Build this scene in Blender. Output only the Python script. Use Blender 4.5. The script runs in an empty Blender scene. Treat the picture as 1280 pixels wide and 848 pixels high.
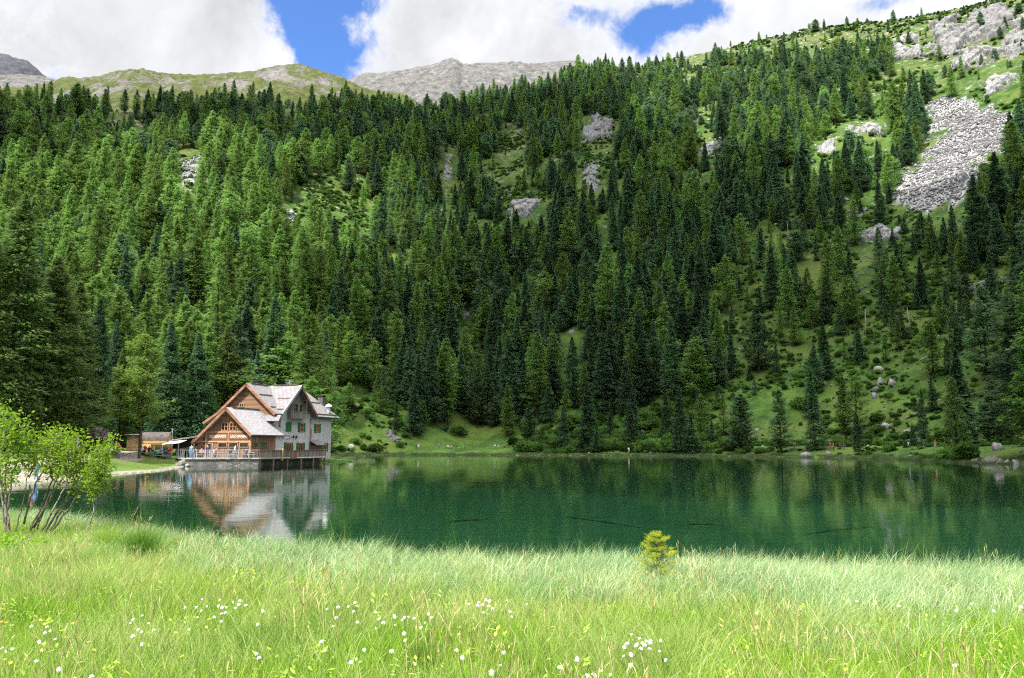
import bpy, bmesh, math, random
import numpy as np
from mathutils import Vector, Matrix

# ------------------------------------------------------------------ camera, sky, sun, exposure
SC = bpy.context.scene
COL = SC.collection
FPX, PCX, PCY, EYE = 1004.0, 640.0, 424.0, 2.5          # focal length and centre in photo pixels, eye height over the lake
PITCH = math.atan2(134.0, FPX)
cam_d = bpy.data.cameras.new('camera')
cam_d.sensor_width = 36.0
cam_d.lens = 36.0 * FPX / 1280.0
cam_d.clip_start = 0.1
cam_d.clip_end = 12000.0
cam = bpy.data.objects.new('camera', cam_d)
COL.objects.link(cam)
cam.location = (0, 0, EYE)
cam.rotation_euler = (math.pi / 2 + PITCH, 0, 0)
SC.camera = cam
SC.view_settings.view_transform = 'Standard'
SC.view_settings.look = 'None'
SC.view_settings.gamma = 1.0
SC.view_settings.use_curve_mapping = False
SC.view_settings.exposure = 1.35
SC.render.engine = 'CYCLES'
cy = SC.cycles
cy.max_bounces = 6
cy.diffuse_bounces = 3
cy.glossy_bounces = 2
cy.transmission_bounces = 3
cy.transparent_max_bounces = 28
cy.caustics_reflective = False
cy.caustics_refractive = False
cy.sample_clamp_indirect = 6.0
SC.cycles.pixel_filter_type = 'BLACKMAN_HARRIS'
SC.cycles.filter_width = 1.2
cy.use_denoising = False
cy.denoiser = 'OPENIMAGEDENOISE'
cy.denoising_input_passes = 'RGB_ALBEDO_NORMAL'
cy.denoising_prefilter = 'ACCURATE'

SUN_EL, SUN_AZ = math.radians(57), math.radians(218)     # azimuth clockwise from +Y: sun behind the camera, to the left
SUN_DIR = Vector((math.sin(SUN_AZ) * math.cos(SUN_EL), math.cos(SUN_AZ) * math.cos(SUN_EL), math.sin(SUN_EL)))
sun_d = bpy.data.lights.new('sun', 'SUN')
sun_d.energy = 4.9
sun_d.angle = math.radians(0.53)
sun_d.color = (1.0, 0.95, 0.86)
sun = bpy.data.objects.new('sun', sun_d)
COL.objects.link(sun)
sun.location = (-60, -60, 120)
sun.rotation_euler = SUN_DIR.to_track_quat('Z', 'Y').to_euler()


# ------------------------------------------------------------------ node helpers
class NT:
    def __init__(self, tree):
        self.t = tree

    def n(self, typ, props=None, **ins):
        nd = self.t.nodes.new(typ)
        for k, v in (props or {}).items():
            setattr(nd, k, v)
        for k, v in ins.items():
            key = int(k[1:]) if k[0] == 'i' and k[1:].isdigit() else k.replace('_', ' ')
            self.put(nd.inputs[key], v)
        return nd

    def put(self, sock, v):
        if isinstance(v, bpy.types.NodeSocket):
            self.t.links.new(v, sock)
        elif isinstance(v, bpy.types.Node):
            self.t.links.new(v.outputs[0], sock)
        else:
            if sock.type == 'RGBA' and isinstance(v, (tuple, list)) and len(v) == 3:
                v = (*v, 1.0)
            sock.default_value = v

    def math(self, op, a, b=0.0, c=None, clamp=False):
        nd = self.n('ShaderNodeMath', {'operation': op, 'use_clamp': clamp}, i0=a, i1=b)
        if c is not None:
            self.put(nd.inputs[2], c)
        return nd.outputs[0]

    def vmath(self, op, a, b=(0, 0, 0)):
        nd = self.n('ShaderNodeVectorMath', {'operation': op})
        self.put(nd.inputs[0], a)
        self.put(nd.inputs[1], b)
        return nd.outputs[0]

    def mix(self, fac, a, b, blend='MIX'):
        nd = self.n('ShaderNodeMix', {'data_type': 'RGBA', 'blend_type': blend})
        self.put(nd.inputs[0], fac)
        self.put(nd.inputs[6], a)
        self.put(nd.inputs[7], b)
        return nd.outputs[2]

    def noise(self, vec, scale, detail=4, rough=0.55, dist=0.0):
        return self.n('ShaderNodeTexNoise', {}, Vector=vec, Scale=scale, Detail=detail, Roughness=rough, Distortion=dist).outputs[0]

    def ramp(self, fac, stops, interp='LINEAR'):
        nd = self.n('ShaderNodeValToRGB')
        cr = nd.color_ramp
        cr.interpolation = interp
        while len(cr.elements) > 1:
            cr.elements.remove(cr.elements[-1])
        for i, (p, c) in enumerate(stops):
            e = cr.elements[0] if i == 0 else cr.elements.new(p)
            e.position = p
            e.color = (*c, 1) if not isinstance(c, (int, float)) else (c, c, c, 1)
        self.put(nd.inputs[0], fac)
        return nd.outputs[0]

    def smooth(self, v, a, b):
        nd = self.n('ShaderNodeMapRange', {'interpolation_type': 'SMOOTHSTEP'}, i0=v, i1=a, i2=b, i3=0.0, i4=1.0)
        return nd.outputs[0]


def new_mat(name):
    m = bpy.data.materials.new(name)
    m.use_nodes = True
    m.node_tree.nodes.clear()
    t = NT(m.node_tree)
    out = t.n('ShaderNodeOutputMaterial')
    return m, t, out


def pbr(name, col, rough=0.8, var=0.15, scale=3.0, bump=0.0, bump_scale=20.0, spec=0.3, metal=0.0, stretch=None, col2=None, objrand=0.0):
    """Plain surface with a noise-driven change of colour and an optional bump."""
    m, t, out = new_mat(name)
    tc = t.n('ShaderNodeTexCoord').outputs['Object']
    v = tc if stretch is None else t.vmath('MULTIPLY', tc, stretch)
    nz = t.noise(v, scale, 5, 0.6)
    c2 = col2 if col2 is not None else tuple(max(0, x * (1 - 2 * var)) for x in col)
    c1 = col if col2 is not None else tuple(min(1, x * (1 + var)) for x in col)
    c = t.mix(t.smooth(nz, 0.3, 0.7), c1, c2)
    if objrand:
        r = t.n('ShaderNodeObjectInfo').outputs['Random']
        hs = t.n('ShaderNodeHueSaturation', {}, Value=t.math('MULTIPLY_ADD', r, objrand * 2, 1 - objrand), Color=c)
        c = hs.outputs[0]
    p = t.n('ShaderNodeBsdfPrincipled', {}, Base_Color=c, Roughness=rough, Metallic=metal)
    p.inputs['Specular IOR Level'].default_value = spec
    if bump:
        b = t.n('ShaderNodeBump', {}, Strength=bump, Distance=0.05, Height=t.noise(v, bump_scale, 5, 0.6))
        t.put(p.inputs['Normal'], b.outputs[0])
    t.put(out.inputs[0], p.outputs[0])
    return m


# ------------------------------------------------------------------ the sky: Nishita air with broken cloud
world = bpy.data.worlds.new('World')
SC.world = world
world.use_nodes = True
world.node_tree.nodes.clear()
w = NT(world.node_tree)
sky = w.n('ShaderNodeTexSky', {'sky_type': 'NISHITA', 'sun_disc': False, 'sun_elevation': SUN_EL, 'sun_rotation': SUN_AZ,
                               'altitude': 1770.0, 'air_density': 1.0, 'dust_density': 0.6, 'ozone_density': 2.5})
dirv = w.n('ShaderNodeTexCoord').outputs['Generated']
sx = w.n('ShaderNodeSeparateXYZ', {}, Vector=dirv)
inv = w.math('MAXIMUM', sx.outputs[1], 0.25)
gu = w.math('DIVIDE', sx.outputs[0], inv)
gv = w.math('DIVIDE', sx.outputs[2], inv)


wob = w.n('ShaderNodeTexNoise', {}, Vector=dirv, Scale=7.0, Detail=6, Roughness=0.62)
wobs = w.n('ShaderNodeSeparateColor', {}, Color=wob.outputs['Color'])
guw = w.math('ADD', gu, w.math('MULTIPLY_ADD', wobs.outputs[0], 0.16, -0.08))
gvw = w.math('ADD', gv, w.math('MULTIPLY_ADD', wobs.outputs[1], 0.12, -0.06))


def pix_dir(px, py):
    """World direction through a photo pixel."""
    u, v = (px - PCX) / FPX, (PCY - py) / FPX
    return np.array([u, math.cos(PITCH) - v * math.sin(PITCH), math.sin(PITCH) + v * math.cos(PITCH)])


def gap(px, py, ru, rv, k, tilt=0.0):
    """An opening in the cloud cover seen in a compass direction: 0..k, elliptical in (u, v)."""
    d = pix_dir(px, py)
    u0, v0 = d[0] / d[1], d[2] / d[1]
    du = w.math('SUBTRACT', guw, float(u0))
    dv = w.math('SUBTRACT', gvw, float(v0))
    if tilt:
        du = w.math('ADD', du, w.math('MULTIPLY', dv, tilt))
    q = w.math('ADD', w.math('POWER', w.math('DIVIDE', du, ru), 2.0), w.math('POWER', w.math('DIVIDE', dv, rv), 2.0))
    return w.math('MULTIPLY', w.math('EXPONENT', w.math('MULTIPLY', q, -1.0)), k)


cl_big = w.noise(dirv, 2.3, 9, 0.56, 0.3)
cl_fine = w.noise(dirv, 9.0, 9, 0.66, 0.4)
cl_vf = w.noise(dirv, 26.0, 8, 0.70, 0.5)
cover = w.math('ADD', w.math('ADD', w.math('MULTIPLY', cl_big, 0.35), w.math('MULTIPLY', cl_fine, 1.0)), w.math('MULTIPLY', cl_vf, 0.55))
cover = w.math('SUBTRACT', cover, 0.14)
SKYGAPS = [(378, 18, 0.062, 0.075, 0.72, 0.55), (404, 75, 0.034, 0.045, 0.62, 0.3), (430, -8, 0.05, 0.03, 0.5, 0.0), (868, 22, 0.064, 0.026, 0.62, 0.5),
           (800, 40, 0.045, 0.040, 0.52, 0.0), (1075, 8, 0.05, 0.014, 0.32, 0.0), (718, 16, 0.030, 0.016, 0.30, 0.0)]
for g in SKYGAPS:
    cover = w.math('SUBTRACT', cover, gap(*g))
cmask = w.smooth(cover, 0.30, 0.72)
cthick = w.smooth(cover, 0.52, 0.80)
cgrey = w.smooth(w.noise(w.vmath('ADD', dirv, (3.1, 1.7, 0.2)), 2.6, 6, 0.55), 0.35, 0.70)
left_grey = gap(120, 40, 0.30, 0.14, 0.55)
shade = w.math('ADD', w.math('MULTIPLY', w.math('MULTIPLY', cgrey, cthick), 0.42), w.math('MULTIPLY', left_grey, cthick), clamp=True)
CLOUD_BRIGHT, CLOUD_GREY = (3.35, 3.38, 3.45), (2.2, 2.25, 2.35)
billow = w.math('SUBTRACT', w.noise(dirv, 6.0, 9, 0.6, 0.3), w.noise(w.vmath('ADD', dirv, (-0.030, -0.012, 0.040)), 6.0, 9, 0.6, 0.3))  # offset toward the sun paints lit and shaded sides onto the clouds
shade = w.math('ADD', shade, w.math('MULTIPLY', billow, 2.2), clamp=True)
ccol = w.mix(shade, CLOUD_BRIGHT, CLOUD_GREY)
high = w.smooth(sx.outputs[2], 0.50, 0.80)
ccol = w.mix(1.0, ccol, w.mix(high, (1, 1, 1), (3.8, 3.8, 3.85)), 'MULTIPLY')  # unseen cloud overhead brightened to add fill on the shaded slopes
skycol = w.mix(1.0, sky.outputs[0], (0.55, 0.74, 1.0), 'MULTIPLY')
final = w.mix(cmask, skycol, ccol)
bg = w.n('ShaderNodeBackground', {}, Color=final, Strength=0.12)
wo = w.n('ShaderNodeOutputWorld')
w.put(wo.inputs[0], bg.outputs[0])
world.cycles.sampling_method = 'MANUAL'
world.cycles.sample_map_resolution = 512


# ------------------------------------------------------------------ numpy noise
def _hash(ix, iy, iz, seed):
    h = (ix.astype(np.int64) * 374761393 + iy.astype(np.int64) * 668265263 + iz.astype(np.int64) * 2147483647 + seed * 974711) & 0xFFFFFFFF
    h = ((h ^ (h >> 13)) * 1274126177) & 0xFFFFFFFF
    h = (h ^ (h >> 16)) & 0xFFFF
    return h / 65535.0


def vnoise(P, seed=0):
    P = np.asarray(P, float)
    F = np.floor(P)
    t = P - F
    t = t * t * (3 - 2 * t)
    i = F.astype(np.int64)
    r = 0
    for dx in (0, 1):
        for dy in (0, 1):
            for dz in (0, 1):
                wgt = (t[..., 0] if dx else 1 - t[..., 0]) * (t[..., 1] if dy else 1 - t[..., 1]) * (t[..., 2] if dz else 1 - t[..., 2])
                r = r + wgt * _hash(i[..., 0] + dx, i[..., 1] + dy, i[..., 2] + dz, seed)
    return r


def fbm(P, seed=0, octv=4, rough=0.5):
    P = np.asarray(P, float)
    a, s, tot = 1.0, 0.0, 0.0
    for o in range(octv):
        s = s + a * vnoise(P * (2 ** o) + 17.3 * o, seed + o)
        tot += a
        a *= rough
    return s / tot


def fbm2(x, y, scale, seed=0, octv=4, rough=0.5):
    return fbm(np.stack([np.asarray(x, float) / scale, np.asarray(y, float) / scale, np.zeros_like(np.asarray(x, float)) + 0.37], -1), seed, octv, rough)


def ss(a, b, x):
    t = np.clip((np.asarray(x, float) - a) / (b - a), 0, 1)
    return t * t * (3 - 2 * t)


# ------------------------------------------------------------------ object helpers
def props(o, label=None, cat=None, group=None, kind=None):
    if label:
        o['label'] = label
    if cat:
        o['category'] = cat
    if group:
        o['group'] = group
    if kind:
        o['kind'] = kind
    return o


def np_mesh(name, V, Fq=None, Ft=None, smooth=False, mats=None, mi=None):
    """Mesh from numpy arrays of vertices, quads and triangles."""
    V = np.asarray(V, np.float32)
    Fq = np.zeros((0, 4), np.int32) if Fq is None else np.asarray(Fq, np.int32)
    Ft = np.zeros((0, 3), np.int32) if Ft is None else np.asarray(Ft, np.int32)
    me = bpy.data.meshes.new(name)
    me.vertices.add(len(V))
    me.vertices.foreach_set('co', V.ravel())
    nl = Fq.size + Ft.size
    me.loops.add(nl)
    me.loops.foreach_set('vertex_index', np.concatenate([Fq.ravel(), Ft.ravel()]))
    npoly = len(Fq) + len(Ft)
    me.polygons.add(npoly)
    me.polygons.foreach_set('loop_start', np.concatenate([np.arange(len(Fq)) * 4, Fq.size + np.arange(len(Ft)) * 3]).astype(np.int32))
    for m in (mats or []):
        me.materials.append(m)
    if mi is not None:
        me.polygons.foreach_set('material_index', np.asarray(mi, np.int32))
    if smooth:
        me.polygons.foreach_set('use_smooth', np.ones(npoly, bool))
    me.update(calc_edges=True)
    me.validate()
    return me


def link(name, me, parent=None, loc=None, rot=None, scl=None):
    o = bpy.data.objects.new(name, me)
    COL.objects.link(o)
    if parent is not None:
        o.parent = parent
    if loc is not None:
        o.location = loc
    if rot is not None:
        o.rotation_euler = rot
    if scl is not None:
        o.scale = scl
    return o


def empty(name, loc=(0, 0, 0), rz=0.0, label=None, cat=None, group=None, scale=1.0):
    o = bpy.data.objects.new(name, None)
    COL.objects.link(o)
    o.empty_display_size = 0.3
    o.location = loc
    o.rotation_euler = (0, 0, rz)
    o.scale = (scale, scale, scale)
    return props(o, label, cat, group)


class MB:
    """Collects boxes, prisms and tubes into one mesh."""

    def __init__(self):
        self.v, self.f = [], []

    def add(self, vs, fs):
        b = len(self.v)
        self.v += [tuple(map(float, x)) for x in vs]
        self.f += [tuple(b + i for i in q) for q in fs]

    def box(self, a, b, M=None):
        (x0, y0, z0), (x1, y1, z1) = a, b
        vs = [(x0, y0, z0), (x1, y0, z0), (x1, y1, z0), (x0, y1, z0), (x0, y0, z1), (x1, y0, z1), (x1, y1, z1), (x0, y1, z1)]
        if M is not None:
            vs = [M @ Vector(q) for q in vs]
        self.add(vs, [(0, 3, 2, 1), (4, 5, 6, 7), (0, 1, 5, 4), (1, 2, 6, 5), (2, 3, 7, 6), (3, 0, 4, 7)])

    def slab(self, quad, th):
        """Four corners of the top face plus a thickness straight along its normal."""
        q = [Vector(x) for x in quad]
        n = (q[1] - q[0]).cross(q[-1] - q[0]).normalized()
        lo = [x - n * th for x in q]
        k = len(q)
        vs = q + lo
        fs = [tuple(range(k)), tuple(reversed(range(k, 2 * k)))]
        for i in range(k):
            j = (i + 1) % k
            fs.append((i, i + k, j + k, j))
        self.add(vs, fs)

    def prism(self, poly, ext):
        """Polygon (list of 3-D points) swept along the vector ext."""
        k = len(poly)
        e = Vector(ext)
        vs = [Vector(x) for x in poly] + [Vector(x) + e for x in poly]
        fs = [tuple(reversed(range(k))), tuple(range(k, 2 * k))]
        for i in range(k):
            j = (i + 1) % k
            fs.append((i, j, j + k, i + k))
        self.add(vs, fs)

    def bar(self, p, q, w_, h_=None):
        p, q = Vector(p), Vector(q)
        h_ = w_ if h_ is None else h_
        d = (q - p)
        L = d.length
        M = Matrix.Translation(p) @ d.to_track_quat('Z', 'Y').to_matrix().to_4x4()
        self.box((-w_ / 2, -h_ / 2, 0), (w_ / 2, h_ / 2, L), M)

    def tube(self, pts, rad, n=6, cap=True):
        pts = [Vector(x) for x in pts]
        if not hasattr(rad, '__len__'):
            rad = [rad] * len(pts)
        b = len(self.v)
        for i, p in enumerate(pts):
            d = (pts[min(i + 1, len(pts) - 1)] - pts[max(i - 1, 0)])
            M = d.to_track_quat('Z', 'Y').to_matrix()
            for k in range(n):
                a = 2 * math.pi * k / n
                self.v.append(tuple(p + M @ Vector((math.cos(a) * rad[i], math.sin(a) * rad[i], 0))))
        for i in range(len(pts) - 1):
            for k in range(n):
                k2 = (k + 1) % n
                self.f.append((b + i * n + k, b + i * n + k2, b + (i + 1) * n + k2, b + (i + 1) * n + k))
        if cap:
            self.f.append(tuple(b + k for k in reversed(range(n))))
            self.f.append(tuple(b + (len(pts) - 1) * n + k for k in range(n)))

    def mesh(self, name, mat, smooth=False):
        me = bpy.data.meshes.new(name)
        me.from_pydata(self.v, [], self.f)
        me.materials.append(mat)
        if smooth:
            me.polygons.foreach_set('use_smooth', np.ones(len(me.polygons), bool))
        me.update()
        return me

    def build(self, name, mat, parent=None, smooth=False, label=None):
        o = link(name, self.mesh(name, mat, smooth), parent)
        if label:
            o['label'] = label
        return o


def copy_thing(root, loc, rz=0.0, scale=1.0, label=None, group=None):
    """A copy of a thing, its parts and their sub-parts."""
    r = root.copy()
    COL.objects.link(r)
    r.location = loc
    r.rotation_euler = (0, 0, rz)
    r.scale = (scale, scale, scale) if not hasattr(scale, '__len__') else scale
    if label:
        r['label'] = label
    if group:
        r['group'] = group
    for ch in list(root.children):
        c = ch.copy()
        COL.objects.link(c)
        c.parent = r
        for g in ch.children:
            d = g.copy()
            COL.objects.link(d)
            d.parent = c
    return r


def scatter(name, P, idx, rot, scl, templates, kind='stuff'):
    """One 'stuff' object: many small pieces that nobody could count, set out with geometry nodes."""
    P = np.asarray(P, np.float32)
    n = len(P)
    me = bpy.data.meshes.new(name)
    me.vertices.add(n)
    me.vertices.foreach_set('co', P.ravel())
    me.attributes.new('idx', 'INT', 'POINT').data.foreach_set('value', np.asarray(idx, np.int32))
    me.attributes.new('rot', 'FLOAT_VECTOR', 'POINT').data.foreach_set('vector', np.asarray(rot, np.float32).ravel())
    s = np.asarray(scl, np.float32)
    if s.ndim == 1:
        s = np.repeat(s[:, None], 3, 1)
    me.attributes.new('scl', 'FLOAT_VECTOR', 'POINT').data.foreach_set('vector', s.ravel())
    o = link(name, me)
    o['kind'] = kind
    ng = bpy.data.node_groups.new(name, 'GeometryNodeTree')
    ng.interface.new_socket('Geometry', in_out='INPUT', socket_type='NodeSocketGeometry')
    ng.interface.new_socket('Geometry', in_out='OUTPUT', socket_type='NodeSocketGeometry')
    L = ng.links.new
    gi, go = ng.nodes.new('NodeGroupInput'), ng.nodes.new('NodeGroupOutput')

    def attr(nm, ty):
        a = ng.nodes.new('GeometryNodeInputNamedAttribute')
        a.data_type = ty
        a.inputs['Name'].default_value = nm
        return [q for q in a.outputs if q.enabled][0]
    ai, ar, asc = attr('idx', 'INT'), attr('rot', 'FLOAT_VECTOR'), attr('scl', 'FLOAT_VECTOR')
    jn = ng.nodes.new('GeometryNodeJoinGeometry')
    for k, me_t in enumerate(templates):
        to = bpy.data.objects.new(name + '_piece', me_t)          # never linked to the scene: only a source of geometry
        oi = ng.nodes.new('GeometryNodeObjectInfo')
        oi.inputs['Object'].default_value = to
        ip = ng.nodes.new('GeometryNodeInstanceOnPoints')
        cmp_ = ng.nodes.new('FunctionNodeCompare')
        cmp_.data_type = 'INT'
        cmp_.operation = 'EQUAL'
        ci = [q for q in cmp_.inputs if q.enabled]
        L(ai, ci[0])
        ci[1].default_value = k
        L(gi.outputs[0], ip.inputs['Points'])
        L(oi.outputs['Geometry'], ip.inputs['Instance'])
        L(cmp_.outputs[0], ip.inputs['Selection'])
        L(ar, ip.inputs['Rotation'])
        L(asc, ip.inputs['Scale'])
        L(ip.outputs[0], jn.inputs[0])
    L(jn.outputs[0], go.inputs[0])
    o.modifiers.new('scatter', 'NODES').node_group = ng
    return o
# ------------------------------------------------------------------ the land: one height function, one sheet
CH_O = np.array([-37.753, 114.0, 0.0])                    # chalet: foot of the main ridge at the front gable
CH_PHI = 0.288
CH_A = np.array([math.cos(CH_PHI), -math.sin(CH_PHI), 0.0])
CH_B = np.array([math.sin(CH_PHI), math.cos(CH_PHI), 0.0])

LAKE = np.array([(-120, 60), (-45, 33), (-20, 26), (-12.8, 23.2), (-7.6, 18.9), (-3, 15.6), (0.5, 14.3), (4, 13.6), (8, 13.1), (14, 12.9), (24, 13.5), (50, 14),
                 (95, 30), (105, 60), (84, 92), (71.5, 111), (70, 124), (73, 136), (76, 156), (70, 176), (58, 194), (40, 209), (18, 219), (0, 223),
                 (-14, 228), (-27, 232), (-36, 230), (-40, 221), (-38, 190), (-33, 156), (-29.5, 142), (-26.3, 139), (-26.0, 135), (-29, 127), (-29.5, 121), (-31.5, 112), (-34, 107), (-40.5, 103.5),
                 (-40.5, 100), (-38.5, 93), (-36.0, 84), (-35.2, 72), (-33.6, 63), (-33.5, 57), (-37, 51), (-50, 46), (-80, 62)], float)[::-1]


def lake_dist(x, y):
    """Signed distance to the shoreline: positive on land."""
    x = np.asarray(x, float)
    y = np.asarray(y, float)
    d2 = np.full(x.shape, 1e18)
    ins = np.zeros(x.shape, bool)
    for i in range(len(LAKE)):
        (ax, ay), (bx, by) = LAKE[i], LAKE[(i + 1) % len(LAKE)]
        ex, ey = bx - ax, by - ay
        t = np.clip(((x - ax) * ex + (y - ay) * ey) / (ex * ex + ey * ey), 0, 1)
        d2 = np.minimum(d2, (x - ax - t * ex) ** 2 + (y - ay - t * ey) ** 2)
        c = ((ay > y) != (by > y)) & (x < (bx - ax) * (y - ay) / (by - ay + 1e-12) + ax)
        ins ^= c
    d = np.sqrt(d2)
    return np.where(ins, -d, d)


# skyline of the near mountainside by bearing (photo column): foot distance, crest distance, crest row, steepness exponent
_cx = np.array([-500, -200, 0, 150, 300, 420, 520, 600, 700, 850, 1000, 1150, 1280, 1500, 1800], float)
_r0 = np.array([150, 145, 140, 144, 162, 196, 232, 258, 248, 240, 228, 205, 178, 160, 150], float)
_rc = np.array([560, 560, 560, 570, 590, 620, 680, 700, 730, 750, 740, 720, 690, 640, 600], float)
_yc = np.array([150, 145, 138, 141, 138, 135, 138, 130, 108, 76, 44, 25, -2, -40, -60], float)
_kk = np.array([1.5, 1.5, 1.5, 1.5, 1.45, 1.35, 1.25, 1.2, 1.15, 1.12, 1.15, 1.2, 1.25, 1.2, 1.2], float)


def _crest_T(px, py):
    u, v = (px - PCX) / FPX, (PCY - py) / FPX
    return (math.sin(PITCH) + v * math.cos(PITCH)) / np.sqrt(u * u + (math.cos(PITCH) - v * math.sin(PITCH)) ** 2)


_Tc = _crest_T(_cx, _yc)
_th = np.arctan2((_cx - PCX) / FPX, math.cos(PITCH) - (PCY - _yc) / FPX * math.sin(PITCH))


def hill(x, y):
    th = np.arctan2(x, np.maximum(y, 1e-6))
    th = np.where(y <= 0, np.where(x > 0, 1.5, -1.5), th)
    r = np.hypot(x, y)
    r0, rc, T, k = (np.interp(th, _th, q) for q in (_r0, _rc, _Tc, _kk))
    wob = (fbm2(x, y, 70.0, 5, 3) - 0.5) * 26
    r0 = r0 + wob * 0.5
    Zc = T * rc + EYE - 1.6
    q = (r - r0) / (rc - r0)
    qc = np.clip(q, 0, 1)
    z = Zc * qc ** k
    z = z + (fbm2(x, y, 5.0, 29, 3) - 0.5) * 1.8 * ss(0.02, 0.1, q)
    z = np.where(q > 1, Zc + 0.10 * np.minimum(r - rc, 140), z)
    rel = (fbm2(x, y, 85.0, 11, 4) - 0.5) * 30 + (fbm2(x, y, 24.0, 23, 4) - 0.5) * 9
    z = z + rel * ss(0.03, 0.3, q) * (1 - 0.8 * ss(0.8, 1.0, q))
    return z, q


def local_ab(x, y):
    dx, dy = x - CH_O[0], y - CH_O[1]
    return dx * CH_A[0] + dy * CH_A[1], dx * CH_B[0] + dy * CH_B[1]


def land(x, y, dist=None):
    x = np.asarray(x, float)
    y = np.asarray(y, float)
    d = lake_dist(x, y) if dist is None else dist
    r = np.hypot(x, y)
    near = (1 - ss(34, 50, r)) + (y < 10)
    near = np.clip(near, 0, 1)
    zn = 0.5 * ss(0.0, 1.6, d) + (fbm2(x, y, 2.2, 3, 3) - 0.5) * 0.16 * ss(0, 2, d)
    h, q = hill(x, y)
    bank = 0.12 + 1.35 * ss(0, 13, d) + 0.02 * np.minimum(d, 60) + (fbm2(x, y, 7.0, 8, 3) - 0.5) * 0.5 * ss(1, 6, d)
    right = ss(20, 60, x) * ss(100, 125, y)
    bank = bank + right * 0.05 * np.clip(d, 0, 60)
    zf = bank + h * ss(0, 22, d)
    a, b = local_ab(x, y)
    out = np.maximum(np.maximum(-6.5 - a, a - 10), np.maximum(-13 - b, b - 13.5))
    zf = np.where(out < 3, np.minimum(zf, 0.80 + np.maximum(out, 0) * 0.3), zf)
    z = np.where(d > 0, near * zn + (1 - near) * zf, -np.minimum(3.4, 0.08 + 0.22 * -d))
    return z


def ground_at(px, py, rmin=3.0, rmax=900.0):
    """The point of the land that a photo pixel looks at (None over the lake's far side / sky)."""
    d = pix_dir(px, py)
    h = math.hypot(d[0], d[1])
    r = np.geomspace(rmin, rmax, 1600)
    x, y, zr = d[0] / h * r, d[1] / h * r, EYE + d[2] / h * r
    z = np.maximum(land(x, y), -0.02)
    hit = np.nonzero(zr <= z)[0]
    if len(hit) == 0:
        return None
    i = hit[0]
    if i > 0:
        a, b = zr[i - 1] - z[i - 1], zr[i] - z[i]
        t = a / (a - b + 1e-9)
        rr = r[i - 1] + (r[i] - r[i - 1]) * t
    else:
        rr = r[0]
    X, Y = d[0] / h * rr, d[1] / h * rr
    return np.array([X, Y, float(land(np.array([X]), np.array([Y]))[0])])


def project(P):
    P = np.asarray(P, float)
    dx, dy, dz = P[..., 0], P[..., 1], P[..., 2] - EYE
    zc = dy * math.cos(PITCH) + dz * math.sin(PITCH)
    yc = -dy * math.sin(PITCH) + dz * math.cos(PITCH)
    zc_ = np.where(np.abs(zc) < 1e-6, 1e-6, zc)
    return PCX + FPX * dx / zc_, PCY - FPX * yc / zc_, zc


def in_poly(px, py, poly):
    px = np.asarray(px, float)
    py = np.asarray(py, float)
    ins = np.zeros(px.shape, bool)
    for i in range(len(poly)):
        (ax, ay), (bx, by) = poly[i], poly[(i + 1) % len(poly)]
        ins ^= ((ay > py) != (by > py)) & (px < (bx - ax) * (py - ay) / (by - ay + 1e-12) + ax)
    return ins


def at_depth(px, depth, z=None, h=0.0):
    """A point on the land in the bearing of a photo column, at a distance straight ahead."""
    x = (px - PCX) / FPX * depth * 1.0
    for _ in range(3):
        zz = float(land(np.array([x]), np.array([depth]))[0])
        cz = depth * math.cos(PITCH) + (zz - EYE) * math.sin(PITCH)
        x = (px - PCX) / FPX * cz
    return np.array([x, depth, (zz if z is None else z) + h])


# rock fans and bare ground, outlined in the photograph and laid onto the land
SCREE_PX = [(1160, 124), (1218, 124), (1272, 150), (1250, 186), (1222, 215), (1206, 256), (1118, 262), (1132, 215), (1164, 180)]
SCREE_B_PX = [(1070, 296), (1122, 284), (1100, 330), (1086, 372), (1062, 368), (1072, 325)]
MEADOW_PX = [(455, 566), (520, 560), (575, 532), (604, 536), (650, 560), (660, 575), (455, 576)]


def unproject_poly(poly):
    return [tuple(ground_at(*p)[:2]) for p in poly]


SCREE_W = unproject_poly(SCREE_PX)
SCREE_BW = unproject_poly(SCREE_B_PX)

ths = np.concatenate([np.arange(-180, -60, 4.0), np.arange(-60, -42, 1.0), np.arange(-42, 42, 0.16), np.arange(42, 60, 1.0), np.arange(60, 180.1, 4.0)])
ths = np.radians(ths)
rs = np.concatenate([[0.05], np.geomspace(1.0, 60, 110), np.geomspace(61, 240, 130)[0:], np.geomspace(243, 780, 170), np.geomspace(800, 1500, 14)])
TH, RR = np.meshgrid(ths, rs)
TX, TY = np.sin(TH) * RR, np.cos(TH) * RR
TD = lake_dist(TX, TY)
TZ = land(TX, TY, TD)
nt_, nr_ = len(ths), len(rs)
ii = np.arange(nr_ * nt_).reshape(nr_, nt_)
quads = np.stack([ii[:-1, :-1], ii[:-1, 1:], ii[1:, 1:], ii[1:, :-1]], -1).reshape(-1, 4)
gm = np_mesh('ground', np.stack([TX, TY, TZ], -1).reshape(-1, 3), Fq=quads, smooth=True)

# masks (what the ground is made of), stored per vertex
tx, ty, td = TX.ravel(), TY.ravel(), TD.ravel()
r_ = np.hypot(tx, ty)
hz, hq = hill(tx, ty)
m_scree = in_poly(tx + (fbm2(tx, ty, 14, 301, 4, .65) - .5) * 40, ty + (fbm2(tx, ty, 14, 302, 4, .65) - .5) * 40, SCREE_W).astype(float)
near_m = (1 - ss(34, 50, r_)) * (ty > -60)
gravel = (1 - ss(0.2, 1.3, td + (fbm2(tx, ty, 3.0, 9, 2) - .5) * 2)) * (td > -1.5) * (tx < -30) * (ty > 45) * (ty < 105)
beach = ss(0, 1, 8 - np.hypot((tx + 37), (ty - 57) * 1.0)) * (ty > 47)
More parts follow.
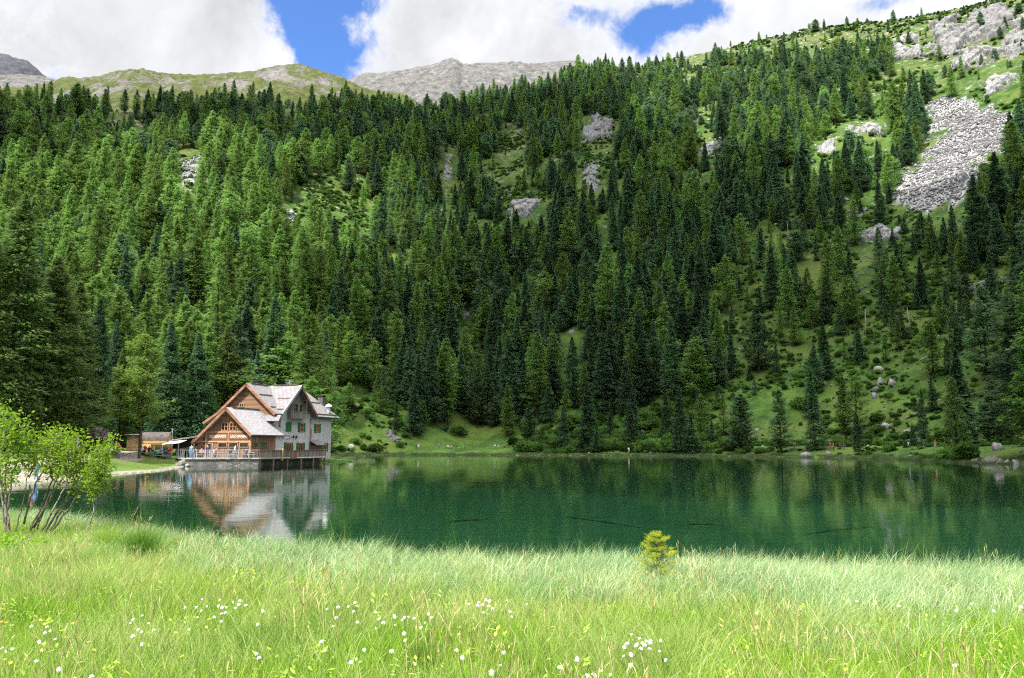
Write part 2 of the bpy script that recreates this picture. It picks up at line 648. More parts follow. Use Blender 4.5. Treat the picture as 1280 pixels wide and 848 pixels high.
# lakeside path along the left bank
path_pts = [(-40, 60), (-42.5, 72), (-44.5, 84), (-46.5, 95), (-48, 103), (-53, 111), (-62, 116)]
pd = np.full(tx.shape, 1e9)
for (ax, ay), (bx, by) in zip(path_pts[:-1], path_pts[1:]):
    ex, ey = bx - ax, by - ay
    t = np.clip(((tx - ax) * ex + (ty - ay) * ey) / (ex * ex + ey * ey), 0, 1)
    pd = np.minimum(pd, np.hypot(tx - ax - t * ex, ty - ay - t * ey))
m_path = np.clip(1 - ss(0.9, 1.7, pd) + gravel * 0.9 + beach, 0, 1) * (td > -2)
m_bed = (td < -0.15).astype(float)
ca = gm.attributes.new('cover', 'FLOAT_COLOR', 'POINT')
ca.data.foreach_set('color', np.stack([m_scree, m_path, m_bed, near_m], -1).astype(np.float32).ravel())
cb = gm.attributes.new('height', 'FLOAT', 'POINT')
cb.data.foreach_set('value', np.clip(hq, 0, 1).astype(np.float32))

m, t, out = new_mat('ground_cover')
geo = t.n('ShaderNodeNewGeometry')
pos = geo.outputs['Position']
cov = t.n('ShaderNodeAttribute', {'attribute_name': 'cover'})
cs = t.n('ShaderNodeSeparateColor', {}, Color=cov.outputs['Color'])
hq_n = t.n('ShaderNodeAttribute', {'attribute_name': 'height'}).outputs['Fac']
n_big = t.noise(pos, 0.035, 5, 0.6)
n_mid = t.noise(pos, 0.22, 5, 0.65)
n_fine = t.noise(pos, 1.6, 5, 0.7)
n_vf = t.noise(pos, 9.0, 3, 0.7)
g1 = t.ramp(n_mid, [(0.30, (0.022, 0.052, 0.012)), (0.46, (0.040, 0.092, 0.016)), (0.58, (0.066, 0.130, 0.022)), (0.72, (0.10, 0.13, 0.035))])
g2 = t.mix(t.smooth(n_big, 0.45, 0.65), g1, (0.11, 0.145, 0.032))
grass_c = t.mix(t.math('MULTIPLY', t.smooth(n_fine, 0.35, 0.75), 0.55), g2, (0.026, 0.060, 0.014))
grass_c = t.mix(t.math('MULTIPLY', t.smooth(t.noise(pos, 0.09, 6, 0.7), 0.50, 0.66), 0.7), grass_c, (0.10, 0.175, 0.030))
grass_c = t.mix(t.math('MULTIPLY', t.smooth(t.noise(pos, 0.5, 6, 0.75), 0.60, 0.72), 0.6), grass_c, (0.12, 0.105, 0.06))
dry = t.mix(t.smooth(n_fine, 0.3, 0.7), (0.115, 0.120, 0.045), (0.07, 0.10, 0.028))
grass_c = t.mix(t.math('MULTIPLY', t.smooth(hq_n, 0.55, 0.95), t.smooth(n_mid, 0.38, 0.62)), grass_c, dry)
hillf = t.smooth(hq_n, 0.02, 0.12)
grass_c = t.mix(hillf, grass_c, t.mix(1.0, grass_c, (0.74, 0.74, 0.74), 'MULTIPLY'))
rockc = t.ramp(n_fine, [(0.25, (0.10, 0.10, 0.10)), (0.5, (0.26, 0.25, 0.24)), (0.8, (0.42, 0.40, 0.38))])
rock_f = t.smooth(t.math('ADD', t.math('MULTIPLY', n_mid, 0.6), t.math('ADD', t.math('MULTIPLY', n_fine, 0.45), t.math('MULTIPLY', hq_n, 0.09))), 0.655, 0.72)
rock_f = t.math('MULTIPLY', rock_f, t.smooth(hq_n, 0.03, 0.15))
c = t.mix(rock_f, grass_c, rockc)
screec = t.ramp(t.noise(pos, 2.5, 6, 0.75), [(0.3, (0.10, 0.10, 0.11)), (0.5, (0.26, 0.26, 0.27)), (0.75, (0.42, 0.41, 0.40))])
c = t.mix(cs.outputs[0], c, screec)
gravc = t.ramp(n_vf, [(0.3, (0.17, 0.15, 0.12)), (0.6, (0.29, 0.26, 0.22)), (0.8, (0.38, 0.35, 0.31))])
c = t.mix(cs.outputs[1], c, gravc)
meadc = t.ramp(n_fine, [(0.3, (0.045, 0.085, 0.012)), (0.7, (0.11, 0.16, 0.03))])
c = t.mix(t.math('MULTIPLY', cov.outputs['Alpha'], t.math('SUBTRACT', 1.0, cs.outputs[1])), c, meadc)
bedc = t.ramp(t.noise(t.vmath('MULTIPLY', pos, (0.35, 1.5, 1)), 0.6, 5, 0.65), [(0.3, (0.030, 0.074, 0.044)), (0.6, (0.048, 0.104, 0.064)), (0.8, (0.060, 0.100, 0.056))])
c = t.mix(cs.outputs[2], c, bedc)
bmp = t.n('ShaderNodeBump', {}, Strength=0.9, Distance=0.7, Height=t.math('ADD', t.noise(pos, 0.8, 6, 0.7), t.math('MULTIPLY', n_vf, 0.12)))
p = t.n('ShaderNodeBsdfPrincipled', {}, Base_Color=c, Roughness=0.95, Normal=bmp.outputs[0])
p.inputs['Specular IOR Level'].default_value = 0.1
t.put(out.inputs[0], p.outputs[0])
gm.materials.append(m)
ground = props(link('ground', gm), kind='structure')

# ------------------------------------------------------------------ the lake
m, t, out = new_mat('lake_water')
pos = t.n('ShaderNodeNewGeometry').outputs['Position']
calm = t.smooth(t.noise(t.vmath('MULTIPLY', pos, (0.35, 1.0, 1)), 0.10, 4, 0.6), 0.35, 0.65)
wv = t.vmath('MULTIPLY', pos, (0.55, 1.6, 1))
rip = t.noise(wv, 2.2, 3, 0.55)
rip2 = t.noise(t.vmath('MULTIPLY', pos, (0.5, 1.0, 1)), 0.55, 3, 0.5)
hgt = t.math('ADD', t.math('MULTIPLY', rip, t.math('MULTIPLY_ADD', calm, 0.0026, 0.0008)), t.math('MULTIPLY', rip2, 0.005))
bmp = t.n('ShaderNodeBump', {}, Strength=1.0, Distance=1.0, Height=hgt)
fr = t.n('ShaderNodeFresnel', {}, IOR=1.33, Normal=bmp.outputs[0])
gl = t.n('ShaderNodeBsdfGlossy', {}, Color=(1, 1, 1), Roughness=0.035, Normal=bmp.outputs[0])
tr = t.n('ShaderNodeBsdfTransparent', {}, Color=(0.44, 0.67, 0.54))
mx = t.n('ShaderNodeMixShader', {}, i0=fr.outputs[0], i1=tr.outputs[0], i2=gl.outputs[0])
t.put(out.inputs[0], mx.outputs[0])
lx = [(-130, 8), (115, 8), (115, 250), (-60, 250), (-130, 120)]
wm = np_mesh('lake', [(x, y, 0.0) for x, y in lx], mats=[m])
bm = bmesh.new()
bm.faces.new([bm.verts.new((x, y, 0)) for x, y in lx])
bm.to_mesh(wm)
bm.free()
lake = props(link('lake_water', wm), kind='structure')

# ------------------------------------------------------------------ the bare ridges behind the wooded crest
def ridge_mesh(name, prof, r_ridge, r_front, mat, seed, jag, base_py, nr=70, dpx=2.0):
    """A mountain flank standing behind the wooded slope: its crest follows bearings and rows of the photograph."""
    pxs = np.arange(prof[0][0], prof[-1][0] + 0.1, dpx)
    py = np.interp(pxs, [q[0] for q in prof], [q[1] for q in prof])
    u = (pxs - PCX) / FPX
    vv = (PCY - py) / FPX
    th = np.arctan2(u, math.cos(PITCH) - vv * math.sin(PITCH))
    T = _crest_T(pxs, py)
    q = np.linspace(0, 1, nr)
    back = np.linspace(0, 1, 14)[1:]
    rr = np.concatenate([r_front + (r_ridge - r_front) * q, r_ridge + back * 260])
    prof_q = np.concatenate([0.62 + 0.38 * q ** 0.9, 1.0 - 0.35 * back])
    R, THH = np.meshgrid(rr, th, indexing='ij')
    X, Y = np.sin(THH) * R, np.cos(THH) * R
    Zc = (T * r_ridge + EYE)[None, :] * np.ones_like(R)
    Z = Zc * prof_q[:, None]
    n1 = fbm2(X, Y, 110, seed, 5, 0.55) - 0.5
    rid = 1 - np.abs(fbm2(X, Y, 60, seed + 7, 5, 0.6) * 2 - 1) * 2
    qq = np.concatenate([q, np.ones(len(back))])[:, None]
    Z = Z + (n1 * jag * 1.6 + rid * jag * 0.45) * (1 - 0.75 * ss(0.75, 1.0, qq))
    Z = Z + (fbm2(X, Y, 14, seed + 3, 4, 0.6) - 0.5) * jag * 0.35
    A = np.arange(R.size).reshape(R.shape)
    Q = np.stack([A[:-1, :-1], A[1:, :-1], A[1:, 1:], A[:-1, 1:]], -1).reshape(-1, 4)
    me = np_mesh(name, np.stack([X, Y, Z], -1).reshape(-1, 3), Fq=Q, smooth=True, mats=[mat])
    return props(link(name, me), kind='structure')


def mountain_mat(name, grass_amt, rock_lo, rock_hi, gcol=(0.11, 0.15, 0.035)):
    m, t, out = new_mat(name)
    geo = t.n('ShaderNodeNewGeometry')
    pos = geo.outputs['Position']
    nz = t.n('ShaderNodeSeparateXYZ', {}, Vector=geo.outputs['Normal']).outputs[2]
    n1 = t.noise(pos, 0.02, 6, 0.65)
    n2 = t.noise(t.vmath('MULTIPLY', pos, (1, 1, 0.5)), 0.11, 7, 0.75)
    rock = t.ramp(n2, [(0.32, rock_lo), (0.52, tuple((a + b) / 2 for a, b in zip(rock_lo, rock_hi))), (0.68, rock_hi)])
    gr = t.mix(t.smooth(n2, 0.35, 0.65), gcol, tuple(x * 0.6 for x in gcol))
    f = t.smooth(t.math('ADD', t.math('MULTIPLY', n1, 0.8), t.math('ADD', t.math('MULTIPLY', n2, 0.55), t.math('MULTIPLY', nz, 0.25))), 0.96 - grass_amt, 1.06 - grass_amt)
    c = t.mix(f, rock, gr)
    b = t.n('ShaderNodeBump', {}, Strength=1.0, Distance=8.0, Height=t.noise(pos, 0.12, 8, 0.75))
    p = t.n('ShaderNodeBsdfPrincipled', {}, Base_Color=c, Roughness=0.95, Normal=b.outputs[0])
    p.inputs['Specular IOR Level'].default_value = 0.1
    t.put(out.inputs[0], p.outputs[0])
    return m


MT_GREEN = mountain_mat('alpine_turf_and_rock', 0.20, (0.07, 0.07, 0.08), (0.34, 0.32, 0.30), (0.105, 0.125, 0.038))
MT_ROCK = mountain_mat('pale_mountain_rock', -0.02, (0.05, 0.052, 0.054), (0.24, 0.235, 0.225))
MT_DARK = mountain_mat('dark_mountain_rock', -0.3, (0.035, 0.04, 0.05), (0.11, 0.11, 0.13))
ridge_mesh('mountain_ridge', [(-260, 120), (-60, 118), (40, 112), (62, 106), (72, 100), (92, 95), (110, 98), (135, 93), (155, 89), (178, 88), (190, 93), (205, 100), (225, 99), (248, 98), (270, 97), (300, 93), (330, 90),
                              (360, 86), (372, 88), (400, 97), (425, 103), (460, 115), (520, 130)], 960, 720, MT_GREEN, 31, 22, 150)
ridge_mesh('mountain_ridge', [(330, 125), (400, 112), (425, 105), (440, 98), (460, 91), (475, 92), (500, 90), (530, 85), (548, 82), (556, 77), (563, 75), (572, 77), (580, 82), (600, 80), (640, 80), (665, 81), (690, 78),
                              (720, 78), (780, 90), (840, 110)], 1250, 900, MT_ROCK, 47, 22, 150)
ridge_mesh('mountain_ridge', [(-260, 110), (-60, 98), (0, 94), (20, 93), (45, 96), (64, 99), (78, 104), (110, 120)], 1120, 900, MT_ROCK, 53, 14, 150)
ridge_mesh('mountain_peak', [(-260, 60), (-80, 62), (0, 69), (10, 70), (22, 74), (34, 76), (44, 84), (52, 92), (66, 105), (90, 125)], 1700, 1350, MT_DARK, 61, 26, 150)
# ------------------------------------------------------------------ drifting clouds overhead, whose shadows dapple the mountainside
CLOUD_Z = 1000.0


def cloud(name, polys, seed, step=14.0, edge=75.0, cover_noise=0.25):
    """A cloud between the sun and the stretch of mountain it shades."""
    S = np.array(SUN_DIR)
    PX = []
    for poly in polys:
        pts = []
        for i in range(len(poly)):
            (ax, ay), (bx, by) = poly[i], poly[(i + 1) % len(poly)]
            for q in np.linspace(0, 1, 7)[:-1]:
                P = None
                ax2, ay2 = ax + (bx - ax) * q, ay + (by - ay) * q
                for up_ in range(0, 90, 4):
                    P = ground_at(ax2, ay2 + up_)
                    if P is not None:
                        break
                if P is None:
                    continue
                C = P + S * (CLOUD_Z - P[2]) / S[2]
                pts.append((C[0], C[1]))
        PX.append(pts)
    allp = np.array([p for q in PX for p in q])
    x0, y0 = allp.min(0) - 160
    x1, y1 = allp.max(0) + 160
    X, Y = np.meshgrid(np.arange(x0, x1, step), np.arange(y0, y1, step))
    wx = X + (fbm2(X, Y, 150, seed, 4, 0.6) - .5) * 2.0 * edge
    wy = Y + (fbm2(X, Y, 150, seed + 9, 4, 0.6) - .5) * 2.0 * edge
    m_ = np.zeros(X.shape)
    for pts in PX:
        m_ = np.maximum(m_, in_poly(wx.ravel(), wy.ravel(), pts).reshape(X.shape).astype(float))
    for _ in range(3):
        m_ = (m_ + np.roll(m_, 1, 0) + np.roll(m_, -1, 0) + np.roll(m_, 1, 1) + np.roll(m_, -1, 1)) / 5
    T_ = m_ - cover_noise * ss(0.52, 0.72, fbm2(X, Y, 120, seed + 4, 4, 0.6)) - 0.12
    T_ = np.clip(T_, 0, 1)
    lump = fbm2(X, Y, 70, seed + 2, 5, 0.6)
    top = CLOUD_Z + T_ * (50 + 150 * lump)
    bot = CLOUD_Z - T_ * (14 + 30 * fbm2(X, Y, 50, seed + 3, 4, 0.6)) - 0.5
    inside = T_ > 0.005
    A = np.arange(X.size).reshape(X.shape)
    cell = inside[:-1, :-1] | inside[1:, :-1] | inside[1:, 1:] | inside[:-1, 1:]
    q = np.stack([A[:-1, :-1], A[:-1, 1:], A[1:, 1:], A[1:, :-1]], -1)[cell]
    V = np.concatenate([np.stack([X, Y, top], -1).reshape(-1, 3), np.stack([X, Y, bot], -1).reshape(-1, 3)])
    Q = np.concatenate([q, q[:, ::-1] + X.size])
    used = np.unique(Q)
    mp = np.zeros(len(V), np.int64)
    mp[used] = np.arange(len(used))
    me = np_mesh(name, V[used], Fq=mp[Q], smooth=True, mats=[M_CLOUD])
    tt = np.concatenate([T_.ravel(), T_.ravel()])[used]
    me.attributes.new('thick', 'FLOAT', 'POINT').data.foreach_set('value', tt.astype(np.float32))
    return props(link(name, me), kind='structure')


M_CLOUD, t, out = new_mat('cloud_vapour')
th_ = t.n('ShaderNodeAttribute', {'attribute_name': 'thick'}).outputs['Fac']
d_ = t.n('ShaderNodeBsdfDiffuse', {}, Color=(0.9, 0.9, 0.92))
tl_ = t.n('ShaderNodeBsdfTranslucent', {}, Color=(0.9, 0.9, 0.92))
tr_ = t.n('ShaderNodeBsdfTransparent')
mx_ = t.n('ShaderNodeMixShader', {}, i0=0.8, i1=d_.outputs[0], i2=tl_.outputs[0])
fac = t.math('MULTIPLY', t.smooth(th_, 0.0, 0.5), 0.70)
mx2 = t.n('ShaderNodeMixShader', {}, i0=fac, i1=tr_.outputs[0], i2=mx_.outputs[0])
t.put(out.inputs[0], mx2.outputs[0])
cloud('cloud', [[(-80, 138), (430, 138), (640, 132), (700, 118), (600, 190), (500, 235), (420, 205), (300, 192), (190, 170), (60, 232), (-80, 262)]], 5)
cloud('cloud', [[(700, 118), (800, 135), (880, 205), (1010, 240), (1130, 262), (1320, 262), (1320, 585), (930, 590), (700, 588), (676, 545), (610, 512), (520, 500), (440, 480), (520, 470), (566, 400), (520, 300), (500, 235), (600, 180)],
                [(-80, 430), (60, 425), (200, 452), (330, 470), (425, 470), (420, 530), (200, 540), (-80, 540)]], 15)
# ------------------------------------------------------------------ foliage materials
def foliage_mat(name, c_dark, c_light, rand=0.25, trans=0.25, scale=0.9, rough=0.6, open_=0.0):
    """Leaves or needles: colour changes from clump to clump and from plant to plant."""
    m, t, out = new_mat(name)
    pos = t.n('ShaderNodeNewGeometry').outputs['Position']
    r = t.n('ShaderNodeObjectInfo').outputs['Random']
    n = t.noise(pos, scale, 4, 0.7)
    f = t.math('ADD', t.smooth(n, 0.32, 0.68), t.math('MULTIPLY_ADD', r, rand * 2, -rand), clamp=True)
    c = t.mix(f, c_dark, c_light)
    hs = t.n('ShaderNodeHueSaturation', {}, Hue=t.math('MULTIPLY_ADD', r, 0.03, 0.485), Value=t.math('MULTIPLY_ADD', r, rand, 1 - rand / 2), Color=c)
    d = t.n('ShaderNodeBsdfDiffuse', {}, Color=hs.outputs[0], Roughness=rough)
    tl = t.n('ShaderNodeBsdfTranslucent', {}, Color=hs.outputs[0])
    mx = t.n('ShaderNodeMixShader', {}, i0=trans, i1=d.outputs[0], i2=tl.outputs[0])
    if open_:                                   # needles leave gaps that light and sight pass through
        mx = t.n('ShaderNodeMixShader', {}, i0=open_, i1=mx.outputs[0], i2=t.n('ShaderNodeBsdfTransparent').outputs[0])
    t.put(out.inputs[0], mx.outputs[0])
    return m


M_SPRUCE = foliage_mat('spruce_needles', (0.050, 0.105, 0.058), (0.092, 0.170, 0.078), 0.35, 0.45, open_=0.30)
M_LARCH = foliage_mat('larch_needles', (0.090, 0.172, 0.042), (0.165, 0.270, 0.060), 0.35, 0.55, open_=0.34)
M_PINE = foliage_mat('stone_pine_needles', (0.062, 0.120, 0.062), (0.115, 0.195, 0.085), 0.35, 0.45, open_=0.30)
M_BUSH = foliage_mat('alder_leaves', (0.040, 0.095, 0.022), (0.105, 0.190, 0.040), 0.5, 0.4)
M_BUSHB = foliage_mat('dwarf_pine_needles', (0.034, 0.074, 0.022), (0.078, 0.138, 0.036), 0.5, 0.3)
M_BARK = pbr('conifer_bark', (0.075, 0.060, 0.050), 0.95, 0.3, 4.0, 0.6, 14.0, stretch=(1, 1, 0.25))
M_BARKG = pbr('grey_bark', (0.16, 0.145, 0.125), 0.95, 0.3, 5.0, 0.6, 14.0, stretch=(1, 1, 0.3))

rng = np.random.default_rng(7)


def conifer(name, seed, H=22.0, R=3.4, base=0.06, levels=44, per=10, sprays=7, droop=0.35, tip=0.2, leaf=0.75, mat=None, power=0.85, rag=0.25, asym=0.15, width=0.34, up=0.0, gaps=0.06, fine=2.4):
    """Crown of needle sprays on whorled branches, as one mesh; the trunk is a second mesh."""
    g = np.random.default_rng(seed)
    z = (base + (1 - base) * (np.arange(levels) + g.uniform(-0.4, 0.4, levels)) / levels).clip(base, 0.992)
    zz = np.repeat(z, per)
    n = len(zz)
    az = g.uniform(0, 2 * np.pi, n)
    # outline: cone with an uneven, tiered edge
    s = (zz - base) / (1 - base)
    prof = (1 - s) ** power * np.minimum(1, 0.55 + s * 4.0)
    tier = 1 + rag * 0.35 * np.sin(s * levels * 0.55 + g.uniform(0, 6)) * g.uniform(0.2, 1, n)
    side = 1 + asym * np.sin(az - g.uniform(0, 6.28)) + asym * np.sin(2 * az + 9 * s + g.uniform(0, 6.28))
    L = R * prof * tier * side * g.uniform(1 - rag, 1 + rag * 0.45, n) + 0.12
    L *= np.where(g.random(n) < gaps, 0.35, 1)
    zb = zz * H
    sprays, leaf = int(sprays * fine), leaf / math.sqrt(fine) * 1.12
    b = np.repeat(np.arange(n), sprays)
    t_ = np.tile((np.arange(sprays) + 0.6) / sprays, n) + g.uniform(-0.5, 0.5, n * sprays) / sprays
    t_ = np.clip(t_, 0.05, 1) ** 0.42 * 0.97 + 0.02
    Lb, azb = L[b], az[b]
    rad = Lb * t_
    drop = droop * (0.4 + 0.8 * (1 - s[b])) * (1 - up)
    zc = zb[b] - rad * drop + up * rad * 0.5 + tip * Lb * t_ ** 3 * 0.55 + g.normal(0, 0.22, n * sprays) * min(1, H / 20)
    lat = g.normal(0, 0.13, n * sprays) * Lb * (0.35 + t_)
    px = np.cos(azb) * rad - np.sin(azb) * lat
    py = np.sin(azb) * rad + np.cos(azb) * lat
    # spray: a kite along a direction splayed from the branch and hanging a little
    da = azb + np.sign(lat + 1e-9) * g.uniform(0.1, 0.9, n * sprays)
    ln = leaf * (0.55 + 0.75 * g.random(n * sprays)) * (0.45 + 0.55 * np.minimum(1, Lb / (R * 0.5)))
    hang = g.uniform(-0.65, 0.35, n * sprays) - 0.10 + up * 0.5
    dx, dy, dz = np.cos(da), np.sin(da), hang
    k = 1 / np.sqrt(1 + hang ** 2)
    D = np.stack([dx, dy, dz], -1) * k[:, None]
    roll = g.uniform(-0.75, 0.75, n * sprays)
    S = np.stack([-np.sin(da) * np.cos(roll), np.cos(da) * np.cos(roll), np.sin(roll)], -1)
    P = np.stack([px, py, zc], -1)
    wd = (width * ln)[:, None]
    A0 = P - D * (ln * 0.35)[:, None]
    B0 = P + S * wd + D * (ln * g.uniform(-0.05, 0.25, len(ln)))[:, None]
    C0 = P + D * (ln * 0.65)[:, None]
    E0 = P - S * wd + D * (ln * g.uniform(-0.05, 0.25, len(ln)))[:, None]
    V = np.stack([A0, B0, C0, E0], 1).reshape(-1, 3)
    Q = np.arange(len(V)).reshape(-1, 4)
    crown = np_mesh(name + '_crown', V, Fq=Q, mats=[mat])
    mb = MB()
    hs = [0, 0.02, 0.3, 0.6, 0.85, 0.985]
    tr = 0.011 * H
    lean = g.uniform(-0.012, 0.012, 2) * H
    pts = [(lean[0] * h * h, lean[1] * h * h, h * H - (0.8 if h == 0 else 0)) for h in hs]
    mb.tube(pts, [tr * 1.5, tr * 1.15, tr * 0.85, tr * 0.5, tr * 0.22, tr * 0.05], 7)
    # dead lower branches
    for i in range(10):
        h = g.uniform(0.05, max(0.08, base + 0.15)) * H
        a = g.uniform(0, 6.28)
        l = g.uniform(0.4, 0.5 * R)
        mb.tube([(0, 0, h), (math.cos(a) * l * 0.6, math.sin(a) * l * 0.6, h - 0.05 * l), (math.cos(a) * l, math.sin(a) * l, h - 0.25 * l)], [0.05, 0.035, 0.01], 4)
    trunk = mb.mesh(name + '_trunk', M_BARK, True)
    return crown, trunk


# (crown, trunk, height) for every kind
KINDS = {}
KINDS['spruce'] = [conifer('spruce', 11, 24, 3.4, 0.05, 50, 11, 7, 0.55, 0.35, 0.80, M_SPRUCE, 0.86, 0.38) + (24,),
                   conifer('spruce', 12, 22, 3.2, 0.04, 46, 11, 7, 0.60, 0.3, 0.85, M_SPRUCE, 0.95, 0.4) + (22,),
                   conifer('spruce', 13, 25, 3.1, 0.08, 52, 10, 7, 0.5, 0.3, 0.75, M_SPRUCE, 0.80, 0.4) + (25,),
                   conifer('spruce', 14, 20, 3.4, 0.03, 40, 10, 7, 0.65, 0.3, 0.95, M_SPRUCE, 1.0, 0.42, 0.25, 0.34, 0.0, 0.14) + (20,)]
KINDS['larch'] = [conifer('larch', 21, 24, 3.5, 0.10, 42, 10, 8, 0.22, 0.35, 0.72, M_LARCH, 0.72, 0.42, 0.2, 0.3, 0.1, 0.12) + (24,),
                  conifer('larch', 22, 22, 3.3, 0.08, 40, 10, 8, 0.2, 0.35, 0.75, M_LARCH, 0.85, 0.45, 0.22, 0.3, 0.15, 0.12) + (22,),
                  conifer('larch', 23, 25, 3.0, 0.14, 44, 9, 8, 0.25, 0.3, 0.7, M_LARCH, 0.65, 0.42, 0.22, 0.3, 0.1, 0.14) + (25,),
                  conifer('larch', 24, 21, 3.9, 0.16, 34, 9, 8, 0.15, 0.4, 0.85, M_LARCH, 0.60, 0.5, 0.3, 0.32, 0.2, 0.18) + (21,)]
KINDS['pine'] = [conifer('stone_pine', 31, 20, 3.7, 0.06, 38, 11, 8, 0.1, 0.4, 0.8, M_PINE, 0.72, 0.45, 0.25, 0.36, 0.25, 0.18) + (20,),
                 conifer('stone_pine', 32, 18, 3.4, 0.05, 34, 11, 8, 0.1, 0.4, 0.85, M_PINE, 0.78, 0.48, 0.28, 0.36, 0.25, 0.2) + (18,),
                 conifer('stone_pine', 33, 21, 3.4, 0.08, 40, 10, 8, 0.12, 0.4, 0.75, M_PINE, 0.68, 0.45, 0.25, 0.36, 0.2, 0.18) + (21,),
                 conifer('stone_pine', 34, 16, 3.8, 0.07, 28, 11, 8, 0.05, 0.4, 0.95, M_PINE, 0.48, 0.42, 0.28, 0.38, 0.3, 0.14) + (16,)]


def join_mesh(name, a, b):
    va = np.empty(len(a.vertices) * 3)
    a.vertices.foreach_get('co', va)
    vb = np.empty(len(b.vertices) * 3)
    b.vertices.foreach_get('co', vb)
    bmx = bmesh.new()
    bmx.from_mesh(a)
    n0 = len(bmx.faces)
    bmx.from_mesh(b)
    bmx.faces.ensure_lookup_table()
    for f in bmx.faces[n0:]:
        f.material_index = 1
    me = bpy.data.meshes.new(name)
    bmx.to_mesh(me)
    bmx.free()
    for mm in (a.materials[0], b.materials[0]):
        me.materials.append(mm)
    return me


TREE_SET = [(k, i) for k in ('spruce', 'larch', 'pine') for i in range(4)]
TREE_JOIN = [join_mesh('forest_tree', KINDS[k][i][0], KINDS[k][i][1]) for k, i in TREE_SET]

# ------------------------------------------------------------------ where trees stand
# outlines in the photograph of the ground they stand on, with how closely they stand there
DENS = [
    (MEADOW_PX, 0.0), (SCREE_PX, 0.0), (SCREE_B_PX, 0.0),
    ([(1268, 196), (1310, 180), (1310, 340), (1235, 345), (1192, 312), (1206, 262)], 1.3),
    ([(1115, 62), (1200, 25), (1295, -10), (1295, 125), (1262, 130), (1180, 110), (1118, 100)], 0.10),
    ([(1085, 110), (1295, 110), (1295, 170), (1262, 150), (1218, 122), (1160, 122), (1090, 150)], 0.12),
    ([(220, 180), (240, 200), (262, 245), (245, 250), (222, 215)], 0.0),
    ([(385, 222), (440, 212), (478, 262), (470, 345), (400, 320), (350, 260)], 0.12),
    ([(618, 165), (655, 165), (655, 265), (618, 265)], 0.10),
    ([(730, 150), (768, 150), (770, 205), (735, 245), (725, 215)], 0.0),
    ([(635, 238), (690, 242), (690, 280), (640, 268)], 0.1),
    ([(560, 455), (605, 440), (605, 480), (575, 490)], 0.1),
    ([(405, 568), (420, 500), (470, 470), (500, 520), (515, 566)], 0.25),
    ([(930, 500), (1010, 478), (1300, 478), (1300, 600), (930, 600)], 0.10),
    ([(640, 578), (650, 530), (780, 515), (880, 505), (930, 585)], 0.24),
    ([(870, 400), (940, 300), (1010, 240), (1120, 250), (1190, 290), (1295, 330), (1295, 600), (880, 600), (900, 500)], 0.52),
    ([(820, 40), (1120, 20), (1295, -30), (1295, 0), (1120, 62), (1090, 72), (960, 76), (830, 85)], 0.22),
    ([(760, 62), (960, 90), (1090, 110), (1135, 215), (1100, 260), (1010, 240), (930, 250), (860, 170), (780, 120)], 0.82),
]


def density(px, py):
    d = np.ones(px.shape)
    done = np.zeros(px.shape, bool)
    for poly, v in DENS:
        k = in_poly(px, py, poly) & ~done
        d[k] = v
        done |= k
    return d


cand = []
sp = 6.5
gx, gy = np.meshgrid(np.arange(-520, 560, sp), np.arange(95, 800, sp))
gx = (gx + rng.uniform(-0.45, 0.45, gx.shape) * sp).ravel()
gy = (gy + rng.uniform(-0.45, 0.45, gy.shape) * sp).ravel()
gd = lake_dist(gx, gy)
gz = land(gx, gy, gd)
gh, gq = hill(gx, gy)
gpx, gpy, gzc = project(np.stack([gx, gy, gz], -1))
gr = np.hypot(gx, gy)
ga, gb = local_ab(gx, gy)
ok = (gd > 2.5) & (gpx > -260) & (gpx < 1540) & (gq < 1.12)
ok &= ~((gr < 146) & (gpx < 440)) & ~((np.abs(ga) < 11) & (gb > -14) & (gb < 24))
dn = density(gpx, gpy)
dn = dn * (0.55 + 0.9 * ss(0.3, 0.62, fbm2(gx, gy, 38.0, 77, 3)))
dn = np.where((gq > 1.0) & (gpx > 760), dn * 0.5, dn)
ok &= rng.random(len(gx)) < dn * 0.95
gx, gy, gz, gpx, gpy, gq, dn, gr = (q[ok] for q in (gx, gy, gz, gpx, gpy, gq, dn, gr))
N = len(gx)
# kinds: extra pale larch on the left slope paints in part of its sunlit brightness, spruce at the foot, stone pine mostly towards the tree line
u = rng.random(N)
larchy = np.clip(0.30 + 0.62 * ss(560, 380, gpx) * ss(170, 240, gpy) + 0.4 * (fbm2(gx, gy, 45, 5, 3) - 0.5), 0.05, 0.85)
piney = (1 - larchy) * (0.25 + 0.6 * ss(0.35, 0.8, gq))
kind = np.where(u < larchy, 1, np.where(u < larchy + piney, 2, 0))
var = rng.integers(0, 4, N)
tidx = kind * 4 + var
scl = rng.normal(0.90, 0.22, N).clip(0.4, 1.45)
scl *= 1 - 0.22 * ss(0.7, 1.05, gq)
scl *= 1 + 0.04 * ss(620, 480, gpx)
scl *= np.where(dn < 0.8, rng.uniform(0.30, 0.95, N), 1.0)
up = in_poly(gpx, gpy, [(760, 90), (880, 20), (1295, -60), (1295, 130), (1100, 110), (900, 120)])
scl = np.where(up, scl * rng.uniform(0.5, 1.0, N), scl)
small = rng.random(N) < 0.12
scl = np.where(small, scl * rng.uniform(0.35, 0.7, N), scl)
wid = rng.uniform(1.15, 1.65, N)
rz = rng.uniform(0, 6.28, N)
HT = np.array([KINDS[k][i][2] for k, i in TREE_SET])[tidx] * scl

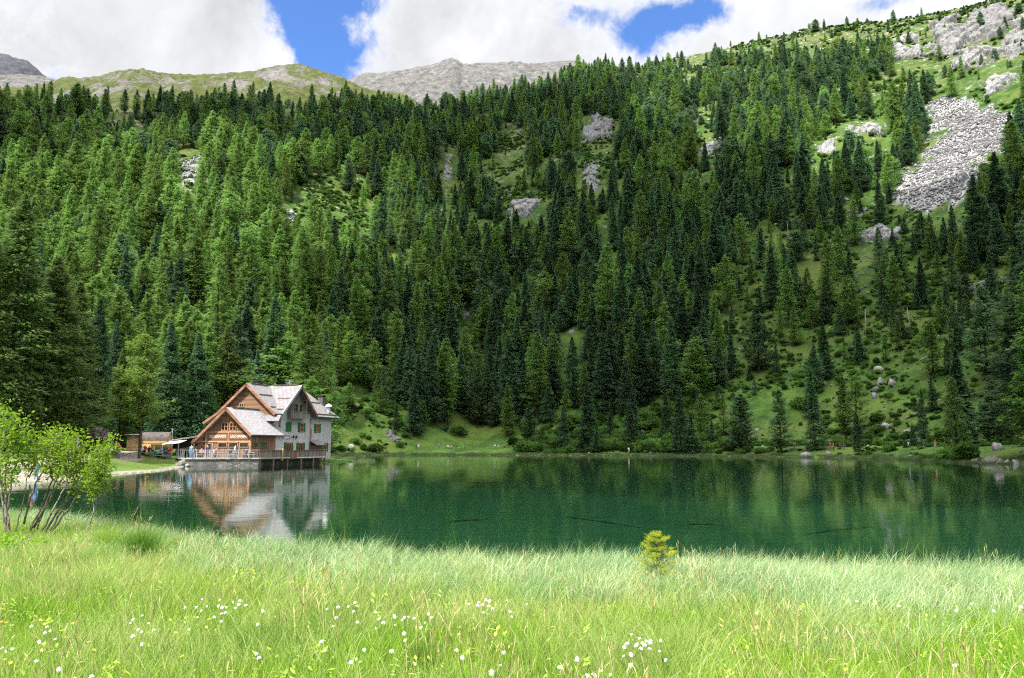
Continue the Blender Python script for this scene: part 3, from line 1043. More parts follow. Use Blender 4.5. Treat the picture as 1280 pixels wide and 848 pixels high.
OUT_PX = [(237, 216, 26, 52), (748, 164, 36, 30), (740, 216, 22, 44), (657, 258, 44, 28), (560, 214, 14, 34), (892, 184, 36, 18), (1082, 160, 56, 22), (1034, 186, 30, 18), (582, 393, 12, 14), (715, 415, 16, 10), (365, 268, 18, 18), (162, 124, 26, 22)]
SCR_X = [(1160, 110), (1285, 110), (1272, 160), (1250, 190), (1222, 218), (1206, 262), (1112, 266), (1130, 215), (1160, 180)]
_tp = project(np.stack([gx, gy, gz + 22 * scl], -1))[1]
keep = np.ones(N, bool)
for px_, py_, w_, h_ in OUT_PX:
    keep &= ~((np.abs(gpx - px_) < w_ * .5 + 8) & (gpy > py_ - h_ * .5) & (_tp < py_ + h_ * .35) & (gpy < py_ + 130) & (rng.random(N) < .93))
keep &= ~(in_poly(gpx, _tp + 6, SCR_X) & (rng.random(N) < .9))
keep &= ~(in_poly(gpx, (_tp + gpy) / 2, SCR_X) & (rng.random(N) < .9))
gx, gy, gz, gpx, gpy, gq, dn, gr, kind, tidx, scl, wid, rz = (q[keep] for q in (gx, gy, gz, gpx, gpy, gq, dn, gr, kind, tidx, scl, wid, rz))
N = len(gx)
HT = np.array([KINDS[k][i][2] for k, i in TREE_SET])[tidx] * scl

# how much of each tree the photograph's viewpoint sees (front to back on a coarse grid)
tpx, tpy, tzc = project(np.stack([gx, gy, gz + HT], -1))
order = np.argsort(gr)
buf = np.full((860 // 2, 1280 // 2), -1, np.int32)
seen = np.zeros(N)
for i in order:
    h = gpy[i] - tpy[i]
    w_ = 0.15 * h * wid[i]
    y0, y1 = int(max(0, tpy[i] // 2)), int(min(429, gpy[i] // 2))
    for yy in range(y0, y1 + 1):
        s_ = (yy * 2 - tpy[i]) / max(h, 1)
        hw = w_ * min(1, s_ * 1.15 + 0.05)
        xa, xb = int(max(0, (gpx[i] - hw) // 2)), int(min(639, (gpx[i] + hw) // 2))
        if xb < xa:
            continue
        row = buf[yy, xa:xb + 1]
        free = row < 0
        seen[i] += free.sum()
        row[free] = i
best = np.argsort(-seen)[:286]
best = best[seen[best] > 0]
is_ind = np.zeros(N, bool)
is_ind[best] = True

ZONE_LABELS = {
    'left': 'larch or spruce of the dense forest rising behind and left of the chalet',
    'lit': 'slender conifer in the brighter band of forest high above the chalet roof',
    'mid': 'dark conifer in the shaded dense forest above the middle of the far shore',
    'foot': 'dark green conifer at the forest foot between chalet and far meadow',
    'right': 'scattered conifer on the open grassy hillside above the right shore',
    'top': 'small conifer standing along the thinly wooded upper right slope',
}
ZONE_GROUPS = {
    'left': 'conifers of the forest behind the chalet', 'lit': 'conifers of the bright forest band', 'mid': 'conifers of the shaded middle slope',
    'foot': 'conifers at the forest foot beside the chalet', 'right': 'conifers scattered on the right hillside', 'top': 'conifers along the upper right slope'}


def zone(px, py):
    if py < 215 and px > 800:
        return 'top'
    if px > 880:
        return 'right'
    if px > 540:
        return 'mid'
    if py > 440 and px > 400:
        return 'foot'
    if py < 400 and px < 540:
        return 'lit'
    return 'left'


KIND_NAME = ['spruce_tree', 'larch_tree', 'pine_tree']
protos = {}
for i in best:
    k = int(tidx[i])
    kd, vi = TREE_SET[k]
    z_ = zone(gpx[i], gpy[i])
    loc = (float(gx[i]), float(gy[i]), float(gz[i]))
    sc3 = (float(scl[i] * wid[i]), float(scl[i] * wid[i]), float(scl[i]))
    if k not in protos:
        e = empty(KIND_NAME[kind[i]], loc, float(rz[i]), ZONE_LABELS[z_], 'tree', ZONE_GROUPS[z_])
        e.scale = sc3
        link('trunk', KINDS[kd][vi][1], e)
        link('crown', KINDS[kd][vi][0], e)
        protos[k] = e
    else:
        copy_thing(protos[k], loc, float(rz[i]), sc3, ZONE_LABELS[z_], ZONE_GROUPS[z_])
rest = ~is_ind
scatter('forest', np.stack([gx, gy, gz], -1)[rest], tidx[rest], np.stack([0 * rz, 0 * rz, rz], -1)[rest], np.stack([scl * wid, scl * wid, scl], -1)[rest], TREE_JOIN)
# ------------------------------------------------------------------ rock and shrub pieces
def rock_mat(name, lo, mid, hi, scale=1.2, lichen=0.25):
    m, t, out = new_mat(name)
    pos = t.n('ShaderNodeNewGeometry').outputs['Position']
    n1 = t.noise(pos, scale, 7, 0.7)
    n2 = t.noise(t.vmath('MULTIPLY', pos, (1, 1, 0.4)), scale * 4, 6, 0.75)
    r = t.n('ShaderNodeObjectInfo').outputs['Random']
    c = t.ramp(t.math('ADD', t.math('MULTIPLY', n1, 0.45), t.math('MULTIPLY', n2, 0.55)), [(0.38, lo), (0.48, mid), (0.60, hi)])
    c = t.mix(t.math('MULTIPLY', t.smooth(t.noise(pos, scale * 0.6, 5, 0.7), 0.55, 0.72), lichen), c, (0.10, 0.11, 0.06))
    hs = t.n('ShaderNodeHueSaturation', {}, Value=t.math('MULTIPLY_ADD', r, 0.5, 0.75), Color=c)
    b = t.n('ShaderNodeBump', {}, Strength=0.9, Distance=0.25, Height=t.noise(pos, scale * 3, 7, 0.75))
    p = t.n('ShaderNodeBsdfPrincipled', {}, Base_Color=hs.outputs[0], Roughness=0.92, Normal=b.outputs[0])
    p.inputs['Specular IOR Level'].default_value = 0.15
    t.put(out.inputs[0], p.outputs[0])
    return m


M_ROCK = rock_mat('granite', (0.10, 0.095, 0.10), (0.20, 0.195, 0.195), (0.34, 0.33, 0.32))
M_CLIFF = rock_mat('cliff_rock', (0.030, 0.031, 0.035), (0.135, 0.136, 0.142), (0.27, 0.265, 0.26), 0.5, 0.7)
M_SCREE = rock_mat('scree_rock', (0.065, 0.066, 0.07), (0.135, 0.136, 0.14), (0.21, 0.208, 0.205), 1.0, 0.1)


def hull_rock(seed, sx=1.0, sy=1.0, sz=0.7, npts=22):
    g = np.random.default_rng(seed)
    bmx = bmesh.new()
    P = g.normal(size=(npts, 3))
    P /= np.linalg.norm(P, axis=1)[:, None]
    P *= g.uniform(0.78, 1.08, (npts, 1))
    vs = [bmx.verts.new((p[0] * sx * .5, p[1] * sy * .5, p[2] * sz * .5)) for p in P]
    bmesh.ops.convex_hull(bmx, input=vs)
    for v in [v for v in bmx.verts if not v.link_faces]:
        bmx.verts.remove(v)
    bmesh.ops.recalc_face_normals(bmx, faces=bmx.faces)
    bmx.verts.index_update()
    V = np.array([v.co[:] for v in bmx.verts])
    F = np.array([[v.index for v in f.verts] for f in bmx.faces])
    bmx.free()
    return V, F


STONES = []
for s in range(5):
    V, F = hull_rock(100 + s, 1.0, 0.8, 0.62, 16 + s)
    STONES.append(np_mesh('stone', V, Ft=F, mats=[M_SCREE]))


def euler_mat(rx, ry, rz):
    return np.array((Matrix.Rotation(rz, 3, 'Z') @ Matrix.Rotation(ry, 3, 'Y') @ Matrix.Rotation(rx, 3, 'X')))


def land_frame(P, e=2.0):
    x, y = P[0], P[1]
    zx = (float(land(np.array([x + e]), np.array([y]))[0]) - float(land(np.array([x - e]), np.array([y]))[0])) / (2 * e)
    zy = (float(land(np.array([x]), np.array([y + e]))[0]) - float(land(np.array([x]), np.array([y - e]))[0])) / (2 * e)
    n = np.array([-zx, -zy, 1.0])
    n /= np.linalg.norm(n)
    return n


def cells(u, v, c, seed):
    """Blocky relief: the random height of the nearest jittered cell, and how near its border is."""
    iu, iv = np.floor(u / c).astype(np.int64), np.floor(v / c).astype(np.int64)
    best, hb = np.full(u.shape, 1e9), np.zeros(u.shape)
    z0 = np.zeros_like(iu)
    for du in (-1, 0, 1):
        for dv in (-1, 0, 1):
            cu, cv = iu + du, iv + dv
            px, py = (cu + _hash(cu, cv, z0, seed)) * c, (cv + _hash(cu, cv, z0, seed + 1)) * c
            d = (u - px) ** 2 + (v - py) ** 2
            k = d < best
            h = _hash(cu, cv, z0, seed + 2) + ((u - px) * (_hash(cu, cv, z0, seed + 3) - .5) + (v - py) * (_hash(cu, cv, z0, seed + 4) - .5)) / c * 0.8
            hb = np.where(k, h, hb)
            best = np.where(k, d, best)
    return hb


def outcrop(px, py, wpx, hpx, seed, label, mat=None, name='rock_outcrop', group=None):
    """A crag of jointed blocks set into the slope; width and height as seen, relief outwards from the slope."""
    P0 = ground_at(px, py)
    if P0 is None:
        return None
    _, _, zc = project(P0)
    W = wpx * zc / FPX
    n = land_frame(P0, max(2.0, W * 0.3))
    r = np.array([P0[1], -P0[0], 0.0])
    r /= np.linalg.norm(r)
    s_ = np.cross(n, r)
    s_ *= np.sign(s_[2])
    _, y1, _ = project(P0 + s_)
    _, y0, _ = project(P0)
    Hs = min(hpx / max(y0 - y1, 0.25), 3.2 * W + 30)
    k = int(np.clip(max(wpx, hpx) * 2.2, 30, 120))
    U, V_ = np.meshgrid(np.linspace(-.62, .62, k) * W, np.linspace(-.62, .62, k) * Hs)
    X = P0[0] + r[0] * U + s_[0] * V_
    Y = P0[1] + r[1] * U + s_[1] * V_
    Z = land(X, Y)
    lo = min(W, Hs)
    wu = U + (fbm2(U + seed * 7, V_, lo * .3, seed, 3) - .5) * lo * .35
    wv_ = V_ + (fbm2(U, V_ + seed * 5, lo * .3, seed + 1, 3) - .5) * lo * .35
    e = np.sqrt((wu / (.5 * W)) ** 2 + (wv_ / (.5 * Hs)) ** 2)
    gaps = ss(.54, .64, fbm2(U + seed, V_ - seed, lo * .35, seed + 8, 3))
    mask = ss(0, .14, (1.0 - e) * .55 + (fbm2(U + seed * 3, V_, lo * .45, seed + 6, 4, .6) - .5) * 1.3) * (1 - gaps * .8) * ss(1.22, 1.1, np.maximum(np.abs(U) / (.5 * W), np.abs(V_) / (.5 * Hs)))
    c1 = lo * .30
    blk = .40 * cells(wu, wv_ * .55, c1, seed) + .36 * cells(wu, wv_ * .6, c1 * .45, seed + 20) + .10 * cells(U, V_ * .7, c1 * .2, seed + 40)
    blk = (2 * blk + np.roll(blk, 1, 0) + np.roll(blk, 1, 1)) / 4
    D = mask * lo * .22 * (.05 + blk) - (1 - mask) * (.25 + .02 * lo)
    P = np.stack([X, Y, Z], -1) + n * D[..., None] - P0
    A = np.arange(k * k).reshape(k, k)
    Q = np.stack([A[:-1, :-1], A[:-1, 1:], A[1:, 1:], A[1:, :-1]], -1).reshape(-1, 4)
    me = np_mesh(name, P.reshape(-1, 3), Fq=Q, mats=[mat or M_CLIFF])
    return props(link(name, me, loc=P0), label, 'rock', group)


OUTCROPS = [
    (237, 216, 24, 52, 'pale bare rock slab among the trees high on the left slope'),
    (162, 124, 24, 20, 'white crag at the treeline beneath the green left ridge'),
    (748, 164, 34, 30, 'grey rock face breaking through the trees in the upper middle slope'),
    (740, 216, 20, 44, 'tall narrow rock face just beneath the grey face of the middle slope'),
    (657, 258, 40, 24, 'broad reddish grey crag in the middle of the dark forest'),
    (560, 214, 10, 34, 'thin vertical streak of bare rock left of the broad middle crag'),
    (892, 184, 34, 18, 'grey outcrop between dark trees on the upper right slope'),
    (1082, 160, 42, 15, 'long low outcrop left of the big scree field'),
    (1034, 186, 28, 18, 'small tan outcrop among bushes left of the scree field'),
    (960, 124, 20, 10, 'small white slab in the grass of the upper right slope'),
    (1136, 56, 50, 34, 'dark overhanging cliff on the upper right skyline'),
    (1186, 46, 60, 42, 'wide grey cliff right of the dark overhang'),
    (1238, 28, 50, 44, 'highest pale cliff at the upper right corner'),
    (1270, 52, 34, 70, 'steep rock wall at the right edge of the cliffs'),
    (1222, 74, 62, 22, 'lower ledge of pale rock under the wide grey cliff'),
    (1246, 102, 40, 14, 'flat white rock in the grass below the cliffs'),
    (1098, 294, 46, 16, 'row of pale rocks beneath the big scree field'),
    (1072, 268, 20, 18, 'small heap of pale rock left of the scree foot'),
    (848, 306, 14, 16, 'small rock between the trees of the middle right slope'),
    (690, 290, 12, 12, 'little crag under the broad reddish middle crag'),
    (582, 393, 10, 12, 'small white rock in the dark lower middle forest'),
    (715, 415, 14, 6, 'flat white rock low in the shaded middle forest'),
    (365, 268, 12, 16, 'little pale rock in the bright left clearing'),
    (345, 240, 10, 12, 'round pale rock above the bright left clearing'),
    (1240, 355, 50, 10, 'row of light rocks on the grass at the right edge'),
    (490, 546, 20, 12, 'grey slab leaning in the grass right of the chalet'),
]
for k, (px_, py_, w_, h_, lb) in enumerate(OUTCROPS):
    outcrop(px_, py_, w_, h_, 500 + k, lb, group=None)

# scree: far too many stones to count
def fill_poly(poly, step, jit=0.5, seed=1, grow=0.0):
    g = np.random.default_rng(seed)
    P = np.array(poly)
    x, y = np.meshgrid(np.arange(P[:, 0].min() - grow, P[:, 0].max() + grow, step), np.arange(P[:, 1].min() - grow, P[:, 1].max() + grow, step))
    x = (x + g.uniform(-jit, jit, x.shape) * step).ravel()
    y = (y + g.uniform(-jit, jit, y.shape) * step).ravel()
    if grow:
        return x, y
    k = in_poly(x, y, poly)
    return x[k], y[k]


sxs, sys_ = [], []
for poly, st in ((SCREE_W, 0.80), (SCREE_BW, 2.0)):
    a, b = fill_poly(poly, st, grow=0.0 if st > 1.5 else 14.0)
    if st > 1.5:
        kf = fbm2(a, b, 6, 311, 3) > .50
        a, b = a[kf], b[kf]
    else:
        kf = in_poly(a + (fbm2(a, b, 14, 301, 4, .65) - .5) * 40 + rng.normal(0, 1.6, len(a)), b + (fbm2(a, b, 14, 302, 4, .65) - .5) * 40 + rng.normal(0, 1.6, len(a)), poly)
        a, b = a[kf], b[kf]
    sxs.append(a)
    sys_.append(b)
x, y = np.concatenate(sxs), np.concatenate(sys_)
z = land(x, y)
n_ = len(x)
s_ = np.exp(rng.normal(0.15, 0.42, n_)).clip(0.45, 3.2)
scatter('scree', np.stack([x, y, z + 0.1 * s_], -1), rng.integers(0, 5, n_), rng.uniform(-0.5, 0.5, (n_, 3)) + np.stack([0 * x, 0 * x, rng.uniform(0, 6.28, n_)], -1), s_ * 0.80, STONES)

# loose stones all over the open slopes
STONES_W = []
for s in range(4):
    V, F = hull_rock(140 + s, 1.0, 0.8, 0.7, 16 + s)
    STONES_W.append(np_mesh('stone', V, Ft=F, mats=[M_ROCK]))
x = rng.uniform(-330, 520, 60000)
y = rng.uniform(150, 760, 60000)
z = land(x, y)
d_ = lake_dist(x, y)
px_, py_, _ = project(np.stack([x, y, z], -1))
dd = density(px_, py_)
cl = fbm2(x, y, 16, 91, 3)
k = (d_ > 1) & (px_ > -40) & (px_ < 1320) & (py_ < 575) & (rng.random(len(x)) < np.where(dd < 0.9, 0.30, 0.03) * ss(0.40, 0.66, cl)) & ~in_poly(px_, py_, MEADOW_PX) & ~((px_ < 440) & (y < 150))
x, y, z = x[k], y[k], z[k]
n_ = len(x)
s_ = np.exp(rng.normal(-0.15, 0.5, n_)).clip(0.3, 3.0)
s_ = s_ * np.where(y > 350, 1.5, 0.8)
scatter('loose_stones', np.stack([x, y, z + 0.05], -1), rng.integers(0, 4, n_), rng.uniform(-0.4, 0.4, (n_, 3)) + np.stack([0 * x, 0 * x, rng.uniform(0, 6.28, n_)], -1), s_, STONES_W)

# single boulders one can point at: column, row of the foot, size in pixels, label
BOULDERS = [
    (1008, 571, 17, 7, 'low grey boulder at the waterline right of the red bathers'),
    (1083, 574.5, 9, 4, 'small white stone at the waterline left of the right bushes'),
    (1141, 576, 9, 4, 'light stone at the waterline straight below the walkers'),
    (1157, 577, 13, 7, 'angular pale boulder left of the bushes on the right shore'),
    (1219, 578, 9, 6, 'rounded boulder just right of the bushes on the right shore'),
    (1240, 579, 22, 12, 'big pale boulder at the right end of the shore'),
    (1250, 580, 12, 9, 'dark wet boulder beside the big pale one at right'),
    (1260, 580, 12, 7, 'flat boulder right of the dark wet boulder'),
    (1270, 579.5, 10, 8, 'rightmost boulder of the right shore'),
    (815, 566, 9, 5, 'white boulder on the far shore left of the lone standing stone'),
    (953, 563, 10, 7, 'grey round boulder beside the bending red bather'),
    (1102, 555, 12, 5, 'flat white boulder on the grass right of the little fir'),
    (1084, 559, 7, 3, 'low pale stone on the grass below the flat white boulder'),
    (1036, 569, 9, 6, 'pale tilted stone on the shore below the walkers in red'),
    (824, 544, 7, 7, 'white pointed rock between bushes above the far shore'),
    (1134, 541, 16, 5, 'long white rock at the foot of the right hillside'),
    (1115, 481, 12, 7, 'white rock half way up the right hillside, topmost of its row'),
    (1101, 480, 8, 8, 'rounded light rock left of the topmost white hillside rock'),
    (1095, 490, 10, 7, 'broad white rock under the rounded light hillside rock'),
    (1093, 498, 7, 8, 'upright pale rock lowest in the hillside row'),
    (1098, 465, 12, 8, 'reddish grey rock above the white hillside row'),
    (1191, 456, 10, 6, 'tan rock between the trees high on the right hillside'),
    (1231, 462, 14, 6, 'long pale rock near the right edge of the hillside'),
    (1107, 536, 12, 8, 'grey rock half hidden in grass beside the old stump'),
    (1065, 540, 16, 7, 'grey weathered rock under the pair of right shore larches'),
    (1058, 543, 8, 5, 'bright white rock beside the weathered rock under the larches'),
    (439, 560, 10, 5, 'pale boulder in the grass just right of the chalet'),
    (931, 549, 5, 5, 'small white rock in the grass at the foot of the right slope'),
    (946, 541, 5, 6, 'small pale rock on the right slope above the white one'),
    (1219, 531, 8, 4, 'white rock beside the big tree of the right shore'),
    (1247, 563, 16, 10, 'flat topped grey boulder under the leaning tree of the right shore'),
    (1197, 551, 7, 4, 'light stone on the lakeside path of the right shore'),
]
for k, (px_, py_, w_, h_, lb) in enumerate(BOULDERS):
    P = ground_at(px_, py_)
    if P is None:
        continue
    _, _, zc = project(P)
    W, Hh = w_ * zc / FPX, h_ * zc / FPX
    V, F = hull_rock(900 + k, W * 1.08, W * 0.85, Hh * 1.9, 24)
    me = np_mesh('boulder', V, Ft=F, mats=[M_ROCK])
    o = link('boulder', me, loc=P + np.array([0, 0, Hh * 0.12]), rot=(0, 0, 0.3 * math.sin(k * 2.1)))
    props(o, lb, 'boulder')

# ------------------------------------------------------------------ shrubs
def bush_mesh(name, seed, W=2.4, H=1.7, n=1500, leaf=0.16, mat=None, lobes=9):
    """Leaf-sized faces through the volume of several overlapping clumps, thickest at their outer shells."""
    g = np.random.default_rng(seed)
    c = np.stack([g.uniform(-.36, .36, lobes) * W, g.uniform(-.36, .36, lobes) * W, g.uniform(0.22, 0.66, lobes) * H], -1)
    c[:, 2] *= 1 - 0.4 * np.hypot(c[:, 0], c[:, 1]) / (0.5 * W)
    rad = g.uniform(0.20, 0.34, lobes) * min(W, H * 1.4)
    k = g.integers(0, lobes, n)
    d = g.normal(size=(n, 3))
    d /= np.linalg.norm(d, axis=1)[:, None]
    rr = rad[k] * np.clip(g.random(n) ** 0.33 * 1.05 + g.normal(0, .06, n), .1, 1.25)
    P = c[k] + d * rr[:, None] * np.array([1, 1, 0.85])
    keep = P[:, 2] > 0.02
    P, d = P[keep], d[keep]
    n = len(P)
    ax = g.normal(size=(n, 3)) + d * 0.3
    ax /= np.linalg.norm(ax, axis=1)[:, None]
    sd = np.cross(ax, g.normal(size=(n, 3)))
    sd /= np.linalg.norm(sd, axis=1)[:, None]
    L = (leaf * g.uniform(0.6, 1.4, n))[:, None]
    V = np.stack([P - ax * L * .5, P + sd * L * .34, P + ax * L * .5, P - sd * L * .34], 1).reshape(-1, 3)
    return np_mesh(name, V, Fq=np.arange(len(V)).reshape(-1, 4), mats=[mat])


BUSHES = [bush_mesh('shrub', 201, 2.6, 1.8, 1300, 0.26, M_BUSH), bush_mesh('shrub', 202, 2.2, 2.2, 1300, 0.26, M_BUSH, 8),
          bush_mesh('shrub', 203, 3.0, 1.4, 1400, 0.24, M_BUSHB, 10), bush_mesh('shrub', 204, 2.8, 1.1, 1200, 0.24, M_BUSHB, 9),
          bush_mesh('shrub', 205, 2.4, 1.5, 900, 0.24, foliage_mat('bright_alder_leaves', (0.07, 0.15, 0.03), (0.15, 0.25, 0.05), 0.5, 0.45), 11), bush_mesh('shrub', 206, 3.6, 0.8, 900, 0.24, M_BUSH, 12)]

x = rng.uniform(-330, 560, 260000)
y = rng.uniform(150, 780, 260000)
z = land(x, y)
d_ = lake_dist(x, y)
px_, py_, _ = project(np.stack([x, y, z], -1))
dd = density(px_, py_)
cl = fbm2(x, y, 20, 191, 3)
band = in_poly(px_, py_, [(640, 572), (655, 535), (780, 512), (890, 500), (945, 560), (900, 566), (740, 566)])
openp = (dd < 0.9)
upz = in_poly(px_, py_, [(760, 40), (1000, 10), (1320, -40), (1320, 260), (1130, 260), (1010, 250), (900, 200), (780, 120)])
pr = np.where(openp, 0.80 * ss(0.32, 0.56, cl), 0.05)
pr = np.where(upz, 0.40 * ss(0.40, 0.60, cl), pr)
pr = np.where(band, 0.55 * ss(0.2, 0.45, cl), pr)
cliffz = in_poly(px_, py_, DENS[[i for i, q in enumerate(DENS) if q[0][0] == (1115, 62)][0]][0])
pr = np.where(cliffz, 0.16 * ss(.45, .6, cl), pr)
foot = (d_ < 14) & ~band
pr = np.where(foot, pr * 0.22, pr)
k = (d_ > 2.5) & (px_ > -40) & (px_ < 1320) & (py_ < 574) & (rng.random(len(x)) < pr) & ~in_poly(px_, py_, MEADOW_PX) & ~in_poly(px_, py_, SCREE_PX) & ~in_poly(px_, py_, SCREE_B_PX) & ~((px_ < 440) & (y < 150))
x, y, z, band, px_, py_, upz = x[k], y[k], z[k], band[k], px_[k], py_[k], upz[k]
n_ = len(x)
s_ = (0.22 + 1.15 * rng.random(n_) ** 2.2) * np.where(band, 1.75, 1.0) * np.where(px_ > 880, 0.85, 1.0)
s_ = s_ * np.where(upz, 1.35, 1.0)
# the largest of the waterside thicket are shrubs of their own
front = np.argsort(y + np.where(band, 0, 400))[:46]
ind = np.zeros(n_, bool)
ind[front] = True
protoB = {}
bi = np.where(rng.random(n_) < 0.5, rng.integers(0, 2, n_), rng.integers(2, 6, n_))
for i in front:
    lb = 'rounded green alder bush in the thicket along the far shore'
    k_ = int(bi[i])
    if k_ not in protoB:
        o = link('alder_shrub', BUSHES[k_], loc=(x[i], y[i], z[i]), rot=(0, 0, rng.uniform(0, 6.28)), scl=(s_[i],) * 3)
        props(o, lb, 'shrub', 'alder bushes along the far shore')
        protoB[k_] = o
    else:
        copy_thing(protoB[k_], (x[i], y[i], z[i]), rng.uniform(0, 6.28), float(s_[i]))
scatter('undergrowth', np.stack([x, y, z - 0.05], -1)[~ind], bi[~ind], np.stack([0 * x, 0 * x, rng.uniform(0, 6.28, n_)], -1)[~ind],
        np.stack([s_ * rng.uniform(.8, 1.3, n_), s_ * rng.uniform(.8, 1.3, n_), s_], -1)[~ind], BUSHES)

for px_, py_, s1, k_, lb in [(1186, 577, 1.7, 0, 'left one of two dark green bushes at the right waterline'), (1205, 578, 2.0, 1, 'right one of two dark green bushes at the right waterline'),
                           (1160, 575, 1.0, 2, 'low bush beside the angular pale boulder on the right shore'), (1182, 556, 2.0, 1, 'round bush beside the lone dark spruce of the right shore'),
                           (1000, 512, 2.6, 0, 'big round bush on the grass at the foot of the right slope'), (915, 563, 1.7, 2, 'grey green bush on the far shore left of the round boulder'),
                           (412, 566, 1.1, 3, 'low bush at the right corner of the chalet'), (470, 566, 1.9, 0, 'alder bush on the shore right of the chalet'), (455, 563, 1.1, 1, 'small alder bush nearest the chalet on the far shore'),
                           (575, 545, 2.2, 0, 'dark bush at the upper left corner of the picnic meadow'), (640, 556, 1.6, 1, 'bush at the right corner of the picnic meadow'), (1098, 527, 1.5, 1, 'round bush above the old stump of the right hillside'),
                           (66, 566, 1.5, 1, 'leafy bush beside the brown roofed hut')]:
    P = ground_at(px_, py_)
    if P is None:
        continue
    props(link('alder_shrub', BUSHES[k_], loc=P, rot=(0, 0, px_ * 1.0), scl=(s1, s1, s1)), lb, 'shrub')

# far shore rim of sedge at the waterline
sedge_far = []
for s in range(3):
    g = np.random.default_rng(300 + s)
    n = 90
    bx, by = g.uniform(-.9, .9, n), g.uniform(-.5, .5, n)
    h = g.uniform(.35, .8, n)
    ln = g.normal(0, .18, (n, 2))
    w_ = 0.03
    V = np.stack([np.stack([bx - w_, by, 0 * h], -1), np.stack([bx + w_, by, 0 * h], -1), np.stack([bx + ln[:, 0], by + ln[:, 1], h], -1)], 1).reshape(-1, 3)
    sedge_far.append(np_mesh('sedge_patch', V, Ft=np.arange(len(V)).reshape(-1, 3), mats=[foliage_mat('far_sedge', (0.08, 0.13, 0.05), (0.17, 0.22, 0.10), 0.3, 0.35)]))
pts = []
for i in range(len(LAKE)):
    (ax, ay), (bx, by) = LAKE[i], LAKE[(i + 1) % len(LAKE)]
    if min(ay, by) < 105 or min(ax, bx) < -41:
        continue
    L = math.hypot(bx - ax, by - ay)
    nx, ny = (by - ay) / L, -(bx - ax) / L
    for q in range(int(L * 3.2)):
        t_ = rng.random()
        o_ = rng.uniform(-3.0, 2.4)
        pts.append((ax + (bx - ax) * t_ + nx * o_, ay + (by - ay) * t_ + ny * o_))
pts = np.array(pts)
dz = lake_dist(pts[:, 0], pts[:, 1])
kk = (dz > -2.4) & (dz < 3.5) & ~((pts[:, 0] < -26) & (pts[:, 1] < 150))
pts = pts[kk]
z = np.maximum(land(pts[:, 0], pts[:, 1]), -0.1)
n_ = len(pts)
scatter('shore_sedge', np.column_stack([pts, z]), rng.integers(0, 3, n_), np.stack([np.zeros(n_), np.zeros(n_), rng.uniform(-.5, .5, n_)], -1), rng.uniform(.5, 1.0, n_), sedge_far)

# dead wood and single trees of the right shore
M_DEAD = pbr('bleached_trunk', (0.30, 0.285, 0.26), 0.9, 0.25, 4.0, 0.4, 12.0, stretch=(1, 1, .3))
for px_, py_, hh, ln, lb in [(1082, 420, 9, .05, 'bare grey dead tree above the larch pair of the right hillside'), (1138, 415, 8, -.06, 'bare grey dead tree beside the broad hillside larch'), (915, 470, 8, .04, 'bare dead tree at the edge of the shaded forest'),
                             (760, 330, 11, .03, 'thin dead trunk in the upper middle forest'), (986, 300, 9, -.05, 'thin dead trunk left of the lower scree'), (1220, 400, 8, .08, 'leaning dead trunk at the right edge of the hillside')]:
    P = ground_at(px_, py_)
    g = np.random.default_rng(px_)
    s = MB()
    s.tube([(0, 0, -.4), (ln * hh * .4, 0, hh * .5), (ln * hh, .1, hh)], [.2, .13, .03], 7)
    for k in range(9):
        z0 = g.uniform(.25, .92) * hh
        a, l = g.uniform(0, 6.28), g.uniform(.4, 1.3)
        s.tube([(ln * z0 * .9, 0, z0), (ln * z0 + math.cos(a) * l, math.sin(a) * l, z0 + g.uniform(-.2, .3))], [.035, .008], 4, False)
    props(s.build('dead_tree', M_DEAD, smooth=True, label=lb), lb, 'tree').location = P
for (xa, ya), (xb, yb), lb in [((1184, 498), (1214, 487), 'long grey fallen trunk lying across the right hillside'), ((1133, 524), (1152, 515), 'shorter fallen trunk below the long one on the right hillside'), ((1150, 452), (1166, 444), 'fallen trunk beside the broad larch of the right hillside')]:
    A_, B_ = ground_at(xa, ya), ground_at(xb, yb)
    if A_ is None or B_ is None or np.linalg.norm(A_ - B_) > 60:
        continue
    s = MB()
    s.tube([(0, 0, .3), tuple((B_ - A_) * .5 + [0, 0, .35]), tuple(B_ - A_ + [0, 0, .25])], [.26, .2, .07], 7)
    for k in range(5):
        q = (B_ - A_) * (.3 + .13 * k)
        s.tube([tuple(q + [0, 0, .3]), tuple(q + [.2, -.3, 1.0])], [.04, .01], 4, False)
    props(s.build('fallen_trunk', M_DEAD, smooth=True), lb, 'log').location = A_
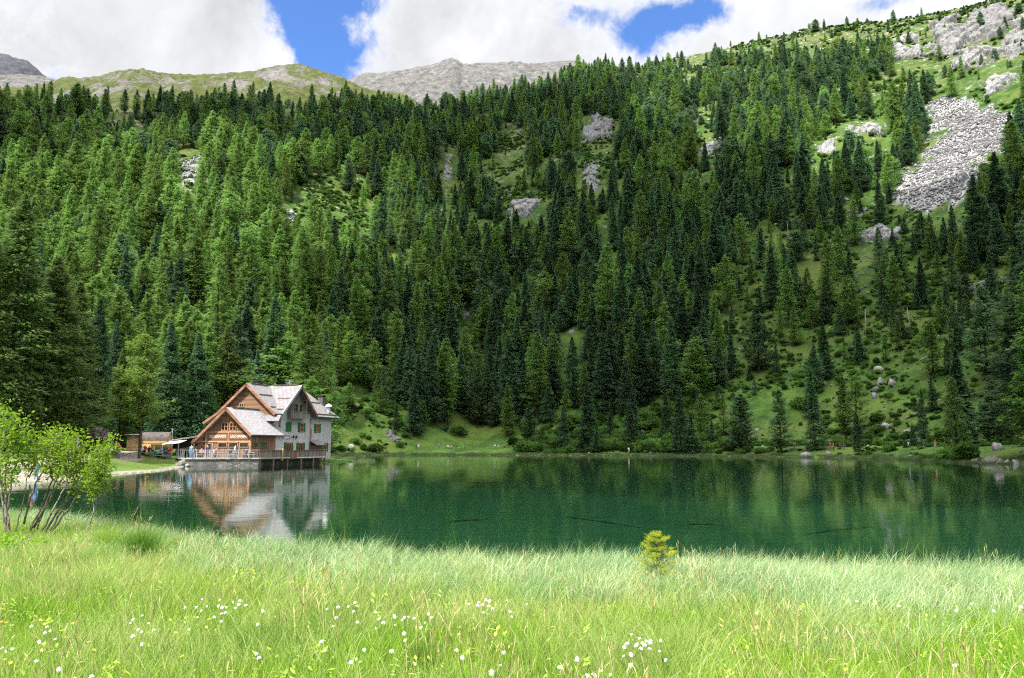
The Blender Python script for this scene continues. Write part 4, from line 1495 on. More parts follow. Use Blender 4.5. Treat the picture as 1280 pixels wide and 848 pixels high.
for px_, py_, top_, kd, vi, wd_, nm, lb in [(1072, 541, 458, 'larch', 3, 1.15, 'larch_tree', 'taller larch of the pair standing by the weathered rock on the right shore'), (1056, 543, 476, 'larch', 1, 1.2, 'larch_tree', 'shorter larch of the pair by the weathered rock on the right shore'),
                                       (1155, 549, 486, 'spruce', 0, 1.0, 'spruce_tree', 'lone slim dark spruce beside the round bush on the right shore'), (1167, 473, 402, 'larch', 3, 1.6, 'larch_tree', 'broad spreading larch in the middle of the right hillside'),
                                       (1243, 556, 470, 'pine', 1, 1.5, 'pine_tree', 'big leaning pine at the right end of the shore'), (1262, 556, 484, 'larch', 2, 1.3, 'larch_tree', 'larch close behind the big leaning pine at the right edge'),
                                       (1068, 561, 551, 'spruce', 3, 1.4, 'spruce_tree', 'little fir on the shore grass right of the blue walker'), (1197, 505, 425, 'spruce', 1, .9, 'spruce_tree', 'tall narrow dark spruce above the long fallen trunk'),
                                       (1020, 490, 430, 'pine', 0, 1.3, 'pine_tree', 'round pine on the grass left of the hillside boulders'), (905, 545, 492, 'larch', 0, 1.2, 'larch_tree', 'single larch at the right end of the alder thicket')]:
    P = ground_at(px_, py_)
    if P is None:
        continue
    _, _, zc = project(P)
    k_ = (py_ - top_) * zc / FPX / KINDS[kd][vi][2]
    e6 = empty(nm, P, px_ * 1.3, lb, 'tree')
    e6.scale = (k_ * wd_, k_ * wd_, k_)
    link('trunk', KINDS[kd][vi][1], e6)
    link('crown', KINDS[kd][vi][0], e6)
# ------------------------------------------------------------------ building materials
def wood_mat(name, c1, c2, c3, board=0.16, axis=0, rough=0.75, gapc=0.35):
    """Boards: a colour for each board, grain along it, a thin dark joint between boards (axis: 0 = boards counted along x, 1 = y, 2 = z)."""
    m, t, out = new_mat(name)
    tc = t.n('ShaderNodeTexCoord').outputs['Object']
    sp_ = t.n('ShaderNodeSeparateXYZ', {}, Vector=tc)
    q = t.math('DIVIDE', t.math('ADD', sp_.outputs[axis], sp_.outputs[1] if axis == 0 else 0.0), board)
    idn = t.math('FLOOR', q)
    fr_ = t.math('FRACT', q)
    wn = t.n('ShaderNodeTexWhiteNoise', {'noise_dimensions': '1D'}, W=idn).outputs[0]
    st = {0: (9, 9, 0.7), 1: (0.7, 9, 9), 2: (0.7, 0.7, 9)}[axis]
    gn = t.noise(t.vmath('MULTIPLY', tc, st), 2.0, 5, 0.7)
    c = t.ramp(t.math('ADD', t.math('MULTIPLY', wn, 0.5), t.math('MULTIPLY', gn, 0.55)), [(0.2, c1), (0.52, c2), (0.85, c3)])
    wea = t.noise(tc, 0.6, 5, 0.65)
    c = t.mix(t.math('MULTIPLY', t.smooth(wea, 0.45, 0.7), 0.45), c, tuple(x * 0.55 for x in c1))
    edge = t.math('LESS_THAN', t.math('ABSOLUTE', t.math('SUBTRACT', fr_, 0.5)), 0.46)
    c = t.mix(edge, tuple(x * gapc for x in c1), c)
    b = t.n('ShaderNodeBump', {}, Strength=0.5, Distance=0.02, Height=t.math('ADD', edge, t.math('MULTIPLY', gn, 0.4)))
    p = t.n('ShaderNodeBsdfPrincipled', {}, Base_Color=c, Roughness=rough, Normal=b.outputs[0])
    p.inputs['Specular IOR Level'].default_value = 0.25
    t.put(out.inputs[0], p.outputs[0])
    return m


def shingle_mat(name, lo, hi, row=0.22, tint=(1, 1, 1)):
    m, t, out = new_mat(name)
    tc = t.n('ShaderNodeTexCoord').outputs['Object']
    br = t.n('ShaderNodeTexBrick', {'offset': 0.5}, Scale=1.0)
    sp_ = t.n('ShaderNodeSeparateXYZ', {}, Vector=tc)
    cv = t.n('ShaderNodeCombineXYZ', {}, X=t.math('ADD', sp_.outputs[1], t.math('MULTIPLY', sp_.outputs[0], 0.35)), Y=sp_.outputs[2], Z=0.0)
    t.put(br.inputs['Vector'], cv.outputs[0])
    br.inputs['Brick Width'].default_value = 0.24
    br.inputs['Row Height'].default_value = row * 0.66
    br.inputs['Mortar Size'].default_value = 0.012
    br.inputs['Color1'].default_value = (1.1, 1.1, 1.1, 1)
    br.inputs['Color2'].default_value = (0.72, 0.72, 0.74, 1)
    br.inputs['Mortar'].default_value = (0.45, 0.45, 0.46, 1)
    n1 = t.noise(tc, 0.8, 6, 0.7)
    n2 = t.noise(t.vmath('MULTIPLY', tc, (4, 4, 1.0)), 1.5, 5, 0.75)
    c = t.ramp(t.math('ADD', t.math('MULTIPLY', n1, 0.45), t.math('MULTIPLY', n2, 0.55)), [(0.15, lo), (0.85, hi)])
    c = t.mix(1.0, c, br.outputs[0], 'MULTIPLY')
    b = t.n('ShaderNodeBump', {}, Strength=0.5, Distance=0.03, Height=br.outputs[1])
    p = t.n('ShaderNodeBsdfPrincipled', {}, Base_Color=c, Roughness=0.8, Normal=b.outputs[0])
    p.inputs['Specular IOR Level'].default_value = 0.3
    t.put(out.inputs[0], p.outputs[0])
    return m


def masonry_mat(name, stones, mortar, scale=1.6):
    m, t, out = new_mat(name)
    tc = t.n('ShaderNodeTexCoord').outputs['Object']
    wv_ = t.vmath('ADD', tc, t.vmath('MULTIPLY', t.n('ShaderNodeTexNoise', {}, Vector=tc, Scale=1.3).outputs['Color'], (0.3, 0.3, 0.3)))
    vo = t.n('ShaderNodeTexVoronoi', {}, Vector=t.vmath('MULTIPLY', wv_, (1, 1, 1.5)), Scale=scale)
    ve = t.n('ShaderNodeTexVoronoi', {'feature': 'DISTANCE_TO_EDGE'}, Vector=t.vmath('MULTIPLY', wv_, (1, 1, 1.5)), Scale=scale)
    hv = t.n('ShaderNodeSeparateColor', {}, Color=vo.outputs['Color']).outputs[0]
    c = t.ramp(t.math('ADD', t.math('MULTIPLY', hv, 0.6), t.math('MULTIPLY', t.noise(tc, 6, 5, 0.7), 0.4)), [(0.2, stones[0]), (0.5, stones[1]), (0.8, stones[2])])
    e = t.smooth(ve.outputs['Distance'], 0.02, 0.09)
    c = t.mix(e, mortar, c)
    b = t.n('ShaderNodeBump', {}, Strength=0.7, Distance=0.04, Height=t.math('ADD', e, t.noise(tc, 9, 4, 0.7)))
    p = t.n('ShaderNodeBsdfPrincipled', {}, Base_Color=c, Roughness=0.92, Normal=b.outputs[0])
    p.inputs['Specular IOR Level'].default_value = 0.15
    t.put(out.inputs[0], p.outputs[0])
    return m


W_GOLD = wood_mat('larch_cladding', (0.12, 0.064, 0.038), (0.20, 0.112, 0.066), (0.28, 0.172, 0.110), 0.17, 0)
W_GOLDH = wood_mat('larch_boards', (0.13, 0.068, 0.038), (0.205, 0.115, 0.068), (0.28, 0.172, 0.110), 0.16, 2)
W_TRIM = wood_mat('larch_trim', (0.24, 0.12, 0.06), (0.36, 0.20, 0.11), (0.44, 0.27, 0.16), 0.5, 2, gapc=0.8)
W_GREY = wood_mat('weathered_boards', (0.10, 0.085, 0.075), (0.19, 0.165, 0.15), (0.29, 0.26, 0.24), 0.15, 0)
W_BROWN = wood_mat('brown_boards', (0.10, 0.058, 0.034), (0.17, 0.10, 0.062), (0.23, 0.145, 0.095), 0.17, 1)
W_PALE = wood_mat('pale_new_wood', (0.40, 0.24, 0.11), (0.50, 0.33, 0.16), (0.58, 0.40, 0.22), 0.12, 2)
ROOF_L = shingle_mat('silver_shingles', (0.225, 0.218, 0.228), (0.32, 0.312, 0.326))
ROOF_M = shingle_mat('grey_shingles', (0.15, 0.14, 0.145), (0.235, 0.225, 0.232))
STONE_W = masonry_mat('limewashed_stone', ((0.34, 0.35, 0.36), (0.43, 0.435, 0.445), (0.49, 0.49, 0.495)), (0.37, 0.375, 0.38), 2.2)
STONE_Q = masonry_mat('quay_stone', ((0.11, 0.104, 0.098), (0.18, 0.17, 0.16), (0.25, 0.238, 0.222)), (0.10, 0.115, 0.11), 1.9)
PAVE = masonry_mat('terrace_paving', ((0.28, 0.26, 0.24), (0.36, 0.34, 0.31), (0.42, 0.40, 0.37)), (0.22, 0.21, 0.20), 1.4)
GREEN_P = pbr('green_shutter_paint', (0.012, 0.10, 0.035), 0.5, 0.2, 5.0)
WHITE_P = pbr('white_cloth', (0.74, 0.73, 0.70), 0.8, 0.08, 3.0)
GLASS = pbr('window_glass', (0.018, 0.022, 0.024), 0.08, 0.2, 1.0, spec=0.6)
GLASS_G = pbr('greenish_window_glass', (0.05, 0.10, 0.06), 0.1, 0.3, 1.0, spec=0.6)
DARKMETAL = pbr('dark_metal', (0.05, 0.052, 0.055), 0.5, 0.2, 4.0, metal=0.6)
GALV = pbr('galvanised_steel', (0.42, 0.46, 0.50), 0.45, 0.15, 6.0, metal=0.5)
DARKROOF = pbr('dark_roofing', (0.075, 0.062, 0.058), 0.8, 0.25, 2.5, 0.3)

# ------------------------------------------------------------------ the chalet
chalet = empty('chalet', CH_O, -CH_PHI, 'large alpine chalet of golden timber and whitewashed stone with silver shingle roofs on the lakeshore', 'chalet')
TAN = 0.883
ZG = 0.55


def mz(a):
    return 11.4 - TAN * abs(a)


def wz(a):
    return 7.62 - TAN * abs(a - 2.06)


b_ = MB()
b_.prism([(-4.4, 0.62, ZG), (4.3, 0.62, ZG), (4.3, 0.62, mz(4.3) - .34), (0, 0.62, 11.06), (-4.4, 0.62, mz(4.4) - .34)], (0, 13.6, 0))
b_.box((-4.4, 14.22, ZG), (4.3, 16.85, 7.0))
b_.prism([(0.3, 1.9, ZG), (0.3, 10.08, ZG), (0.3, 10.08, 11.39 - TAN * 4.16 - .34), (0.3, 5.92, 11.05), (0.3, 1.9, 11.39 - TAN * 4.02 - .34)], (4.15, 0, 0))
stone = b_.build('wall', STONE_W, chalet, label='whitewashed rough stone wall of the rear wing')
b_ = MB()
b_.prism([(-4.4, 0.52, 5.0), (4.3, 0.52, 5.0), (4.3, 0.52, mz(4.3) - .36), (0, 0.52, 11.04), (-4.4, 0.52, mz(4.4) - .36)], (0, 0.098, 0))
b_.build('gable_cladding', W_GOLDH, chalet)
b_ = MB()
b_.prism([(4.452, 2.0, 7.45), (4.452, 9.9, 7.45), (4.452, 5.92, 10.95)], (0.06, 0, 0))
b_.build('gable_cladding', W_GREY, chalet, label='weathered timber gable of the stone wing')
# timber front wing
b_ = MB()
b_.prism([(-1.3, -6.45, ZG), (5.6, -6.45, ZG), (5.6, -6.45, wz(5.6) - .30), (2.06, -6.45, 7.30), (-1.3, -6.45, wz(-1.3) - .30)], (0, 7.05, 0))
b_.build('timber_wall', W_GOLD, chalet)
b_ = MB()
b_.box((5.602, -6.44, ZG), (5.66, -0.95, 4.15))
b_.build('side_cladding', W_BROWN, chalet)
b_ = MB()
b_.box((5.602, -0.93, ZG), (5.70, 1.2, 4.1))
b_.build('side_wall', STONE_W, chalet)

# roofs
r1 = MB()
r1.slab([(0, 0, 11.4), (4.95, 0, mz(4.95)), (4.95, 0.97, mz(4.95)), (0, 5.92, 11.4)], 0.2)
r1.slab([(0, 5.92, 11.4), (4.95, 10.87, mz(4.95)), (4.95, 18.4, mz(4.95)), (0, 15.5, 11.4)], 0.2)
r1.slab([(0, 0, 11.405), (0, 15.5, 11.405), (-4.61, 18.2, mz(4.61)), (-4.61, 0, mz(4.61))], 0.2)
r1.slab([(-4.61, -0.02, mz(4.61) + .003), (-4.61, 18.2, mz(4.61) + .003), (-6.96, 18.4, 5.9), (-6.96, -0.02, 5.9)], 0.18)
r1.slab([(0, 15.5, 11.403), (4.95, 18.4, mz(4.95)), (-4.61, 18.25, mz(4.61))], 0.2)
r1.slab([(3.2, 0.5, 6.85), (3.5, -0.75, 6.0), (5.95, -0.75, 6.0), (5.5, 0.5, 6.85)], 0.12)
main_roof = r1.build('roof', ROOF_M, chalet)
r2 = MB()
r2.slab([(0.05, 5.92, 11.42), (0.05, 1.0, 7.06), (5.3, 1.0, 7.06), (5.3, 5.92, 11.42)], 0.2)
r2.slab([(0.05, 5.92, 11.42), (5.3, 5.92, 11.42), (5.3, 10.84, 7.06), (0.05, 10.84, 7.06)], 0.2)
r2.build('cross_gable_roof', ROOF_M, chalet)
r3 = MB()
r3.slab([(2.06, -7.16, 7.62), (6.15, -7.16, wz(6.15)), (6.15, 1.5, wz(6.15)), (2.06, 0.55, 7.62)], 0.17)
r3.slab([(2.06, -7.16, 7.622), (2.06, 0.5, 7.622), (-3.15, 0.5, wz(-3.15)), (-3.15, -7.16, wz(-3.15))], 0.17)
wing_roof = r3.build('wing_roof', ROOF_L, chalet)
for quad, par in (([(0.02, 0.9, 11.44), (-0.3, 0.9, 11.2), (-0.3, 15.0, 11.2), (0.02, 15.0, 11.44)], main_roof),):
    s = MB()
    s.bar((0.0, 1.0, 11.47), (0.0, 5.2, 11.47), 0.34, 0.06)
    s.build('ridge_board', W_GREY, par)
s = MB()
s.bar((0.7, 5.92, 11.5), (4.6, 5.92, 11.5), 0.34, 0.06)
s.build('ridge_board', W_GREY, main_roof)
s = MB()
s.bar((2.06, -6.0, 7.68), (2.06, 0.3, 7.68), 0.42, 0.07)
s.build('ridge_board', W_GREY, wing_roof)
for p_, q_ in (((1.9, 0.4, mz(1.9) + .10), (1.9, 3.6, mz(1.9) + .10)), ((3.9, 0.3, mz(3.9) + .10), (3.9, 1.5, mz(3.9) + .10)), ((2.9, 3.55, 9.39), (4.9, 3.55, 9.39)), ((3.6, 1.6, 7.75), (5.1, 1.6, 7.75)),
              ((2.4, 12.0, mz(2.4) + .1), (2.4, 16.3, mz(2.4) + .1)), ((4.6, 11.4, mz(4.6) + .1), (4.6, 18.1, mz(4.6) + .1))):
    s = MB()
    s.bar(p_, q_, 0.12, 0.12)
    s.build('snow_guard', W_GREY, main_roof)


def barge(pts, mat, w_=0.10, h_=0.34, nm='bargeboard'):
    s = MB()
    for p_, q_ in zip(pts[:-1], pts[1:]):
        p_, q_ = Vector(p_), Vector(q_)
        d = (q_ - p_).normalized()
        side = Vector((0, 1, 0)) if abs(p_.y - q_.y) < 1e-6 else Vector((1, 0, 0))
        up_ = d.cross(side)
        if up_.z > 0:
            up_ = -up_
        s.slab([p_ - side * w_ * .5, p_ + side * w_ * .5, q_ + side * w_ * .5, q_ - side * w_ * .5], 0.001) if False else None
        vs = [p_ - side * w_ * .5, p_ + side * w_ * .5, p_ + side * w_ * .5 + up_ * h_, p_ - side * w_ * .5 + up_ * h_]
        s.prism(vs, q_ - p_)
    return s.build(nm, mat, chalet)


W_BARGE = wood_mat('red_brown_barge', (0.16, 0.075, 0.042), (0.24, 0.12, 0.07), (0.31, 0.17, 0.105), 0.6, 2, gapc=0.8)
BLUEGREY = pbr('blue_grey_fascia', (0.24, 0.28, 0.33), 0.7, 0.15, 3.0)
barge([(2.06, -7.22, 7.62), (6.18, -7.22, wz(6.18))], W_BARGE)
barge([(2.05, -7.22, 7.62), (-3.18, -7.22, wz(-3.18))], W_BARGE)
barge([(0, -.06, 11.4), (4.98, -.06, mz(4.98))], W_BARGE)
barge([(0, -.06, 11.4), (-4.61, -.06, mz(4.61)), (-6.98, -.06, 5.9)], W_BARGE)
barge([(5.36, 5.92, 11.42), (5.36, 0.97, 7.03)], BLUEGREY)
barge([(5.36, 5.92, 11.42), (5.36, 10.87, 7.03)], W_BARGE)
# rafters and purlins under the eaves
s = MB()
for a0, z0 in ((-1.0, 3.9), (1.1, 6.2), (3.0, 6.2), (4.7, 4.75)):
    s.box((a0 - .07, -7.1, min(wz(a0) - .42, 9)), (a0 + .07, -6.4, min(wz(a0) - .24, 9)))
for a0 in (-4.0, -2.2, 2.2, 4.0):
    s.box((a0 - .08, .02, mz(a0) - .52), (a0 + .08, .6, mz(a0) - .30))
for bb in (2.4, 4.0, 7.8, 9.6):
    s.box((4.5, bb - .08, 11.39 - TAN * abs(bb - 5.92) - .54), (5.32, bb + .08, 11.39 - TAN * abs(bb - 5.92) - .32))
for k in range(7):
    aa = -3.0 + 0.0
    s.bar((-1.35, -6.7 + k * 1.1, wz(-1.35) - .28), (-3.1, -6.7 + k * 1.1, wz(-3.1) - .28), 0.12)
s.build('rafters', W_BARGE, chalet)
s = MB()
s.box((-1.42, -6.56, ZG), (-1.2, -6.40, 4.5))
s.box((-3.05, -6.95, ZG), (-2.85, -6.75, 3.0))
s.box((-3.05, -2.0, ZG), (-2.85, -1.8, 3.0))
s.box((5.38, -6.56, ZG), (5.62, -6.44, 4.2))
s.box((-1.2, -6.54, 4.28), (5.4, -6.43, 4.46))
s.box((-3.1, -6.55, 3.02), (5.4, -6.42, 3.22))
s.box((2.02, -6.53, 3.22), (2.18, -6.43, 4.28))
s.box((-1.2, -6.53, 5.75), (4.4, -6.44, 5.86)) if False else None
s.box((-0.35, -6.52, 1.0), (-0.2, -6.44, 3.02))
s.build('timber_frame', W_TRIM, chalet)


def window(plane, u0, u1, z0, z1, face, sashes=2, bars=1, mat=None, glass=None, fw=0.09, recess=0.0):
    """A framed window on a wall face; plane 'f' faces the gable front, 's' the long right side."""
    mat = mat or W_TRIM
    fr_, gl_ = MB(), MB()

    def bx(mb, a0, a1, y0, y1, d0, d1):
        if plane == 'f':
            mb.box((a0, face - d1, y0), (a1, face - d0, y1))
        else:
            mb.box((face + d0, a0, y0), (face + d1, a1, y1))
    bx(gl_, u0 + .02, u1 - .02, z0 + .02, z1 - .02, 0.004, 0.022)
    bx(fr_, u0, u0 + fw, z0, z1, 0.0, 0.09)
    bx(fr_, u1 - fw, u1, z0, z1, 0.0, 0.09)
    bx(fr_, u0 + fw, u1 - fw, z1 - fw, z1, 0.0, 0.09)
    bx(fr_, u0 + fw, u1 - fw, z0, z0 + fw, 0.0, 0.09)
    for k in range(1, sashes):
        c = u0 + (u1 - u0) * k / sashes
        bx(fr_, c - fw * .5, c + fw * .5, z0 + fw, z1 - fw, 0.003, 0.085)
    if bars:
        for k in range(1, bars + 1):
            c = z0 + (z1 - z0) * k / (bars + 1)
            bx(fr_, u0 + fw, u1 - fw, c - .02, c + .02, 0.003, 0.05)
    o = fr_.build('window', mat, chalet)
    gl_.build('pane', glass or GLASS, o)
    return o


def shutters(u0, u1, z0, z1, face, wdt=0.5, sides=(0, 1)):
    for sd in sides:
        s = MB()
        a0 = u0 - wdt - .03 if sd == 0 else u1 + .03
        s.box((face + .01, a0, z0 - .03), (face + .06, a0 + wdt, z1 + .03))
        for k in range(6):
            zz_ = z0 + (z1 - z0) * (k + .3) / 6
            s.box((face + .061, a0 + .06, zz_), (face + .075, a0 + wdt - .06, zz_ + .09))
        s.build('shutter', GREEN_P, chalet)


for a0 in (0.98, 2.25):
    window('f', a0, a0 + 1.05, 4.55, 5.6, -6.45, 2, 1)
for a0, a1 in ((0.55, 2.0), (2.22, 3.62), (3.88, 5.28)):
    window('f', a0, a1, 2.32, 3.0, -6.45, 1, 0)
window('f', -1.35, -0.55, 8.0, 8.6, 0.52, 2, 0)
s = MB()
s.box((-1.12, -6.50, 1.0), (-0.45, -6.44, 2.95))
d_ = s.build('door', W_GREY, chalet)
s = MB()
s.box((-1.02, -6.515, 1.9), (-0.55, -6.501, 2.8))
s.build('pane', GLASS, d_)
s = MB()
s.box((-2.5, -1.6, 1.0), (-1.7, -1.52, 2.9))
s.build('door', WHITE_P, chalet, label='white door in the open porch')
for b0, b1 in ((-6.2, -4.9), (-4.55, -2.95)):
    window('s', b0, b1, 2.3, 3.05, 5.66, 1, 0, W_BROWN, GLASS_G)
s = MB()
s.box((5.66, -2.55, 1.0), (5.72, -1.0, 3.05))
s.build('door', W_GOLD, chalet, label='orange wooden door on the lake side')
# long right side: the two storeys of shuttered windows
shutters(3.66, 4.9, 4.6, 5.9, 4.45, 0.62, (1,)) if False else None
s = MB()
s.box((4.46, 3.45, 4.6), (4.52, 4.15, 5.95))
s.build('shutter', GREEN_P, chalet)
s = MB()
s.box((4.46, 4.17, 4.6), (4.52, 4.87, 5.95))
s.build('shutter', GREEN_P, chalet)
for f_, u0, u1, z0, z1 in ((4.45, 7.25, 8.15, 4.62, 5.9), (4.3, 12.1, 12.95, 4.62, 5.9), (4.45, 3.75, 4.95, 1.75, 3.0), (4.45, 7.0, 8.2, 1.75, 3.0), (4.3, 14.35, 15.4, 1.75, 3.0)):
    window('s', u0, u1, z0, z1, f_, 2, 1)
    shutters(u0, u1, z0, z1, f_, 0.52)
# balcony under the side gable, with its door and windows
bal = MB()
bal.box((4.512, 3.6, 6.5), (5.2, 7.95, 6.6))
bo = bal.build('balcony', W_GREY, chalet)
s = MB()
for k in range(28):
    bb = 3.64 + k * 0.152
    s.box((5.14, bb, 6.6), (5.19, bb + .13, 7.4))
s.box((5.1, 3.6, 7.4), (5.24, 7.95, 7.5))
s.box((4.52, 3.6, 6.6), (5.14, 3.64, 7.45))
s.box((4.52, 7.9, 6.6), (5.14, 7.94, 7.45))
s.build('balustrade', W_GREY, bo)
for b0 in (4.1, 5.5, 6.7):
    window('s', b0, b0 + .85, 7.5, 8.7, 4.512, 1, 1, W_GREY)
s = MB()
s.box((5.05, 3.66, 7.5), (5.17, 3.78, 9.1))
s.box((5.05, 7.78, 7.5), (5.17, 7.9, 9.1))
s.build('balcony_post', W_GREY, bo)
# little lean-to porch in the corner of the stone walls
s = MB()
s.box((4.302, 10.3, ZG), (5.3, 12.5, 2.6))
po = s.build('porch', W_BROWN, chalet)
s = MB()
s.slab([(4.31, 10.12, 3.5), (5.75, 10.12, 2.7), (5.75, 12.75, 2.7), (4.31, 12.75, 3.5)], 0.1)
s.build('roof', ROOF_M, po)
s = MB()
s.tube([(4.36, 10.25, 1.0), (4.36, 10.25, 6.9)], 0.06, 8)
s.tube([(4.95, 1.2, 6.95), (4.6, 1.75, 6.3), (4.5, 1.85, 1.1)], 0.05, 8)
s.tube([(6.2, 1.4, 3.9), (6.7, 1.7, 3.75), (5.7, 1.75, 3.4)], 0.05, 8)
s.build('downpipe', DARKMETAL, chalet)
s = MB()
s.box((4.31, 10.15, 3.7), (4.4, 10.75, 5.2))
s.build('niche_panel', W_BARGE, chalet)
for bb in (5.35, 6.1):
    s = MB()
    s.box((4.452, bb, 3.95), (4.62, bb + .16, 4.05))
    s.box((4.54, bb - .02, 3.65), (4.70, bb + .18, 3.95))
    s.build('wall_lamp', DARKMETAL, chalet)
# chimneys, vent dome and aerial
s = MB()
s.box((1.9, 16.6, 8.5), (2.75, 17.5, 10.5))
ch1 = s.build('chimney', masonry_mat('chimney_stone', ((0.07, 0.065, 0.065), (0.11, 0.10, 0.10), (0.15, 0.14, 0.14)), (0.08, 0.08, 0.08), 2.5), chalet)
s = MB()
s.box((1.75, 16.45, 10.5), (2.9, 17.65, 10.64))
s.build('cap', DARKMETAL, ch1)
s = MB()
s.box((-1.2, 3.4, 10.0), (-0.4, 4.2, 11.9))
ch2 = s.build('chimney', ch1.data.materials[0], chalet)
s = MB()
s.box((-1.35, 3.25, 11.9), (-0.25, 4.35, 12.05))
s.build('cap', DARKMETAL, ch2)
s = MB()
s.tube([(4.1, 16.2, 7.7), (4.1, 16.2, 8.7)], 0.32, 12)
vt = s.build('vent', GALV, chalet)
s = MB()
s.tube([(4.1, 16.2, 8.7), (4.1, 16.2, 8.85), (4.1, 16.2, 9.1), (4.1, 16.2, 9.2)], [0.52, 0.5, 0.3, 0.05], 12)
s.build('white_dome', WHITE_P, vt)
s = MB()
s.tube([(1.0, 9.5, 10.4), (1.0, 9.5, 12.6)], 0.035, 6)
for k, zz_ in enumerate((12.0, 12.25, 12.5)):
    s.bar((0.5 - .1 * k, 9.5, zz_), (1.5 + .1 * k, 9.5, zz_ + .05), 0.03)
s.bar((0.4, 9.3, 12.1), (1.6, 9.8, 12.3), 0.03)
s.build('aerial', GALV, chalet)


def text_mesh(txt, size, mat, depth=0.012):
    cu = bpy.data.curves.new('lettering', 'FONT')
    cu.body = txt
    cu.size = size
    cu.extrude = depth
    cu.align_x = 'CENTER'
    cu.align_y = 'CENTER'
    o = bpy.data.objects.new('lettering', cu)
    COL.objects.link(o)
    dg = bpy.context.evaluated_depsgraph_get()
    me = bpy.data.meshes.new_from_object(o.evaluated_get(dg))
    bpy.data.objects.remove(o)
    me.materials.clear()
    me.materials.append(mat)
    return me


for txt, a0, a1, lb in (('RISTORANTE', -0.95, 1.95, 'left wooden signboard'), ('LAGO NAMBINO', 2.25, 5.3, 'right wooden signboard')):
    s = MB()
    s.box((a0, -6.515, 3.36), (a1, -6.455, 4.16))
    sg = s.build('signboard', W_PALE if False else W_GOLDH, chalet, label=lb)
    me = text_mesh(txt, 0.40, WHITE_P)
    o = link('lettering', me, sg, loc=((a0 + a1) / 2, -6.53, 3.76), rot=(math.pi / 2, 0, 0))
    wd = max(v.co.x for v in me.vertices) - min(v.co.x for v in me.vertices)
    o.scale = ((a1 - a0) * 0.86 / wd, 1.15, 1)

# ------------------------------------------------------------------ terrace, deck, railings
Q0, Q1, Q2, Q3 = Vector((-40.8, 101.5, 0)), Vector((-32.6, 104.5, 0)), Vector((-26.7, 117.0, 0)), Vector((-29.3, 125.5, 0))
QB, QL = Vector((-33.0, 113.0, 0)), Vector((-45.0, 108.5, 0))
FLOOR = 0.97
terrace = empty('terrace', Q0, 0, 'lakeside stone terrace with steel railing and grey boarded deck in front of the chalet', 'terrace')


def tl(v, z):
    return Vector((v.x - Q0.x, v.y - Q0.y, z))


s = MB()
s.prism([tl(Q0, -1.2), tl(Q1, -1.2), tl(QB, -1.2), tl(QL, -1.2)], (0, 0, FLOOR - .1 + 1.2))
s.build('quay_wall', STONE_Q, terrace)
s = MB()
e1 = (Q1 - Q0).normalized() * 0.08
n1 = Vector((e1.y, -e1.x, 0)).normalized() * 0.12
s.prism([tl(Q0 + n1 - e1, FLOOR - .099), tl(Q1 + n1, FLOOR - .099), tl(QB, FLOOR - .099), tl(QL - e1 * 2, FLOOR - .099)], (0, 0, .1))
s.build('paving', PAVE, terrace)
s = MB()
dk = (Q2 - Q1).normalized()
dn = Vector((dk.y, -dk.x, 0))
s.prism([tl(Q1 + dk * .02, FLOOR - .14), tl(Q2, FLOOR - .14), tl(Q3, FLOOR - .14), tl(Vector((-34.5, 118.0, 0)), FLOOR - .14), tl(QB + dk * .02, FLOOR - .14)], (0, 0, .12))
s.build('deck', W_GREY, terrace)
s = MB()
back = 1.3
s.prism([tl(Q1 - dn * back, -1.2), tl(Q2 - dn * back, -1.2), tl(Q2 - dn * (back + 1), -1.2), tl(Q1 - dn * (back + 1), -1.2)], (0, 0, FLOOR - .15 + 1.2))
s.build('foundation_wall', STONE_Q, terrace)
L1 = (Q2 - Q1).length
for k, tpos in enumerate((0.3, 2.9, 5.6, 8.4, 11.0, 13.5)):
    s = MB()
    c = tl(Q1 + dk * tpos - dn * .12, 0)
    s.tube([c + Vector((0, 0, -2.5)), c + Vector((0, 0, FLOOR - .14))], 0.13, 8)
    s.build('support_post', W_GOLD if k == 3 else W_BROWN, terrace)
# boarded railing
s = MB()
k = 0
tpos = 0.05
while tpos < L1 - .1:
    p_ = tl(Q1 + dk * tpos, FLOOR + .04)
    q_ = tl(Q1 + dk * (tpos + .135), FLOOR + .04)
    if not (6.0 < tpos < 7.4):
        s.prism([p_, q_, q_ - dn * .03, p_ - dn * .03], (0, 0, 0.92))
    tpos += .165
s.bar(tl(Q1, FLOOR + 1.0), tl(Q2, FLOOR + 1.0), 0.16, 0.07)
s.bar(tl(Q2, FLOOR + 1.0), tl(Q3, FLOOR + 1.0), 0.16, 0.07)
for k in range(52):
    e_ = (Q3 - Q2).normalized()
    p_ = tl(Q2 + e_ * (0.05 + k * .165), FLOOR + .04)
    q_ = tl(Q2 + e_ * (0.185 + k * .165), FLOOR + .04)
    s.prism([p_, q_, q_ + dn * .03, p_ + dn * .03], (0, 0, 0.92))
s.build('boarded_railing', W_GREY, terrace)
s = MB()
p_, q_ = tl(Q1 + dk * 6.02, FLOOR - .05), tl(Q1 + dk * 7.38, FLOOR - .05)
s.prism([p_, q_, q_ - dn * .04, p_ - dn * .04], (0, 0, 1.0))
s.build('gate', W_GOLD, terrace, label='orange wooden gate in the grey boarded railing')
s = MB()
c = tl(Q1 + dk * 4.4 + dn * .06, 0)
s.box((c.x - .07, c.y - .07, FLOOR - .35), (c.x + .07, c.y + .07, FLOOR + 1.25))
s.build('railing_post', W_PALE, terrace)
